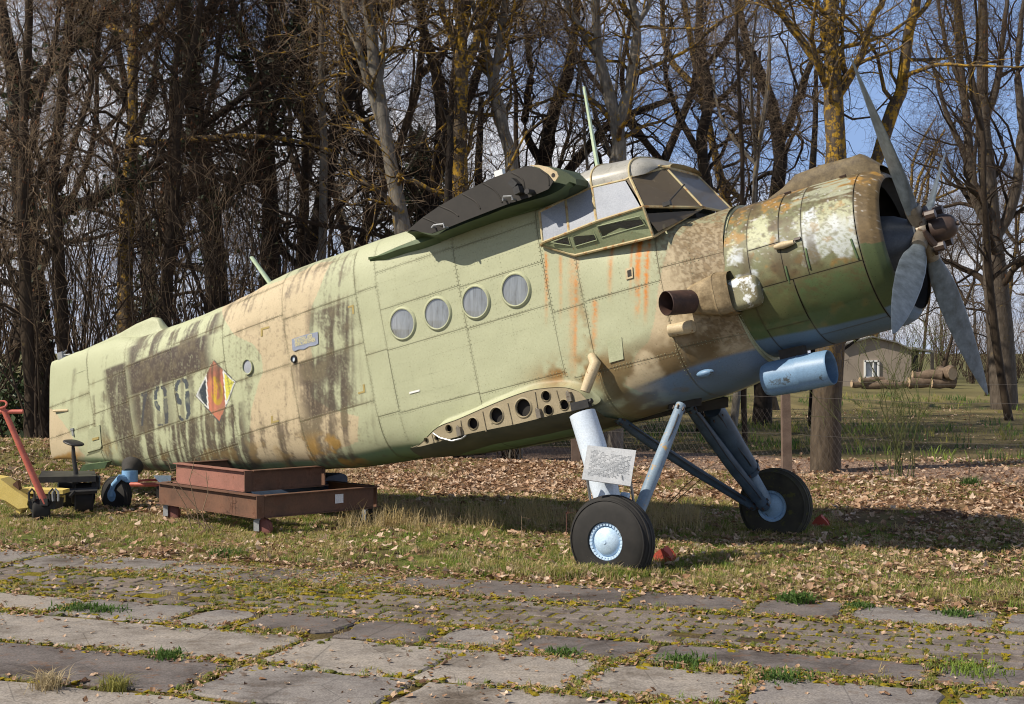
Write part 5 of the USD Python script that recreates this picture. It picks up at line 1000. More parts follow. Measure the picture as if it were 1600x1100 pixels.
for k, (a, b) in enumerate(((.10, .06), (2.0, .06), (.08, 1.48), (2.0, 1.48))):
    p = np.array([*cor, 0]) + eL * a + eR * b; dr = np.array([-.42, -.90, 0]) if k != 2 else np.array([-.7, -.7, 0]); dr /= np.linalg.norm(dr); pr = np.array([-dr[1], dr[0], 0]); wc = p + pr * .0 + dr * .03 + [0, 0, .085]
    cs = part(CART, 'castor', MB().box(p + [0, 0, .223], [.055, 0, 0], [0, .055, 0], [0, 0, .006]).tube([p + [0, 0, .19], p + [0, 0, .217]], .045, 14).m, 'galvanised')
    part(cs, 'fork', MB().box(p + dr * .05 + [0, 0, .135], dr * .004, pr * .035, np.array([0, 0, .06])).box(p - dr * .045 + [0, 0, .135], dr * .004, pr * .035, np.array([0, 0, .06])).m, 'galvanised')
    part(cs, 'castor_wheel', MB().lathe(p + pr * .055 + [0, 0, .108], dr, [(-.032, 0), (-.032, .085), (-.022, .108), (.022, .108), (.032, .085), (.032, 0)], 24).m, 'castor_red' if k in (0, 1) else 'black_rubber', smooth=40)
sc = np.array([*cor, .36]) + eR * 1.02 - eL * .012
part(CART, 'sticker', MB().box(sc, eR * .055, eL * .002, np.array([0, 0, .05])).m, 'sticker')
# dark blue tub and two red poles lying behind the trolley
TUB = thing('blue_tub', at(392, 790, 17.0) * [1, 1, 0], 'dark blue metal tub standing behind the steel trolley in the shade', 'tub')
def on_ground(p): q = np.asarray(p, float).copy(); q[2] = 0; return q
m = MB(); L0, R0_ = on_ground(at(300, 780, 17.3)), on_ground(at(525, 780, 16.6)); ax_ = R0_ - L0; ln = np.linalg.norm(ax_); ax_ /= ln; pr = np.array([-ax_[1], ax_[0], 0])
G = []
for s in (0, .05, ln - .05, ln):
    a = np.linspace(0, 2 * np.pi, 25); c, sn = np.cos(a), np.sin(a); sc_ = .94 if s in (0, ln) else 1; G.append(L0 + ax_ * s + np.outer(np.sign(c) * np.abs(c) ** .5 * .33 * sc_, pr) + np.outer(.36 + np.sign(sn) * np.abs(sn) ** .5 * .17 * sc_, [0, 0, 1]))
G = np.array(G); m.grid(G)
for g in (G[0], G[-1]): m.add(np.vstack([g[:-1], g.mean(0)]), [[i, (i + 1) % 24, 24] for i in range(24)])
part(TUB, 'shell', m.m, 'dark_blue', smooth=40)
for s in (.4, ln - .4): part(TUB, 'foot', MB().box(L0 + ax_ * s + [0, 0, .10], ax_ * .05, pr * .3, [0, 0, .10]).m, 'black_steel')
TB2 = thing('blue_gusset_stand', on_ground(at(252, 790, 17.2)), 'blue steel stand with a slanting edge beside the trolley and red poles', 'stand')
q = at(252, 752, 17.2); part(TB2, 'plate', MB().hexa([q + [-.02, 0, -.02 - 0], q + [.12, 0, -.25], q + [.12, .03, -.25], q + [-.02, .03, -.02], q + [-.10, 0, .07], q + [.12, 0, .07], q + [.12, .03, .07], q + [-.10, .03, .07]]).m, 'strut_paint')
part(TB2, 'post', MB().box([q[0] + .10, q[1] + .06, q[2] / 2 - .05], [.03, 0, 0], [0, .03, 0], [0, 0, q[2] / 2 - .06]).m, 'strut_paint')
for k, (a, b, lab) in enumerate((((196, 752, 18.6), (262, 749, 18.5), 'upper thinner red pole lying behind the tail wheel'), ((205, 757, 18.4), (262, 757, 18.3), 'lower thicker red pole lying behind the tail wheel'))):
    p, q = at(*a), at(*b); solo('red_pole', MB().tube([p - (q - p) * .2, q + (q - p) * 2.0], .018 + .012 * k, 10).m, 'red_paint', lab, 'pole', smooth=40)
solo('pole_trestle', MB().box([at(262, 757, 18.4)[0], 18.45, .10], [.10, 0, 0], [0, .25, 0], [0, 0, .12]).box([at(262, 757, 18.4)[0] + 1.2, 18.45, .10], [.10, 0, 0], [0, .25, 0], [0, 0, .12]).m, 'black_steel', 'low dark trestle carrying the red poles behind the trolley', 'trestle')

# yellow tow dolly with a red handle
YD = thing('tow_dolly', on_ground(at(55, 815, 16.0)), 'yellow tow dolly on a black wheel with a long red drawbar handle', 'dolly')
D = 16.0
def slab(pts, d, th, name, m, parent=None):              # outline given at distance d, thickened away from the viewer
    pts = np.array([at(x, y, d) for x, y in pts]); pl = Polygon(pts[:, [0, 2]]).buffer(0); mm = trimesh.creation.extrude_polygon(pl, 1.0, engine='earcut'); q = np.asarray(mm.vertices)
    return part(parent or YD, name, (np.stack([q[:, 0], d + q[:, 2] * th, q[:, 1]], 1), mm.faces), m)
slab([(-40, 742), (0, 748), (26, 768), (44, 780), (42, 788), (44, 793), (28, 795), (8, 782), (-40, 770)], D, .30, 'frame_beam', 'yellow_paint')
slab([(8, 783), (42, 789), (40, 796), (34, 796), (31, 803), (25, 800), (24, 795), (10, 790)], D + .05, .2, 'lug', 'yellow_paint')
slab([(30, 764), (98, 766), (98, 772), (30, 771)], D + .15, .25, 'cross_beam', 'yellow_paint'); slab([(58, 770), (97, 775), (97, 786), (84, 786), (60, 776)], D + .3, .12, 'side_plate', 'yellow_paint')
slab([(20, 756), (27, 751), (30, 766), (22, 766)], D + .1, .1, 'rusty_bracket', 'rusty_steel')
wc = at(64, 804, D + .12); wc[2] = .155
wx = np.array([-.93, -.37, 0]); wd = part(YD, 'wheel', MB().lathe(wc, wx, [(-.10, 0), (-.10, .12), (-.09, .15), (-.06, .165), (.06, .165), (.09, .15), (.10, .12), (.10, .09), (.085, .085), (.085, 0)], 32).m, 'black_rubber', smooth=35)
part(wd, 'hub', MB().lathe(wc + wx * .085, wx, [(0, .085), (.012, .08), (.012, .03), (.03, .025), (.03, 0)], 20).m, 'galvanised')
slab([(44, 781), (88, 781), (86, 796), (46, 796)], D + .02, .28, 'axle_block', 'black_steel')
for x in (49, 81, 86):
    q = [at(x - 3, 783, D - .03), at(x - 4, 770, D - .03), at(x + 1, 764, D - .03), at(x + 5, 769, D - .03), at(x + 5, 783, D - .03)]; part(YD, 'hook', MB().tube(q, .014, 7).m, 'galvanised' if x > 84 else 'black_steel', smooth=45)
part(YD, 'drawbar', MB().tube([at(71, 787, D - .02), at(8, 645, D - .05), at(2, 636, D - .05)], [.042, .033, .03], 12).m, 'red_paint', smooth=40)
part(YD, 'cross_handle', MB().tube([at(-30, 644, D - .05), at(36, 643, D - .05)], .026, 10).m, 'red_paint', smooth=40)
c = at(3, 632, D - .06); a = np.linspace(0, 2 * np.pi, 21); part(YD, 'ring', MB().tube(c + np.outer(np.cos(a) * .055, [1, 0, 0]) + np.outer(np.sin(a) * .05, [0, .5, .8]), .012, 6, caps=False).m, 'red_paint', smooth=40)
part(YD, 'fork', MB().box(at(70, 784, D - .02), [.045, 0, 0], [0, .04, 0], [0, 0, .04]).m, 'black_steel')

# black low trailer with a pedestal seat
BT = thing('black_trailer', on_ground(at(118, 800, 16.9)), 'low black flat trailer with a pedestal seat behind the yellow dolly', 'trailer')
D = 16.9
q = [at(60, 771, D - .3), at(150, 767, D - .15), at(148, 760, D + .35), at(66, 762, D + .35)]; q = np.array(q); q[:, 2] = [.46, .46, .48, .48]
part(BT, 'deck', MB().hexa(np.vstack([q - [0, 0, .04], q + [0, 0, .03]])).m, 'black_steel')
part(BT, 'edge_beam', MB().tube([at(62, 771, D - .25), at(152, 766, D - .1)], .045, 6).m, 'black_steel')
for x in (131, 104):
    wc = at(x + 0, 786, D + (.05 if x > 110 else .5)); wc[2] = .20 if x > 110 else .19
    wx = np.array([-.95, -.3, 0]); wd = part(BT, 'wheel', MB().lathe(wc, wx, [(-.11, 0), (-.11, .15), (-.09, .195), (.09, .195), (.11, .15), (.11, .11), (.095, .10), (.095, 0)], 28).m, 'black_rubber', smooth=35)
    part(wd, 'hub', MB().lathe(wc + wx * .095, wx, [(0, .095), (.01, .09), (.01, .03), (.03, .02), (.03, 0)], 18).m, 'galvanised')
for (x, y0, y1) in ((147, 741, 766), (153, 743, 764), (117, 748, 762)):
    part(BT, 'stake', MB().box((at(x, y0, D) + at(x, y1, D)) / 2, [.022, 0, 0], [0, .03, 0], [0, 0, (y1 - y0) / 2 / F * D]).m, 'black_steel')
part(BT, 'mudguard', MB().lathe(at(130, 768, D + .05), [1, .2, 0], [(-.13, .14), (-.12, .15), (.12, .15), (.13, .14)], 16, 0, np.pi, up=[0, -1, 0]).m, 'black_steel', smooth=40)
ps = part(BT, 'seat_post', MB().tube([at(122, 764, D), at(115, 712, D), at(114, 694, D)], [.032, .026, .018], 10).m, 'black_steel', smooth=40)
part(BT, 'seat', MB().grid(blob(at(115, 692, D), np.array([.10, -.06, -.03]), np.array([.06, .10, 0]), np.array([.005, .0, .022]), 2.6, 12)).m, 'black_steel', smooth=True)
part(BT, 'brake_lever', MB().tube([at(109, 776, D - .3), at(116, 768, D - .2)], .02, 6).m, 'black_steel')
sk = thing('thin_stake', on_ground(at(138, 745, 19.5)), 'thin pale metal stake standing behind the tail end', 'stake'); part(sk, 'rod', MB().tube([[*at(138, 745, 19.5)[:2], -.1], at(139, 722, 19.5)], .012, 6).m, 'galvanised')
# red wheel chocks
def chock(p, rz, s, label):
    c = thing('wheel_chock', p, label, 'wheel chock', None); ca, sa = math.cos(rz), math.sin(rz); R = lambda x, y, z: np.asarray(p) + s * np.array([x * ca - y * sa, x * sa + y * ca, z])
    pr_ = [(-.13, 0), (.13, 0), (.07, .10), (.0, .155), (-.06, .11)]
    for y0, y1 in ((-.10, -.085), (.085, .10)):
        m = MB(); v = [R(x, y0, z) for x, z in pr_] + [R(x, y1, z) for x, z in pr_]; m.add(v, [[0, 1, 2], [0, 2, 3], [0, 3, 4], [5, 7, 6], [5, 8, 7], [5, 9, 8]] + [[i, (i + 1) % 5, 5 + (i + 1) % 5] for i in range(5)] + [[i, 5 + (i + 1) % 5, 5 + i] for i in range(5)]); part(c, 'cheek', m.m, 'chock_red')
    m = MB(); m.hexa([R(.10, -.085, .0), R(.13, -.085, .0), R(.13, .085, 0), R(.10, .085, 0), R(.0, -.085, .145), R(.01, -.085, .155), R(.01, .085, .155), R(.0, .085, .145)]); m.hexa([R(-.12, -.085, .02), R(-.10, -.085, .0), R(-.10, .085, 0), R(-.12, .085, .02), R(-.06, -.085, .10), R(-.05, -.085, .11), R(-.05, .085, .11), R(-.06, .085, .10)]); part(c, 'face', m.m, 'chock_red')
chock(on_ground(gnd(1038, 880)), YAW * -1 + .2, 1.0, 'red steel wheel chock in front of the near main wheel')
chock(on_ground(gnd(1282, 826)), -.3, 1.0, 'red wheel chock by the mossy far main wheel')

# ------------------------------------------------------------------ trees
def bark(name, c1, c2, lich, at_, sc=5):
    mat(name, {'tc': ('geometry', {}), 'mp': ('mapping', {'scale': (6, 6, 1.6)}), 'n': ('noise_texture', {'scale': 2.5, 'detail': 6, 'roughness': .7}), 'r': ('rgb_ramp', {'ramp': [(.3, c1), (.7, c2)]}), 'l': ('noise_texture', {'scale': sc, 'detail': 7, 'roughness': .72}), 'lr': ('rgb_ramp', {'ramp': [(at_, (0, 0, 0)), (at_ + .05, (1, 1, 1))]}), 'xz': ('separate_xyz', {}), 'zr': ('map_range', {'from_min': 1.2, 'from_max': 4.0, 'clamp': True}), 'lz': ('math', {'math_type': 'multiply'}), 'lm': ('mix', {'color2': lich}),
        'b': ('bump', {'strength': .7, 'distance': .03}), 'p': ('principled_bsdf', {'roughness': .9, 'specular_ior_level': .15})},
        [('tc.position', 'mp.vector'), ('mp.vector', 'n.vector'), ('tc.position', 'l.vector'), ('n.fac', 'r.fac'), ('l.fac', 'lr.fac'), ('tc.position', 'xz.vector'), ('xz.z', 'zr.value'), ('zr.result', 'lz.value1'), ('lr.color', 'lz.value2'), ('lz.value', 'lm.fac'), ('r.color', 'lm.color1'), ('lm.color', 'p.base_color'), ('n.fac', 'b.height'), ('b.normal', 'p.normal')])
bark('bark_lichen', (.038, .029, .021), (.115, .09, .066), (.30, .18, .025), .50, 9); bark('bark_grey', (.085, .075, .062), (.22, .20, .17), (.26, .17, .04), .58, 8); bark('bark_dark', (.012, .009, .007), (.034, .027, .022), (.07, .065, .025), .62); bark('bark_brown', (.025, .018, .013), (.065, .048, .034), (.16, .12, .035), .62)
bark('bark_mid', (.05, .04, .031), (.135, .11, .088), (.2, .14, .04), .60, 8)
flat('twig_brown', (.055, .036, .024), .9, .1); flat('twig_dark', (.030, .021, .016), .9, .1); flat('twig_tan', (.20, .145, .095), .9, .1); flat('twig_lichen', (.10, .068, .024), .9, .1); flat('twig_red', (.12, .06, .05), .9, .1); flat('cane_green', (.085, .095, .035), .8, .2)
flat('dead_leaf_brown', (.13, .06, .03), .9, .1); flat('ivy_leaf', (.022, .04, .014), .5, .4); flat('ivy_leaf_light', (.04, .065, .022), .5, .4); flat('needle', (.018, .03, .016), .8, .2)
def unit(x): return x / (np.linalg.norm(x, axis=-1, keepdims=True) + 1e-12)
def tubes(Pp, R, m):
    N, k = Pp.shape[:2]; T = unit(np.gradient(Pp, axis=1)); ref = np.where(np.abs(T[:, :1, 2:3]) < .9, np.array([0, 0, 1.0]), np.array([1.0, 0, 0])); u = unit(np.cross(T, np.broadcast_to(ref, T.shape))); w = np.cross(T, u)
    a = np.arange(m) * 2 * np.pi / m; V = Pp[:, :, None] + R[:, :, None, None] * (np.cos(a)[:, None] * u[:, :, None] + np.sin(a)[:, None] * w[:, :, None])
    n, i, j = np.meshgrid(np.arange(N), np.arange(k - 1), np.arange(m), indexing='ij'); A = ((n * k + i) * m + j).ravel(); B = ((n * k + i) * m + (j + 1) % m).ravel()
    return V.reshape(-1, 3), np.concatenate([np.stack([A, B, B + m], 1), np.stack([A, B + m, A + m], 1)])
def resample(pts, rad, k):
    pts = np.asarray(pts, float); c = smooth_poly3(pts, k); t = np.linspace(0, 1, k); return c, np.interp(t, np.linspace(0, 1, len(rad)), rad)
def smooth_poly3(p, n):
    t = np.linspace(0, len(p) - 1, n); i = np.clip(t.astype(int), 0, len(p) - 2); f = (t - i)[:, None]; g = lambda k: p[np.clip(k, 0, len(p) - 1)]
    return .5 * (2 * g(i) + (-g(i - 1) + g(i + 1)) * f + (2 * g(i - 1) - 5 * g(i) + 4 * g(i + 1) - g(i + 2)) * f ** 2 + (-g(i - 1) + 3 * g(i) - 3 * g(i + 1) + g(i + 2)) * f ** 3)
def sprout(rng, Pp, R, n, t0, t1, lmin, lmax, ang, k, wander, up, rk=.55, rmin=.004, taper=.25):
    N, K = Pp.shape[:2]; idx = np.repeat(np.arange(N), n); M_ = len(idx); t = rng.uniform(t0, t1, M_); x = t * (K - 1); i = np.clip(x.astype(int), 0, K - 2); f = (x - i)[:, None]
    pos = Pp[idx, i] * (1 - f) + Pp[idx, i + 1] * f; tan = unit(Pp[idx, i + 1] - Pp[idx, i]); r0 = (R[idx, i] * (1 - f[:, 0]) + R[idx, i + 1] * f[:, 0]) * rk * rng.uniform(.6, 1.0, M_); r0 = np.maximum(r0, rmin)
    perp = unit(np.cross(tan, unit(rng.normal(size=(M_, 3))))); a = np.radians(rng.normal(ang, 14, M_))[:, None]; d = unit(np.cos(a) * tan + np.sin(a) * perp)
    L = rng.uniform(lmin, lmax, M_) * (1.1 - .5 * t); st = (L / (k - 1))[:, None]; out = [pos]
    for s in range(k - 1):
        d = unit(d + wander * rng.normal(size=d.shape) + np.array([0, 0, up])); out.append(out[-1] + d * st)
    return np.stack(out, 1), r0[:, None] * np.linspace(1, taper, k)[None]
def tree(name, loc, stems, cfg, mats, seed, label=None, cat='tree', group=None, seeds=0, ivy=0, k0=14, split=True):
    rng = np.random.default_rng(seed); tr = thing(name, loc, label, cat, group)
    S = [resample(p, r, k0) for p, r in stems]; Pp = np.array([s[0] for s in S]); R = np.array([s[1] for s in S])
    for s in range(len(stems)):
        kk = Pp[s] + np.concatenate([np.zeros((1, 3)), rng.normal(0, .012, (k0 - 1, 3))]); rr = R[s] * (1 + .06 * rng.normal(size=k0)); part(tr, 'trunk' if s == 0 else 'limb', tubes(kk[None], rr[None], 10 if R[s, 0] > .08 else 7), mats[0], smooth=True)
    MBs, cur, V = {}, (Pp, R), []
    for lv, c in enumerate(cfg):
        cur = sprout(rng, *cur, *c[:10])
        if lv == 0 and split:
            for q in range(len(cur[0])): part(tr, 'branch', tubes(cur[0][q:q + 1], cur[1][q:q + 1], c[10]), mats[1], smooth=True)
        else: MBs.setdefault(c[11], MB()).add(*tubes(*cur, c[10]))
        V.append(cur)
    for q, mb in sorted(MBs.items()): part(tr, 'small_branches' if q == 1 else 'twigs', mb.m, mats[q], smooth=True, kind='stuff')
    ends = V[-1][0][:, -1]
    if seeds:
        e = ends[rng.choice(len(ends), min(seeds, len(ends)), False)]; n = len(e); a = unit(rng.normal(size=(n, 3))) * .022; b = np.array([0, 0, -1]) * rng.uniform(.05, .10, (n, 1)) + rng.normal(0, .02, (n, 3))
        v = np.stack([e, e + a + b * .6, e + b, e - a * .5 + b * .5], 1).reshape(-1, 3); i = np.arange(n)[:, None] * 4; part(tr, 'withered_leaves', (v, np.concatenate([i + [0, 1, 2], i + [0, 2, 3]])), 'dead_leaf_brown', kind='stuff')
    if ivy:
        s = rng.integers(0, len(Pp), ivy); t = rng.beta(1.1, 1.8, ivy) * (k0 - 1.01) * .8; i = t.astype(int); f = (t - i)[:, None]; c = Pp[s, i] * (1 - f) + Pp[s, i + 1] * f + rng.normal(0, 1, (ivy, 3)) * (R[s, i][:, None] * .8 + .12)
        leaves(tr, c, rng, .075, 'ivy_leaf', 'ivy')
    return tr
def leaves(parent, c, rng, size, m, name):
    n = len(c); a, b = unit(rng.normal(size=(n, 3))), unit(rng.normal(size=(n, 3))); b = unit(b - a * (a * b).sum(-1, keepdims=True)); s = size * rng.uniform(.6, 1.3, (n, 1))
    v = np.stack([c - a * s, c + b * s * .7, c + a * s, c - b * s * .7], 1).reshape(-1, 3); i = np.arange(n)[:, None] * 4; part(parent, name, (v, np.concatenate([i + [0, 1, 2], i + [0, 2, 3]])), m, kind='stuff')
#        n, t0, t1, lmin, lmax, ang, k, wander, up, rk, sides, material
def cfg(n1=12, n2=6, n3=4, n4=1, L=2.6, wander=.26, ang=52, up=.05, t0=.25, rmin=.006, low=0):
    return [(n1, t0, 1.0, L * .5, L * 1.25, ang, 10, wander, up, .45, 5, 1), (n2, .2, 1.0, L * .28, L * .72, 50, 8, wander * 1.1, up, .55, 4, 1), (n3, .15, 1.0, L * .16, L * .46, 50, 6, wander * 1.2, up * .5, .6, 3, 2)] + ([(n4, .1, 1.0, L * .08, L * .26, 48, 4, wander, 0, .7, 3, 2)] if n4 else [])
def px_stem(L, d): return np.array([at(x, y, d + (e[0] if e else 0)) for x, y, *e in L])
def T(name, d, stems, label, seed, mats, c=None, **kw):
    st = []
    for L, r in stems:
        p = px_stem(L, d)
        if L[0][1] > 600: p[0, 2] = min(p[0, 2], -.1)
        st.append((p, r))
    b = st[0][0][0]; return tree(name, [b[0], b[1], 0], st, c or cfg(), mats, seed, label=label, **kw)
LI, GR, DK, BR = ('bark_lichen', 'bark_lichen', 'twig_lichen'), ('bark_grey', 'bark_lichen', 'twig_tan'), ('bark_dark', 'bark_dark', 'twig_dark'), ('bark_brown', 'bark_brown', 'twig_brown')
T('bare_tree', 24.3, [([(672, 735), (650, 560), (632, 370), (606, 225), (588, 120), (574, 0), (560, -140)], [.20, .175, .155, .13, .11, .09, .05]), ([(606, 225), (585, 160), (560, 80), (535, 0), (520, -100)], [.085, .075, .065, .05, .03]), ([(592, 140), (600, 60), (590, -40)], [.06, .05, .03])], 'leaning grey barked tree streaked with orange lichen behind the rear of the wing root', 101, GR)
T('bare_tree', 24.6, [([(727, 735), (722, 500), (718, 300), (719, 150), (720, 60), (716, -20), (712, -150)], [.19, .165, .145, .135, .11, .09, .05]), ([(719, 130), (745, 60), (752, -10), (750, -120)], [.10, .085, .07, .04]), ([(712, 75), (690, 10), (680, -80)], [.07, .05, .03])], 'straight lichen covered tree rising behind the middle of the wing root', 102, ('bark_lichen', 'bark_lichen', 'twig_brown'))
T('bare_tree', 24.8, [([(803, 730), (806, 500), (800, 262), (783, 190), (770, 130), (780, 80), (788, 0), (792, -130)], [.16, .14, .125, .115, .11, .09, .07, .04]), ([(771, 130), (756, 60), (740, 10), (725, -60)], [.075, .06, .05, .03])], 'crooked slender tree rising behind the front of the wing root', 103, GR)
T('bare_tree', 25.2, [([(957, 730), (960, 450), (966, 270), (966, 200), (940, 110), (930, 40), (926, -60), (920, -160)], [.20, .175, .16, .14, .10, .085, .06, .04]), ([(966, 205), (985, 130), (994, 60), (992, 20), (975, -40)], [.12, .105, .095, .07, .05]), ([(934, 80), (905, 40), (884, 0), (870, -60)], [.06, .055, .045, .03]), ([(994, 40), (1015, 5), (1030, -50)], [.06, .045, .03])], 'forked tree standing behind the tall aerial mast', 104, GR)
T('bare_tree', 22.5, [([(1290, 750), (1292, 620), (1300, 420), (1306, 250), (1304, 150), (1300, 60), (1296, -30), (1292, -160)], [.25, .225, .20, .17, .16, .115, .10, .05]), ([(1297, 145), (1272, 90), (1245, 55), (1222, 25), (1205, -20), (1190, -80)], [.075, .07, .065, .055, .045, .03]), ([(1310, 150), (1335, 105), (1350, 80), (1360, 40), (1380, 0), (1395, -60)], [.075, .07, .06, .055, .045, .03]), ([(1318, 120), (1316, 40), (1320, -60)], [.05, .045, .03]), ([(1296, 75), (1284, 45), (1296, 10), (1290, -50)], [.055, .05, .045, .03]), ([(1265, 85), (1310, 75), (1355, 65), (1400, 45), (1440, 15)], [.035, .035, .033, .028, .015])], 'thick lichen spotted tree with several limbs behind the engine cowling', 105, LI, c=cfg(n1=8, n2=5, n3=4, n4=1))
T('bare_tree', 22.9, [([(1298, 745), (1306, 560), (1330, 380), (1370, 250), (1392, 180), (1408, 140), (1418, 60), (1434, 0), (1446, -120)], [.13, .125, .12, .115, .11, .105, .095, .075, .04]), ([(1428, 30), (1452, 0), (1480, -60)], [.05, .04, .02])], 'smooth trunk leaning right behind the upper propeller blades', 106, LI, c=cfg(n1=6, n2=5, n3=4, n4=1))
T('bare_tree', 47.0, [([(1570, 640), (1562, 520), (1553, 400), (1548, 340), (1540, 240), (1534, 130), (1536, 30), (1530, -100)], [.46, .42, .38, .30, .22, .19, .15, .07]), ([(1550, 360), (1520, 300), (1512, 200), (1500, 100), (1495, 0), (1490, -90)], [.2, .17, .15, .13, .10, .05]), ([(1552, 380), (1585, 310), (1596, 200), (1590, 100), (1600, 0)], [.2, .17, .15, .12, .06]), ([(1542, 180), (1560, 120), (1568, 40), (1580, -50)], [.14, .12, .09, .05]), ([(1516, 260), (1480, 180), (1460, 110), (1445, 60)], [.10, .085, .06, .03]), ([(1510, 150), (1485, 90), (1468, 20), (1460, -60)], [.10, .08, .06, .03])], 'big many-stemmed tree on the lawn right of the propeller', 107, ('bark_mid', 'bark_brown', 'twig_brown'), c=cfg(n1=10, n2=6, n3=5, n4=2, L=4.2, rmin=.01, t0=.15))
T('bare_tree', 36.5, [([(1190, 668), (1192, 560), (1200, 400), (1218, 270), (1212, 190), (1185, 110), (1165, 60), (1150, -30)], [.28, .25, .22, .19, .17, .14, .10, .05]), ([(1216, 230), (1245, 160), (1262, 110), (1290, 60), (1310, 0)], [.13, .11, .09, .07, .04]), ([(1185, 110), (1150, 60), (1160, 0), (1140, -60)], [.09, .07, .05, .03]), ([(1206, 180), (1165, 190), (1130, 165), (1090, 170)], [.09, .08, .06, .03])], 'gnarled dark oak behind the gap between canopy and cowling', 108, DK, c=cfg(n1=12, n2=6, n3=4, n4=2, L=3.6, wander=.38))
T('bare_tree', 27.0, [([(1163, 712), (1163, 600), (1158, 400), (1160, 250), (1152, 100), (1150, -60)], [.06, .055, .05, .045, .035, .02])], 'thin straight pole tree seen under the nose', 109, BR, c=cfg(n1=14, n2=5, n3=3, n4=2, L=1.6))
T('bare_tree', 26.0, [([(505, 740), (504, 500), (503, 400), (506, 250), (503, 120), (500, 0), (497, -130)], [.10, .09, .085, .075, .065, .05, .03])], 'slender pale tree rising behind the middle of the fuselage', 110, GR, c=cfg(n1=14, n2=5, n3=4, n4=3, L=1.9))
T('bare_tree', 25.0, [([(248, 740), (256, 560), (262, 420), (274, 300), (280, 180), (300, 80), (316, -20), (325, -140)], [.115, .105, .10, .09, .08, .06, .05, .03]), ([(278, 200), (276, 100), (285, 0), (280, -90)], [.05, .045, .035, .02]), ([(266, 330), (300, 420), (322, 480), (330, 560)], [.05, .04, .035, .03])], 'slim forking tree behind the numbered tail part', 111, BR, c=cfg(n1=15, n2=6, n3=5, n4=3, L=2.5), seeds=700)
T('bare_tree', 30.0, [([(425, 730), (424, 520), (420, 300), (414, 160), (425, 60), (430, -20), (428, -160)], [.24, .22, .20, .18, .15, .12, .06]), ([(418, 190), (390, 110), (372, 40), (350, -40)], [.11, .10, .08, .05]), ([(418, 150), (450, 70), (470, 0), (490, -80)], [.11, .09, .07, .04])], 'dark ivy clad tree behind the short aerial stub', 112, DK, c=cfg(n1=12, n2=6, n3=4, n4=2, L=3.2, wander=.36), ivy=1500)
T('bare_tree', 23.5, [([(52, 735), (48, 640), (38, 420), (36, 200), (44, 60), (42, -100)], [.13, .115, .10, .085, .07, .04]), ([(38, 300), (60, 160), (85, 60), (100, -50)], [.06, .055, .045, .03])], 'brown trunk at the left edge behind the red handle', 113, ('bark_brown', 'bark_brown', 'twig_tan'), c=cfg(n1=16, n2=6, n3=5, n4=3, L=2.5), seeds=900)
T('bare_tree', 24.0, [([(112, 735), (100, 560), (92, 420), (84, 260), (100, 120), (110, 0), (115, -120)], [.14, .125, .11, .10, .085, .07, .04]), ([(90, 300), (130, 180), (150, 80), (170, -20)], [.06, .055, .045, .025])], 'curved brown trunk behind the cut tail end', 114, ('bark_brown', 'bark_brown', 'twig_tan'), c=cfg(n1=16, n2=6, n3=5, n4=3, L=2.5), seeds=900)
T('bare_tree', 32.0, [([(690, 700), (684, 520), (672, 340), (692, 220), (684, 120), (660, 40), (640, -60)], [.24, .22, .2, .18, .15, .11, .06]), ([(690, 230), (735, 150), (760, 60), (780, -20)], [.13, .11, .09, .06]), ([(676, 350), (620, 260), (560, 220), (500, 180)], [.11, .10, .07, .04])], 'dark twisted oak between the two lichen trees', 115, DK, c=cfg(n1=10, n2=5, n3=4, n4=1, L=3.4, wander=.42))
T('bare_tree', 33.0, [([(860, 700), (858, 500), (862, 330), (850, 260), (862, 180), (890, 110), (900, 20), (905, -80)], [.24, .22, .2, .18, .16, .13, .10, .05]), ([(860, 300), (920, 230), (960, 190), (1010, 170), (1060, 150)], [.13, .12, .10, .08, .05]), ([(852, 260), (820, 200), (830, 110), (815, 20)], [.12, .10, .08, .05])], 'dark twisted oak behind the crooked slender tree', 116, DK, c=cfg(n1=10, n2=5, n3=4, n4=1, L=3.4, wander=.42))
T('bare_tree', 34.0, [([(1100, 690), (1104, 500), (1108, 330), (1096, 230), (1110, 140), (1090, 60), (1100, -40)], [.20, .18, .16, .14, .12, .09, .05]), ([(1100, 250), (1060, 180), (1040, 110), (1050, 30)], [.09, .08, .06, .04]), ([(1108, 170), (1150, 130), (1180, 80)], [.08, .06, .04])], 'dark oak behind the windscreen', 117, DK, c=cfg(n1=10, n2=5, n3=4, n4=1, L=3.2, wander=.42))
# stump-like trunks seen below the aircraft
for k, (x, y, d, r, lab) in enumerate(((748, 712, 26.5, .13, 'short dark trunk seen under the belly left of the concrete post'), (1272, 668, 36.0, .13, 'dark trunk on the grass left of the lichen spotted tree'), (1183, 640, 45.0, .10, 'farther dark trunk beyond the path under the nose'), (700, 740, 24.0, .12, 'dark trunk seen under the belly beside the straight lichen tree'))):
    T('bare_tree', d, [([(x, y + 10), (x + 2, y - 120), (x - 3, y - 320), (x + 4, y - 560)], [r * 1.2, r, r * .8, r * .4])], lab, 140 + k, DK, c=cfg(n1=10, n2=6, n3=4, n4=2, L=2.4, wander=.3))
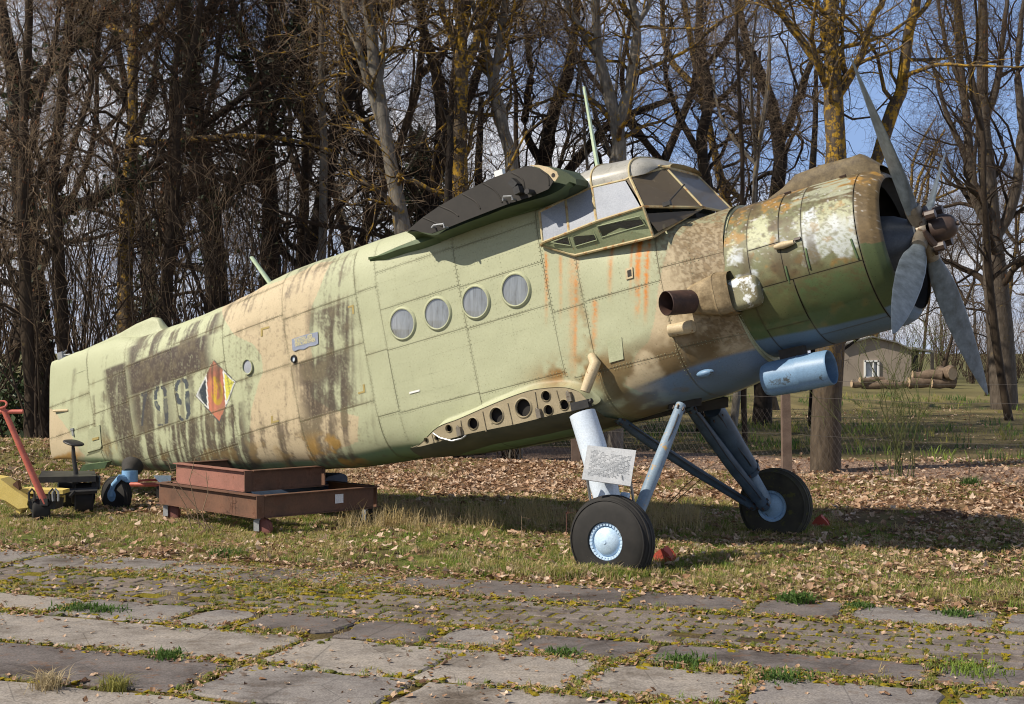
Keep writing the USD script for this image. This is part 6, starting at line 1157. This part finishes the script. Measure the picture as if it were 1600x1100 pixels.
# woodland behind: grown kinds, each then set out many times
def wild(seed, h, r, mats, L, wander, seeds=0, ivy=0, lean=.25, n1=15, multi=1):
    rng = np.random.default_rng(seed); st = []
    for q in range(multi):
        x, y = (rng.normal(0, .12, 2) if multi > 1 else (0, 0)); p = [np.array([x, y, -.15])]; dx = rng.normal(0, .16, 2) * (1.6 if multi > 1 else 1)
        for z in np.linspace(.15, 1, 6): p.append(np.array([x + dx[0] * h * z + rng.normal(0, lean) * z, y + dx[1] * h * z + rng.normal(0, lean) * z, h * z]))
        st.append((np.array(p), np.linspace(r, r * .25, 7)))
        if multi == 1:
            for _ in range(3):
                k = rng.integers(2, 5); b = p[k]; a = rng.uniform(0, 2 * np.pi); q_ = [b]; d = np.array([math.cos(a), math.sin(a), .9])
                for s in range(4): d = d + rng.normal(0, .35, 3) + [0, 0, .1]; q_.append(q_[-1] + unit(d) * h * .12)
                st.append((np.array(q_), np.linspace(r * .5, r * .15, 5)))
    return st
KINDS = [(201, 13, .22, DK, 3.2, .32, 0, 0), (202, 12, .16, BR, 2.8, .24, 700, 0), (203, 14, .26, DK, 3.6, .36, 0, 1600), (204, 11, .12, BR, 2.4, .2, 500, 0), (205, 13, .2, ('bark_lichen', 'bark_brown', 'twig_brown'), 3.0, .26, 0, 0), (206, 10, .10, ('bark_grey', 'bark_brown', 'twig_tan'), 2.2, .2, 0, 0)]
KLAB = ['dark gnarled bare tree of the wood behind the airplane', 'brown bare tree with withered leaves in the wood behind the airplane', 'dark ivy clad bare tree in the wood behind the airplane', 'slender brown bare tree in the wood behind the airplane', 'lichen barked bare tree in the wood behind the airplane', 'slender grey bare tree in the wood behind the airplane']
wr = np.random.default_rng(77)
def region(rx, d):
    names_ = ((-.335, 'left of the cut tail end'), (-.26, 'behind the tail hump'), (-.17, 'behind the emblem and brown band'), (-.08, 'behind the rear of the wing root'), (.02, 'behind the wing root'), (.13, 'behind the canopy'), (.24, 'behind the cowling'), (9, 'right of the propeller'))
    return next(t for x, t in names_ if rx < x) + (', nearer row' if d < 33 else ', middle row' if d < 56 else ', farthest row')

spots = []
for row, (d, n, xa, xb) in enumerate(((27.5, 4, -.40, -.05), (31, 5, -.42, .20), (35, 3, -.42, .15), (40, 4, -.44, .18), (46, 4, -.46, .0), (53, 3, -.48, .05), (62, 3, -.48, .15), (74, 3, -.46, .10), (92, 6, -.46, .50), (120, 6, -.46, .50))):
    for k in range(n):
        spots.append(((xa + (xb - xa) * (k + wr.uniform(.1, .9)) / n), d * wr.uniform(.95, 1.06)))
spots += [(x_, d_) for x_, d_ in zip(np.linspace(.235, .395, 9), (128, 112, 135, 105, 122, 98, 130, 110, 90))] + [(.19, 47), (.345, 62), (.362, 40), (.31, 78)]
made = {}
for i, (rx, d) in enumerate(spots):
    k = int(wr.integers(0, 6))
    if rx > .1: k = int(wr.choice([1, 3, 4, 5, 0]))
    seed, h, r, mm, L, wd, se, iv = KINDS[k]; x = rx * d; loc = [x, d, float(height(x, d))]; lab = ['dark gnarled bare tree ', 'brown bare tree with withered leaves ', 'dark ivy clad bare tree ', 'slender brown bare tree ', 'lichen barked bare tree ', 'slender grey bare tree '][k] + region(rx, d); grp = lab.replace('tree', 'trees')
    if k not in made:
        st = [(p + loc, rr) for p, rr in wild(seed, h, r, mm, L, wd)]; made[k] = tree('woodland_tree', loc, st, cfg(n1=14 if k in (0, 2, 4) else 12, n2=6, n3=4, n4=2, L=L * 1.1, wander=wd * 1.15, t0=.1 if k in (1, 3, 5) else .2), mm, seed, label=lab, group=grp, seeds=se, ivy=iv, k0=12)
    else: copy_of(made[k], 'woodland_tree', loc, wr.uniform(0, 360), wr.uniform(.8, 1.25) * (1.0 if d < 80 else 1.25), lab, 'tree', grp)
# bushes and saplings: thin upright stems
SK = [(301, 4.2, .022, ('bark_brown', 'bark_brown', 'twig_brown'), 14), (302, 4.4, .016, ('bark_brown', 'twig_tan', 'twig_tan'), 18), (303, 2.3, .009, ('cane_green', 'cane_green', 'cane_green'), 16), (304, 5.0, .022, ('bark_brown', 'bark_brown', 'twig_brown'), 8)]
SL = ['thicket of thin brown bare stems behind the fence', 'low tangle of pale bare twigs behind the airplane', 'clump of upright green canes by the fence on the right', 'tall bare shrub of lichened stems behind the airplane']
bs = []
for d, n, xa, xb, ks_ in ((23.0, 5, -.41, -.19, (1, 1, 3)), (25.5, 7, -.42, -.05, (0, 1, 1)), (28.5, 6, -.42, .10, (1, 1, 3)), (33, 7, -.42, .14, (1, 3)), (40, 6, -.44, .14, (0, 1)), (88, 16, .305, .42, (1, 1, 0)), (104, 26, .20, .42, (0, 1, 3)), (100, 10, -.45, .20, (1,))):
    for q in range(n): bs.append((xa + (xb - xa) * (q + wr.uniform(0, 1)) / n, d * wr.uniform(.96, 1.05), int(wr.choice(ks_))))
bs += [((1405 - 800) / F, 20.6, 2), ((800 - 800) / F, 24.2, 1)]
smade = {}
for rx, d, k in bs:
    seed, h, r, mm, n = SK[k]; x = rx * d; loc = [x, d, float(height(x, d))]; lab = ['thicket of thin brown bare stems ', 'low tangle of pale bare twigs ', 'clump of upright green canes ', 'tall bare shrub of lichened stems '][k] + region(rx, d); grp = lab + ' (several)'
    if k not in smade:
        st = [(p + loc, rr) for p, rr in wild(seed, h, r, mm, 1, .2, lean=.12, multi=n)]; smade[k] = tree('bare_shrub', loc, st, [(5, .15, 1, h * .12, h * .35, 38, 6, .16, .05, .6, 3, 1), (4, .1, 1, h * .05, h * .16, 42, 4, .16, .03, .7, 3, 2)], mm, seed, label=lab, cat='shrub', group=grp, k0=9, split=False)
    else: copy_of(smade[k], 'bare_shrub', loc, wr.uniform(0, 360), wr.uniform(.75, 1.3), lab, 'shrub', grp)
# dark spruce showing between the trunks above the rear fuselage
SP = thing('spruce', [*at(655, 600, 42)[:2], 0], 'dark evergreen spruce showing between the trunks behind the wing root', 'tree'); b = np.array([*at(655, 600, 42)[:2], 0]); sr_ = np.random.default_rng(9)
part(SP, 'trunk', MB().tube([b - [0, 0, .2], b + [0, 0, 4.5], b + [0, 0, 9]], [.2, .13, .03], 8).m, 'bark_dark'); m = MB(); C = []
for z in np.arange(1.0, 8.9, .22):
    for q in range(6):
        a = sr_.uniform(0, 2 * np.pi); L = (9 - z) * .32 + .25; e = b + [0, 0, z]; tip = e + np.array([math.cos(a) * L, math.sin(a) * L, -.35 * L]); m.tube([e, (e + tip) / 2 + [0, 0, .1], tip], [.025, .018, .006], 3, caps=False); t = sr_.random((int(34 * L), 1)); C.append(e + (tip - e) * t + sr_.normal(0, .10, (len(t), 3)) - [0, 0, .08])
part(SP, 'limbs', m.m, 'bark_dark'); leaves(SP, np.vstack(C), sr_, .10, 'needle', 'needles')
# ivy and evergreen undergrowth, low and dark, at the left
for k, (x, y, d, sx, sz, n, lab) in enumerate(((150, 640, 29, 1.6, 1.6, 2600, 'dark ivy thicket behind the cut tail end'), (60, 600, 31, 1.3, 2.0, 2200, 'dark ivy thicket at the left edge of the wood'), (300, 560, 30, 1.6, 1.5, 2200, 'dark ivy thicket behind the tail hump'), (385, 520, 33, 1.2, 1.7, 1800, 'dark ivy mound under the short aerial stub'), (230, 470, 36, 1.3, 2.2, 1800, 'taller ivy column deep in the left wood'), (560, 470, 35, 1.8, 1.4, 1600, 'dark undergrowth behind the brown fuselage band'))):
    c = at(x, y, d); iv = thing('ivy_thicket', [c[0], d, 0], lab, 'ivy'); g_ = np.random.default_rng(400 + k); q = unit(g_.normal(size=(n, 3))) * g_.random((n, 1)) ** .4 * [sx, .9, 1]; z = c[2] * (.1 + g_.random((n, 1)) * .95) ; q = np.concatenate([q[:, :1] * (1.1 - .5 * z / (c[2] + sz)) + c[0], q[:, 1:2] + d, z + q[:, 2:] * sz * .4], 1); q[:, 2] = np.abs(q[:, 2]); leaves(iv, q, g_, .085, 'ivy_leaf' if k % 2 == 0 else 'ivy_leaf_light', 'leaves')
    part(iv, 'stems', MB().tube([[c[0], d, -.1], [c[0] + .1, d, c[2] * .6], [c[0] - .1, d, c[2] + sz * .6]], [.08, .06, .02], 6).tube([[c[0] + .4, d, -.1], [c[0] + .3, d + .1, c[2]]], [.05, .02], 6).m, 'bark_dark')

# ------------------------------------------------------------------ fallen leaves, grass, moss, weeds
def scatter(name, protos, pts, rz, sc, tilt, kind='stuff', label=None, cat=None, seed=0):
    g = np.random.default_rng(seed); path = numbered('/World', name); pi = UsdGeom.PointInstancer.Define(stage, path); rel = pi.CreatePrototypesRel()
    for j, (mesh, m) in enumerate(protos):
        u = usdkit.mesh(stage, f'{path}/{name}_kind' + (f'_{j:03d}' if j else ''), mesh, '/World/Looks/' + m); rel.AddTarget(u.GetPath())
    n = len(pts); pi.CreateProtoIndicesAttr(Vt.IntArray.FromNumpy(g.integers(0, len(protos), n).astype(np.int32))); pi.CreatePositionsAttr(Vt.Vec3fArray.FromNumpy(np.asarray(pts, np.float32)))
    hz, tl, td = rz / 2, tilt * np.abs(g.normal(0, 1, n)) / 2, g.uniform(0, 2 * np.pi, n)
    cz, sz_, ct, stt = np.cos(hz), np.sin(hz), np.cos(tl), np.sin(tl); ax, ay = np.cos(td) * stt, np.sin(td) * stt
    q = np.stack([ct * cz, ax * cz + ay * sz_, ay * cz - ax * sz_, ct * sz_], 1)
    pi.CreateOrientationsAttr(Vt.QuathArray([Gf.Quath(float(a), float(b_), float(c), float(d_)) for a, b_, c, d_ in q])); pi.CreateScalesAttr(Vt.Vec3fArray.FromNumpy(np.repeat(sc[:, None], 3, 1).astype(np.float32)))
    data(pi.GetPrim(), label=label, category=cat, kind=kind)
def leaf_mat(name, c):
    mat(name, {'tc': ('texture_coordinate', {}), 'n': ('noise_texture', {'scale': 22, 'detail': 3}), 'r': ('rgb_ramp', {'ramp': [(.3, tuple(.65 * q for q in c)), (.7, tuple(1.15 * q for q in c))]}), 'p': ('principled_bsdf', {'roughness': .7, 'specular_ior_level': .25}), 't': ('translucent_bsdf', {}), 'm': ('mix_closure', {'fac': .18})},
        [('tc.object', 'n.vector'), ('n.fac', 'r.fac'), ('r.color', 'p.base_color'), ('r.color', 't.color'), ('p.BSDF', 'm.closure1'), ('t.BSDF', 'm.closure2')], surface='m.closure')
LC = [(.50, .35, .24), (.42, .27, .17), (.28, .16, .09), (.62, .48, .36), (.36, .21, .125), (.13, .07, .042)]
for i, c in enumerate(LC): leaf_mat(f'fallen_leaf_{i}', c)
lr_ = np.random.default_rng(55); LP = []
def leaf_shape(g, size=.034):
    n = 9; a = np.linspace(0, 2 * np.pi, n, endpoint=False); r = size * (1 + .35 * np.cos(5 * a + g.uniform(0, 6)) * g.uniform(.2, .8)) * (1 + .35 * np.cos(a)); x, y = r * np.cos(a), r * np.sin(a) * .75
    cu = g.uniform(-.5, .8); f = g.uniform(.0, .8); z = cu * (x * x) / size * .6 + f * np.abs(y) * .6 + g.normal(0, size * .12, n) + size * .15
    return np.vstack([np.stack([x, y, z], 1), [[0, 0, size * .08]]]), np.array([[i, (i + 1) % n, n] for i in range(n)])
for i in range(12): LP.append((leaf_shape(lr_), f'fallen_leaf_{[0, 1, 2, 3, 0, 1, 4, 3, 2, 1, 5, 0][i]}'))
def spray(g, n, d0, d1, keep):                           # points on the ground in view between two distances, kept with probability keep(x, y)
    d = np.sqrt(g.uniform(d0 ** 2, d1 ** 2, n)); x = g.uniform(-.41, .41, n) * d; k = g.random(n) < keep(x, d); return x[k], d[k]
g = np.random.default_rng(91)
nz = lambda x, y, f, s: fbm(np.stack([x * f, y * f, 0 * x], -1), 3, s)
def keep_leaf(x, y):
    w, f = zone_w(x, y), fence_off(x, y); n = nz(x, y, .8, 71); k = np.where(w < EDGE, .012 + .035 * (n > .56), .13 + .42 * sstep(.47, .65, n))
    k = np.where((f > -5.5) & (f < .5), np.maximum(k, sstep(-5.2, -3.2, f + (n - .5) * 3.5) * (.22 + .70 * sstep(.40, .60, nz(x, y, 1.6, 73)))), k); k = np.where((f > .5) & (f < 4), .12, k); k = np.where(f >= 4, .30 * sstep(.40, .6, n), k)
    near_edge = np.exp(-((w - EDGE - .05) / .22) ** 2); k = np.maximum(k, near_edge * .75); return k
x, y = spray(g, 140000, 7.6, 25, keep_leaf); x2, y2 = spray(g, 26000, 25, 48, keep_leaf); x3, y3 = g.normal(-8.2, 2.6, 3500), g.normal(22.3, 1.6, 3500)
x, y = np.r_[x, x2, x3], np.r_[y, y2, y3]; w = zone_w(x, y); gap_moss = nz(x, y, 3, 72)
z = height(x, y) + np.where(w < EDGE, .012, .0) + g.uniform(0, .035, len(x)) * (w > EDGE)
scatter('fallen_leaves', LP, np.stack([x, y, z], 1), g.uniform(0, 6.28, len(x)), np.clip(np.exp(g.normal(-.25, .38, len(x))), .3, 1.6) * np.where(w < EDGE, .7, 1) * np.where(y > 16.5, .95, .8), .38, label='brown dry oak leaves lying over the grass and paving', cat='leaves', seed=1)
def grass_mat(name, c):
    mat(name, {'c': ('color', {'value': c}), 'o': ('object_info', {}), 'p': ('principled_bsdf', {'roughness': .65, 'specular_ior_level': .25}), 't': ('translucent_bsdf', {}), 'm': ('mix_closure', {'fac': .35})}, [('c.color', 'p.base_color'), ('c.color', 't.color'), ('p.BSDF', 'm.closure1'), ('t.BSDF', 'm.closure2')], surface='m.closure')
for nme, c in (('grass_green', (.17, .24, .04)), ('grass_olive', (.27, .255, .065)), ('grass_dry', (.48, .375, .18)), ('grass_pale', (.42, .34, .20)), ('grass_fresh', (.065, .13, .03)), ('moss_yellow', (.30, .23, .015)), ('moss_green', (.13, .135, .024)), ('weed_green', (.075, .135, .028))): grass_mat(nme, c)
def tuft(g, n, h, spread, wd, lean):
    m = MB()
    for _ in range(n):
        b = g.normal(0, spread, 2); a = g.uniform(0, 6.28); l = g.uniform(.1, lean); hh = h * g.uniform(.5, 1.2); d = np.array([math.cos(a), math.sin(a)]); s = np.array([-d[1], d[0]]) * wd; p0 = b; p1 = b + d * l * hh * .4; p2 = b + d * l * hh * 1.2
        m.add([[*(p0 - s), -.01], [*(p0 + s), -.01], [*(p1 + s * .8), hh * .6], [*(p1 - s * .8), hh * .6], [*p2, hh * (1 - .25 * l)]], [[0, 1, 2], [0, 2, 3], [3, 2, 4]])
    return m.m
tg = np.random.default_rng(33)
GP = [(tuft(tg, 16, .062, .038, .0028, 1.4), m_) for m_ in ('grass_green', 'grass_olive', 'grass_dry', 'grass_olive', 'grass_green', 'grass_dry', 'grass_pale')]
def keep_grass(x, y):
    w, f = zone_w(x, y), fence_off(x, y); n = nz(x, y, .9, 81); k = sstep(EDGE - .02, EDGE + .35, w) * (.35 + .65 * sstep(.38, .55, n)); return np.where(f > -4.6 + (n - .5) * 3, .45 * sstep(.44, .58, n) * (f < .3), k)
x, y = spray(g, 42000, 10, 23.5, keep_grass); w = zone_w(x, y)
scatter('grass', GP, np.stack([x, y, height(x, y)], 1), g.uniform(0, 6.28, len(x)), g.uniform(.5, 1.25, len(x)), .15, label='patchy short grass of green and straw blades', cat='grass', seed=2)
wx_, wy_ = HW[0] + g.normal(0, .28, 260) - .1, HW[1] - .22 + g.normal(0, .10, 260)  # wheel_tufts
scatter('long_grass', GP, np.stack([wx_, wy_, height(wx_, wy_)], 1), g.uniform(0, 6.28, 260), g.uniform(.9, 1.7, 260), .2, label='longer grass grown up round the near main wheel', cat='grass', seed=12)
GF = [(tuft(tg, 12, .20, .10, .008, .9), m_) for m_ in ('grass_fresh', 'grass_green', 'grass_olive', 'grass_fresh')]
def keep_far(x, y): f = fence_off(x, y); n = nz(x, y, .35, 82); return sstep(3.6, 5.5, f) * (.25 + .75 * sstep(.4, .6, n)) * np.where(y > 36, .15, .8) * np.where(x < -2, .25, 1)
x, y = spray(g, 8000, 24, 62, keep_far); scatter('lush_grass', GF, np.stack([x, y, height(x, y)], 1), g.uniform(0, 6.28, len(x)), g.uniform(.6, 1.4, len(x)), .15, label='fresh green leafy grass beyond the path', cat='grass', seed=3)
DG = [(tuft(tg, 22, .26, .07, .003, 1.3), m_) for m_ in ('grass_dry', 'grass_pale', 'grass_dry')]
x, y = g.uniform(-9.5, -1, 900), g.uniform(17.5, 24, 900); k = (fence_off(x, y) > -4.5) & (fence_off(x, y) < .4) & (g.random(900) < sstep(-1.5, -5, x) + .12); x, y = x[k], y[k]
xs, ys = g.uniform(-1.9, 2.2, 260), g.uniform(15.0, 17.2, 260); x, y = np.r_[x, xs], np.r_[y, ys]
scatter('dry_grass', DG, np.stack([x, y, height(x, y)], 1), g.uniform(0, 6.28, len(x)), g.uniform(.5, 1.1, len(x)), .2, label='tall dry straw-coloured grass around the tail and in the shade', cat='grass', seed=4)
# moss and tiny tufts in the joints of the paving
def clump(g, r):
    m = trimesh.creation.icosphere(1, r); v = np.asarray(m.vertices) * [1, 1, .45] * (1 + .3 * g.normal(size=(len(m.vertices), 1))); return v, m.faces
MP = [(clump(tg, .022), m_) for m_ in ('moss_yellow', 'moss_green', 'moss_yellow', 'moss_green')] + [(tuft(tg, 9, .03, .016, .002, 1.4), m_) for m_ in ('grass_olive', 'grass_green', 'grass_dry')]
J = []
def joint(u0, w0, u1, w1, wd, dens):
    L = math.hypot(u1 - u0, w1 - w0); n = int(L * dens); t = g.random(n); J.append(np.stack([u0 + (u1 - u0) * t + g.normal(0, wd, n), w0 + (w1 - w0) * t + g.normal(0, wd, n)], 1))
for w_, wd, de in ((6.81, .035, 90), (7.655, .05, 230), (8.56, .07, 380), (9.23, .045, 230), (10.40, .06, 260), (EDGE, .08, 260)): joint(-11, w_, 6.5, w_, wd, de)
for w0, w1, us, _ in rows_:
    for u in us: joint(u, w0, u, w1, .03, 150)
for r in range(7): joint(-11, 9.26 + r * .188 - .003, 7.0, 9.26 + r * .188 - .003, .007, 60 if r else 20)
for u, w0, L in setts: joint(u, w0, u, w0 + .188, .007, 40)
J = np.vstack(J); nn = fbm(np.stack([J[:, 0] * .9, J[:, 1] * .9, 0 * J[:, 0]], -1), 3, 85); k = g.random(len(J)) < np.clip((nn - .36) * 4.5, .08, 1) * np.where((J[:, 0] < -4.5) & (J[:, 1] > 9.2), 1.6, 1); J = J[k]
extra = np.stack([g.uniform(-11, -3.2, 7500), g.uniform(9.3, 11.2, 7500)], 1); nn = fbm(np.stack([extra[:, 0] * 1.2, extra[:, 1] * 2.2, 0 * extra[:, 0]], -1), 4, 86); J = np.vstack([J, extra[nn > .53]])
x, y = XY(J[:, 0], J[:, 1]); scatter('moss', MP, np.stack([x, y, np.full(len(x), -.002) + g.uniform(-.006, .010, len(x))], 1), g.uniform(0, 6.28, len(x)), g.uniform(.45, 1.45, len(x)) * np.where((J[:, 1] > 9.27) & (J[:, 1] < 10.34) & (J[:, 0] > -5), .55, 1.0), .25, label='yellow green moss and small tufts in the paving joints', cat='moss', seed=5)
# debris of small leaf bits lying in the joints
DB = [(leaf_shape(lr_, .022), f'fallen_leaf_{i}') for i in (1, 2, 4, 5, 0)]
k = (g.random(len(J)) < np.where((J[:, 1] > 9.25) & (J[:, 1] < 10.36), .08, .45)); x, y = XY(J[k, 0] + g.normal(0, .05, k.sum()), J[k, 1] + g.normal(0, .05, k.sum())); scatter('leaf_debris', DB, np.stack([x, y, np.full(len(x), .012)], 1), g.uniform(0, 6.28, len(x)), g.uniform(.4, 1.1, len(x)), .4, label='small brown leaf crumbs caught in the paving joints', cat='debris', seed=6)
# single weeds one can point at
def weed(px, py, h, n, m, label, name='weed', seed=1, spread=.05, wd=.006, lean=1.2, cat='plant'):
    p = gnd(px, py, .02); p[2] = float(height(p[0], p[1])); t = thing(name, p, label, cat); v, f = tuft(np.random.default_rng(seed), n * 3, h * .75, spread * .9, wd, lean * 1.2); part(t, 'blades', (v + p, f), m, kind='stuff')
weed(1248, 938, .13, 60, 'weed_green', 'bright green leafy weed at the grass edge under the propeller', seed=2, spread=.07, wd=.009)
weed(75, 1072, .16, 70, 'grass_pale', 'round tuft of straw-coloured grass at the bottom left corner', 'grass_tuft', 3, .05, .003); weed(120, 950, .09, 60, 'weed_green', 'left green weed cushion in the joint above the long slab', seed=4, spread=.09); weed(165, 953, .08, 50, 'weed_green', 'right green weed cushion in the joint above the long slab', seed=5, spread=.08)
weed(265, 1024, .08, 50, 'weed_green', 'green tuft in the joint below the long slab', seed=6, spread=.06); weed(1070, 1032, .09, 70, 'weed_green', 'wide green tuft by the lower edge of the setts', seed=7, spread=.10); weed(1220, 1056, .08, 60, 'weed_green', 'green tuft in the joint near the bottom right', seed=8, spread=.09); weed(1510, 1045, .10, 80, 'grass_green', 'grassy tuft at the right end of the setts', 'grass_tuft', 9, .14, .004); weed(880, 1018, .07, 50, 'weed_green', 'small green tuft in the joint right of the bottom centre', seed=10, spread=.07); weed(1495, 958, .08, 50, 'weed_green', 'small green weed at the far right grass edge', seed=11, spread=.07); weed(1340, 946, .07, 50, 'weed_green', 'small green weed between leaf heaps at the grass edge', seed=12, spread=.07); weed(180, 1072, .13, 60, 'grass_olive', 'olive grass tuft beside the straw-coloured one', 'grass_tuft', 13, .05, .003); weed(1515, 775, .22, 40, 'grass_fresh', 'fresh green tuft before the fence on the right', 'grass_tuft', 14, .06, .006); weed(358, 868, .1, 50, 'weed_green', 'green patch before the trolley castor', seed=15, spread=.1)
def stalk(px, py, stems, label, m='twig_tan', seed=1):
    p = gnd(px, py); g_ = np.random.default_rng(seed); t = thing('dry_weed', p, label, 'dry plant'); mb = MB(); d = p[1]
    for L in stems:
        q = np.array([at(x, y, d) for x, y in L]); mb.tube(q, np.linspace(.006, .003, len(q)), 4, caps=False)
        for _ in range(5):
            a = q[-1] + (q[-2] - q[-1]) * g_.uniform(0, .8); mb.tube([a, a + g_.normal(0, .06, 3) + [0, 0, .05]], [.0025, .0015], 3, caps=False)
    part(t, 'stems', mb.m, m, kind='stuff')
stalk(318, 838, [[(330, 830), (312, 800), (292, 775), (270, 745), (262, 718)], [(312, 825), (306, 790), (296, 750), (305, 715)], [(322, 832), (316, 800), (325, 770), (322, 738)], [(325, 833), (308, 812), (298, 806)], [(300, 830), (290, 790), (272, 760)]], 'branching dry weed stalks before the steel trolley', seed=3)
stalk(950, 885, [[(925, 885), (945, 840), (975, 800), (980, 792)], [(932, 888), (965, 862), (1000, 838), (1010, 822)], [(1000, 885), (985, 868), (990, 850)]], 'thin dry weed stalks before the near wheel hub', 'twig_red', seed=4)
stalk(815, 850, [[(815, 850), (815, 806)]], 'single upright dry stalk in the shade behind the near wheel', seed=5)
stalk(885, 850, [[(884, 852), (886, 806), (884, 800)]], 'thin reddish stalk left of the near wheel', 'twig_red', seed=6)
stalk(1515, 760, [[(1512, 772), (1515, 730), (1513, 690), (1516, 640)], [(1545, 765), (1575, 720), (1580, 690)]], 'brown dry stalks before the fence at the right', 'twig_brown', seed=7)
stalk(1050, 800, [[(1040, 792), (1070, 760), (1098, 735), (1128, 718)], [(1048, 790), (1085, 757), (1100, 745)]], 'fallen yellow lichened branch leaning behind the gear struts', 'twig_lichen', seed=8)
solo('fallen_stick', MB().tube([gnd(1240, 903) + [0, 0, .05], gnd(1262, 908) + [0, 0, .06], gnd(1285, 912) + [0, 0, .05]], [.012, .010, .006], 5).m, 'twig_tan', 'pale stick lying in the grass on the right', 'stick')
solo('fallen_stick', MB().tube([gnd(1030, 1040) + [0, 0, .03], gnd(1055, 1042) + [0, 0, .03], gnd(1075, 1046) + [0, 0, .03]], [.010, .009, .004], 5).m, 'twig_tan', 'pale stick lying on the slabs near the bottom centre', 'stick')
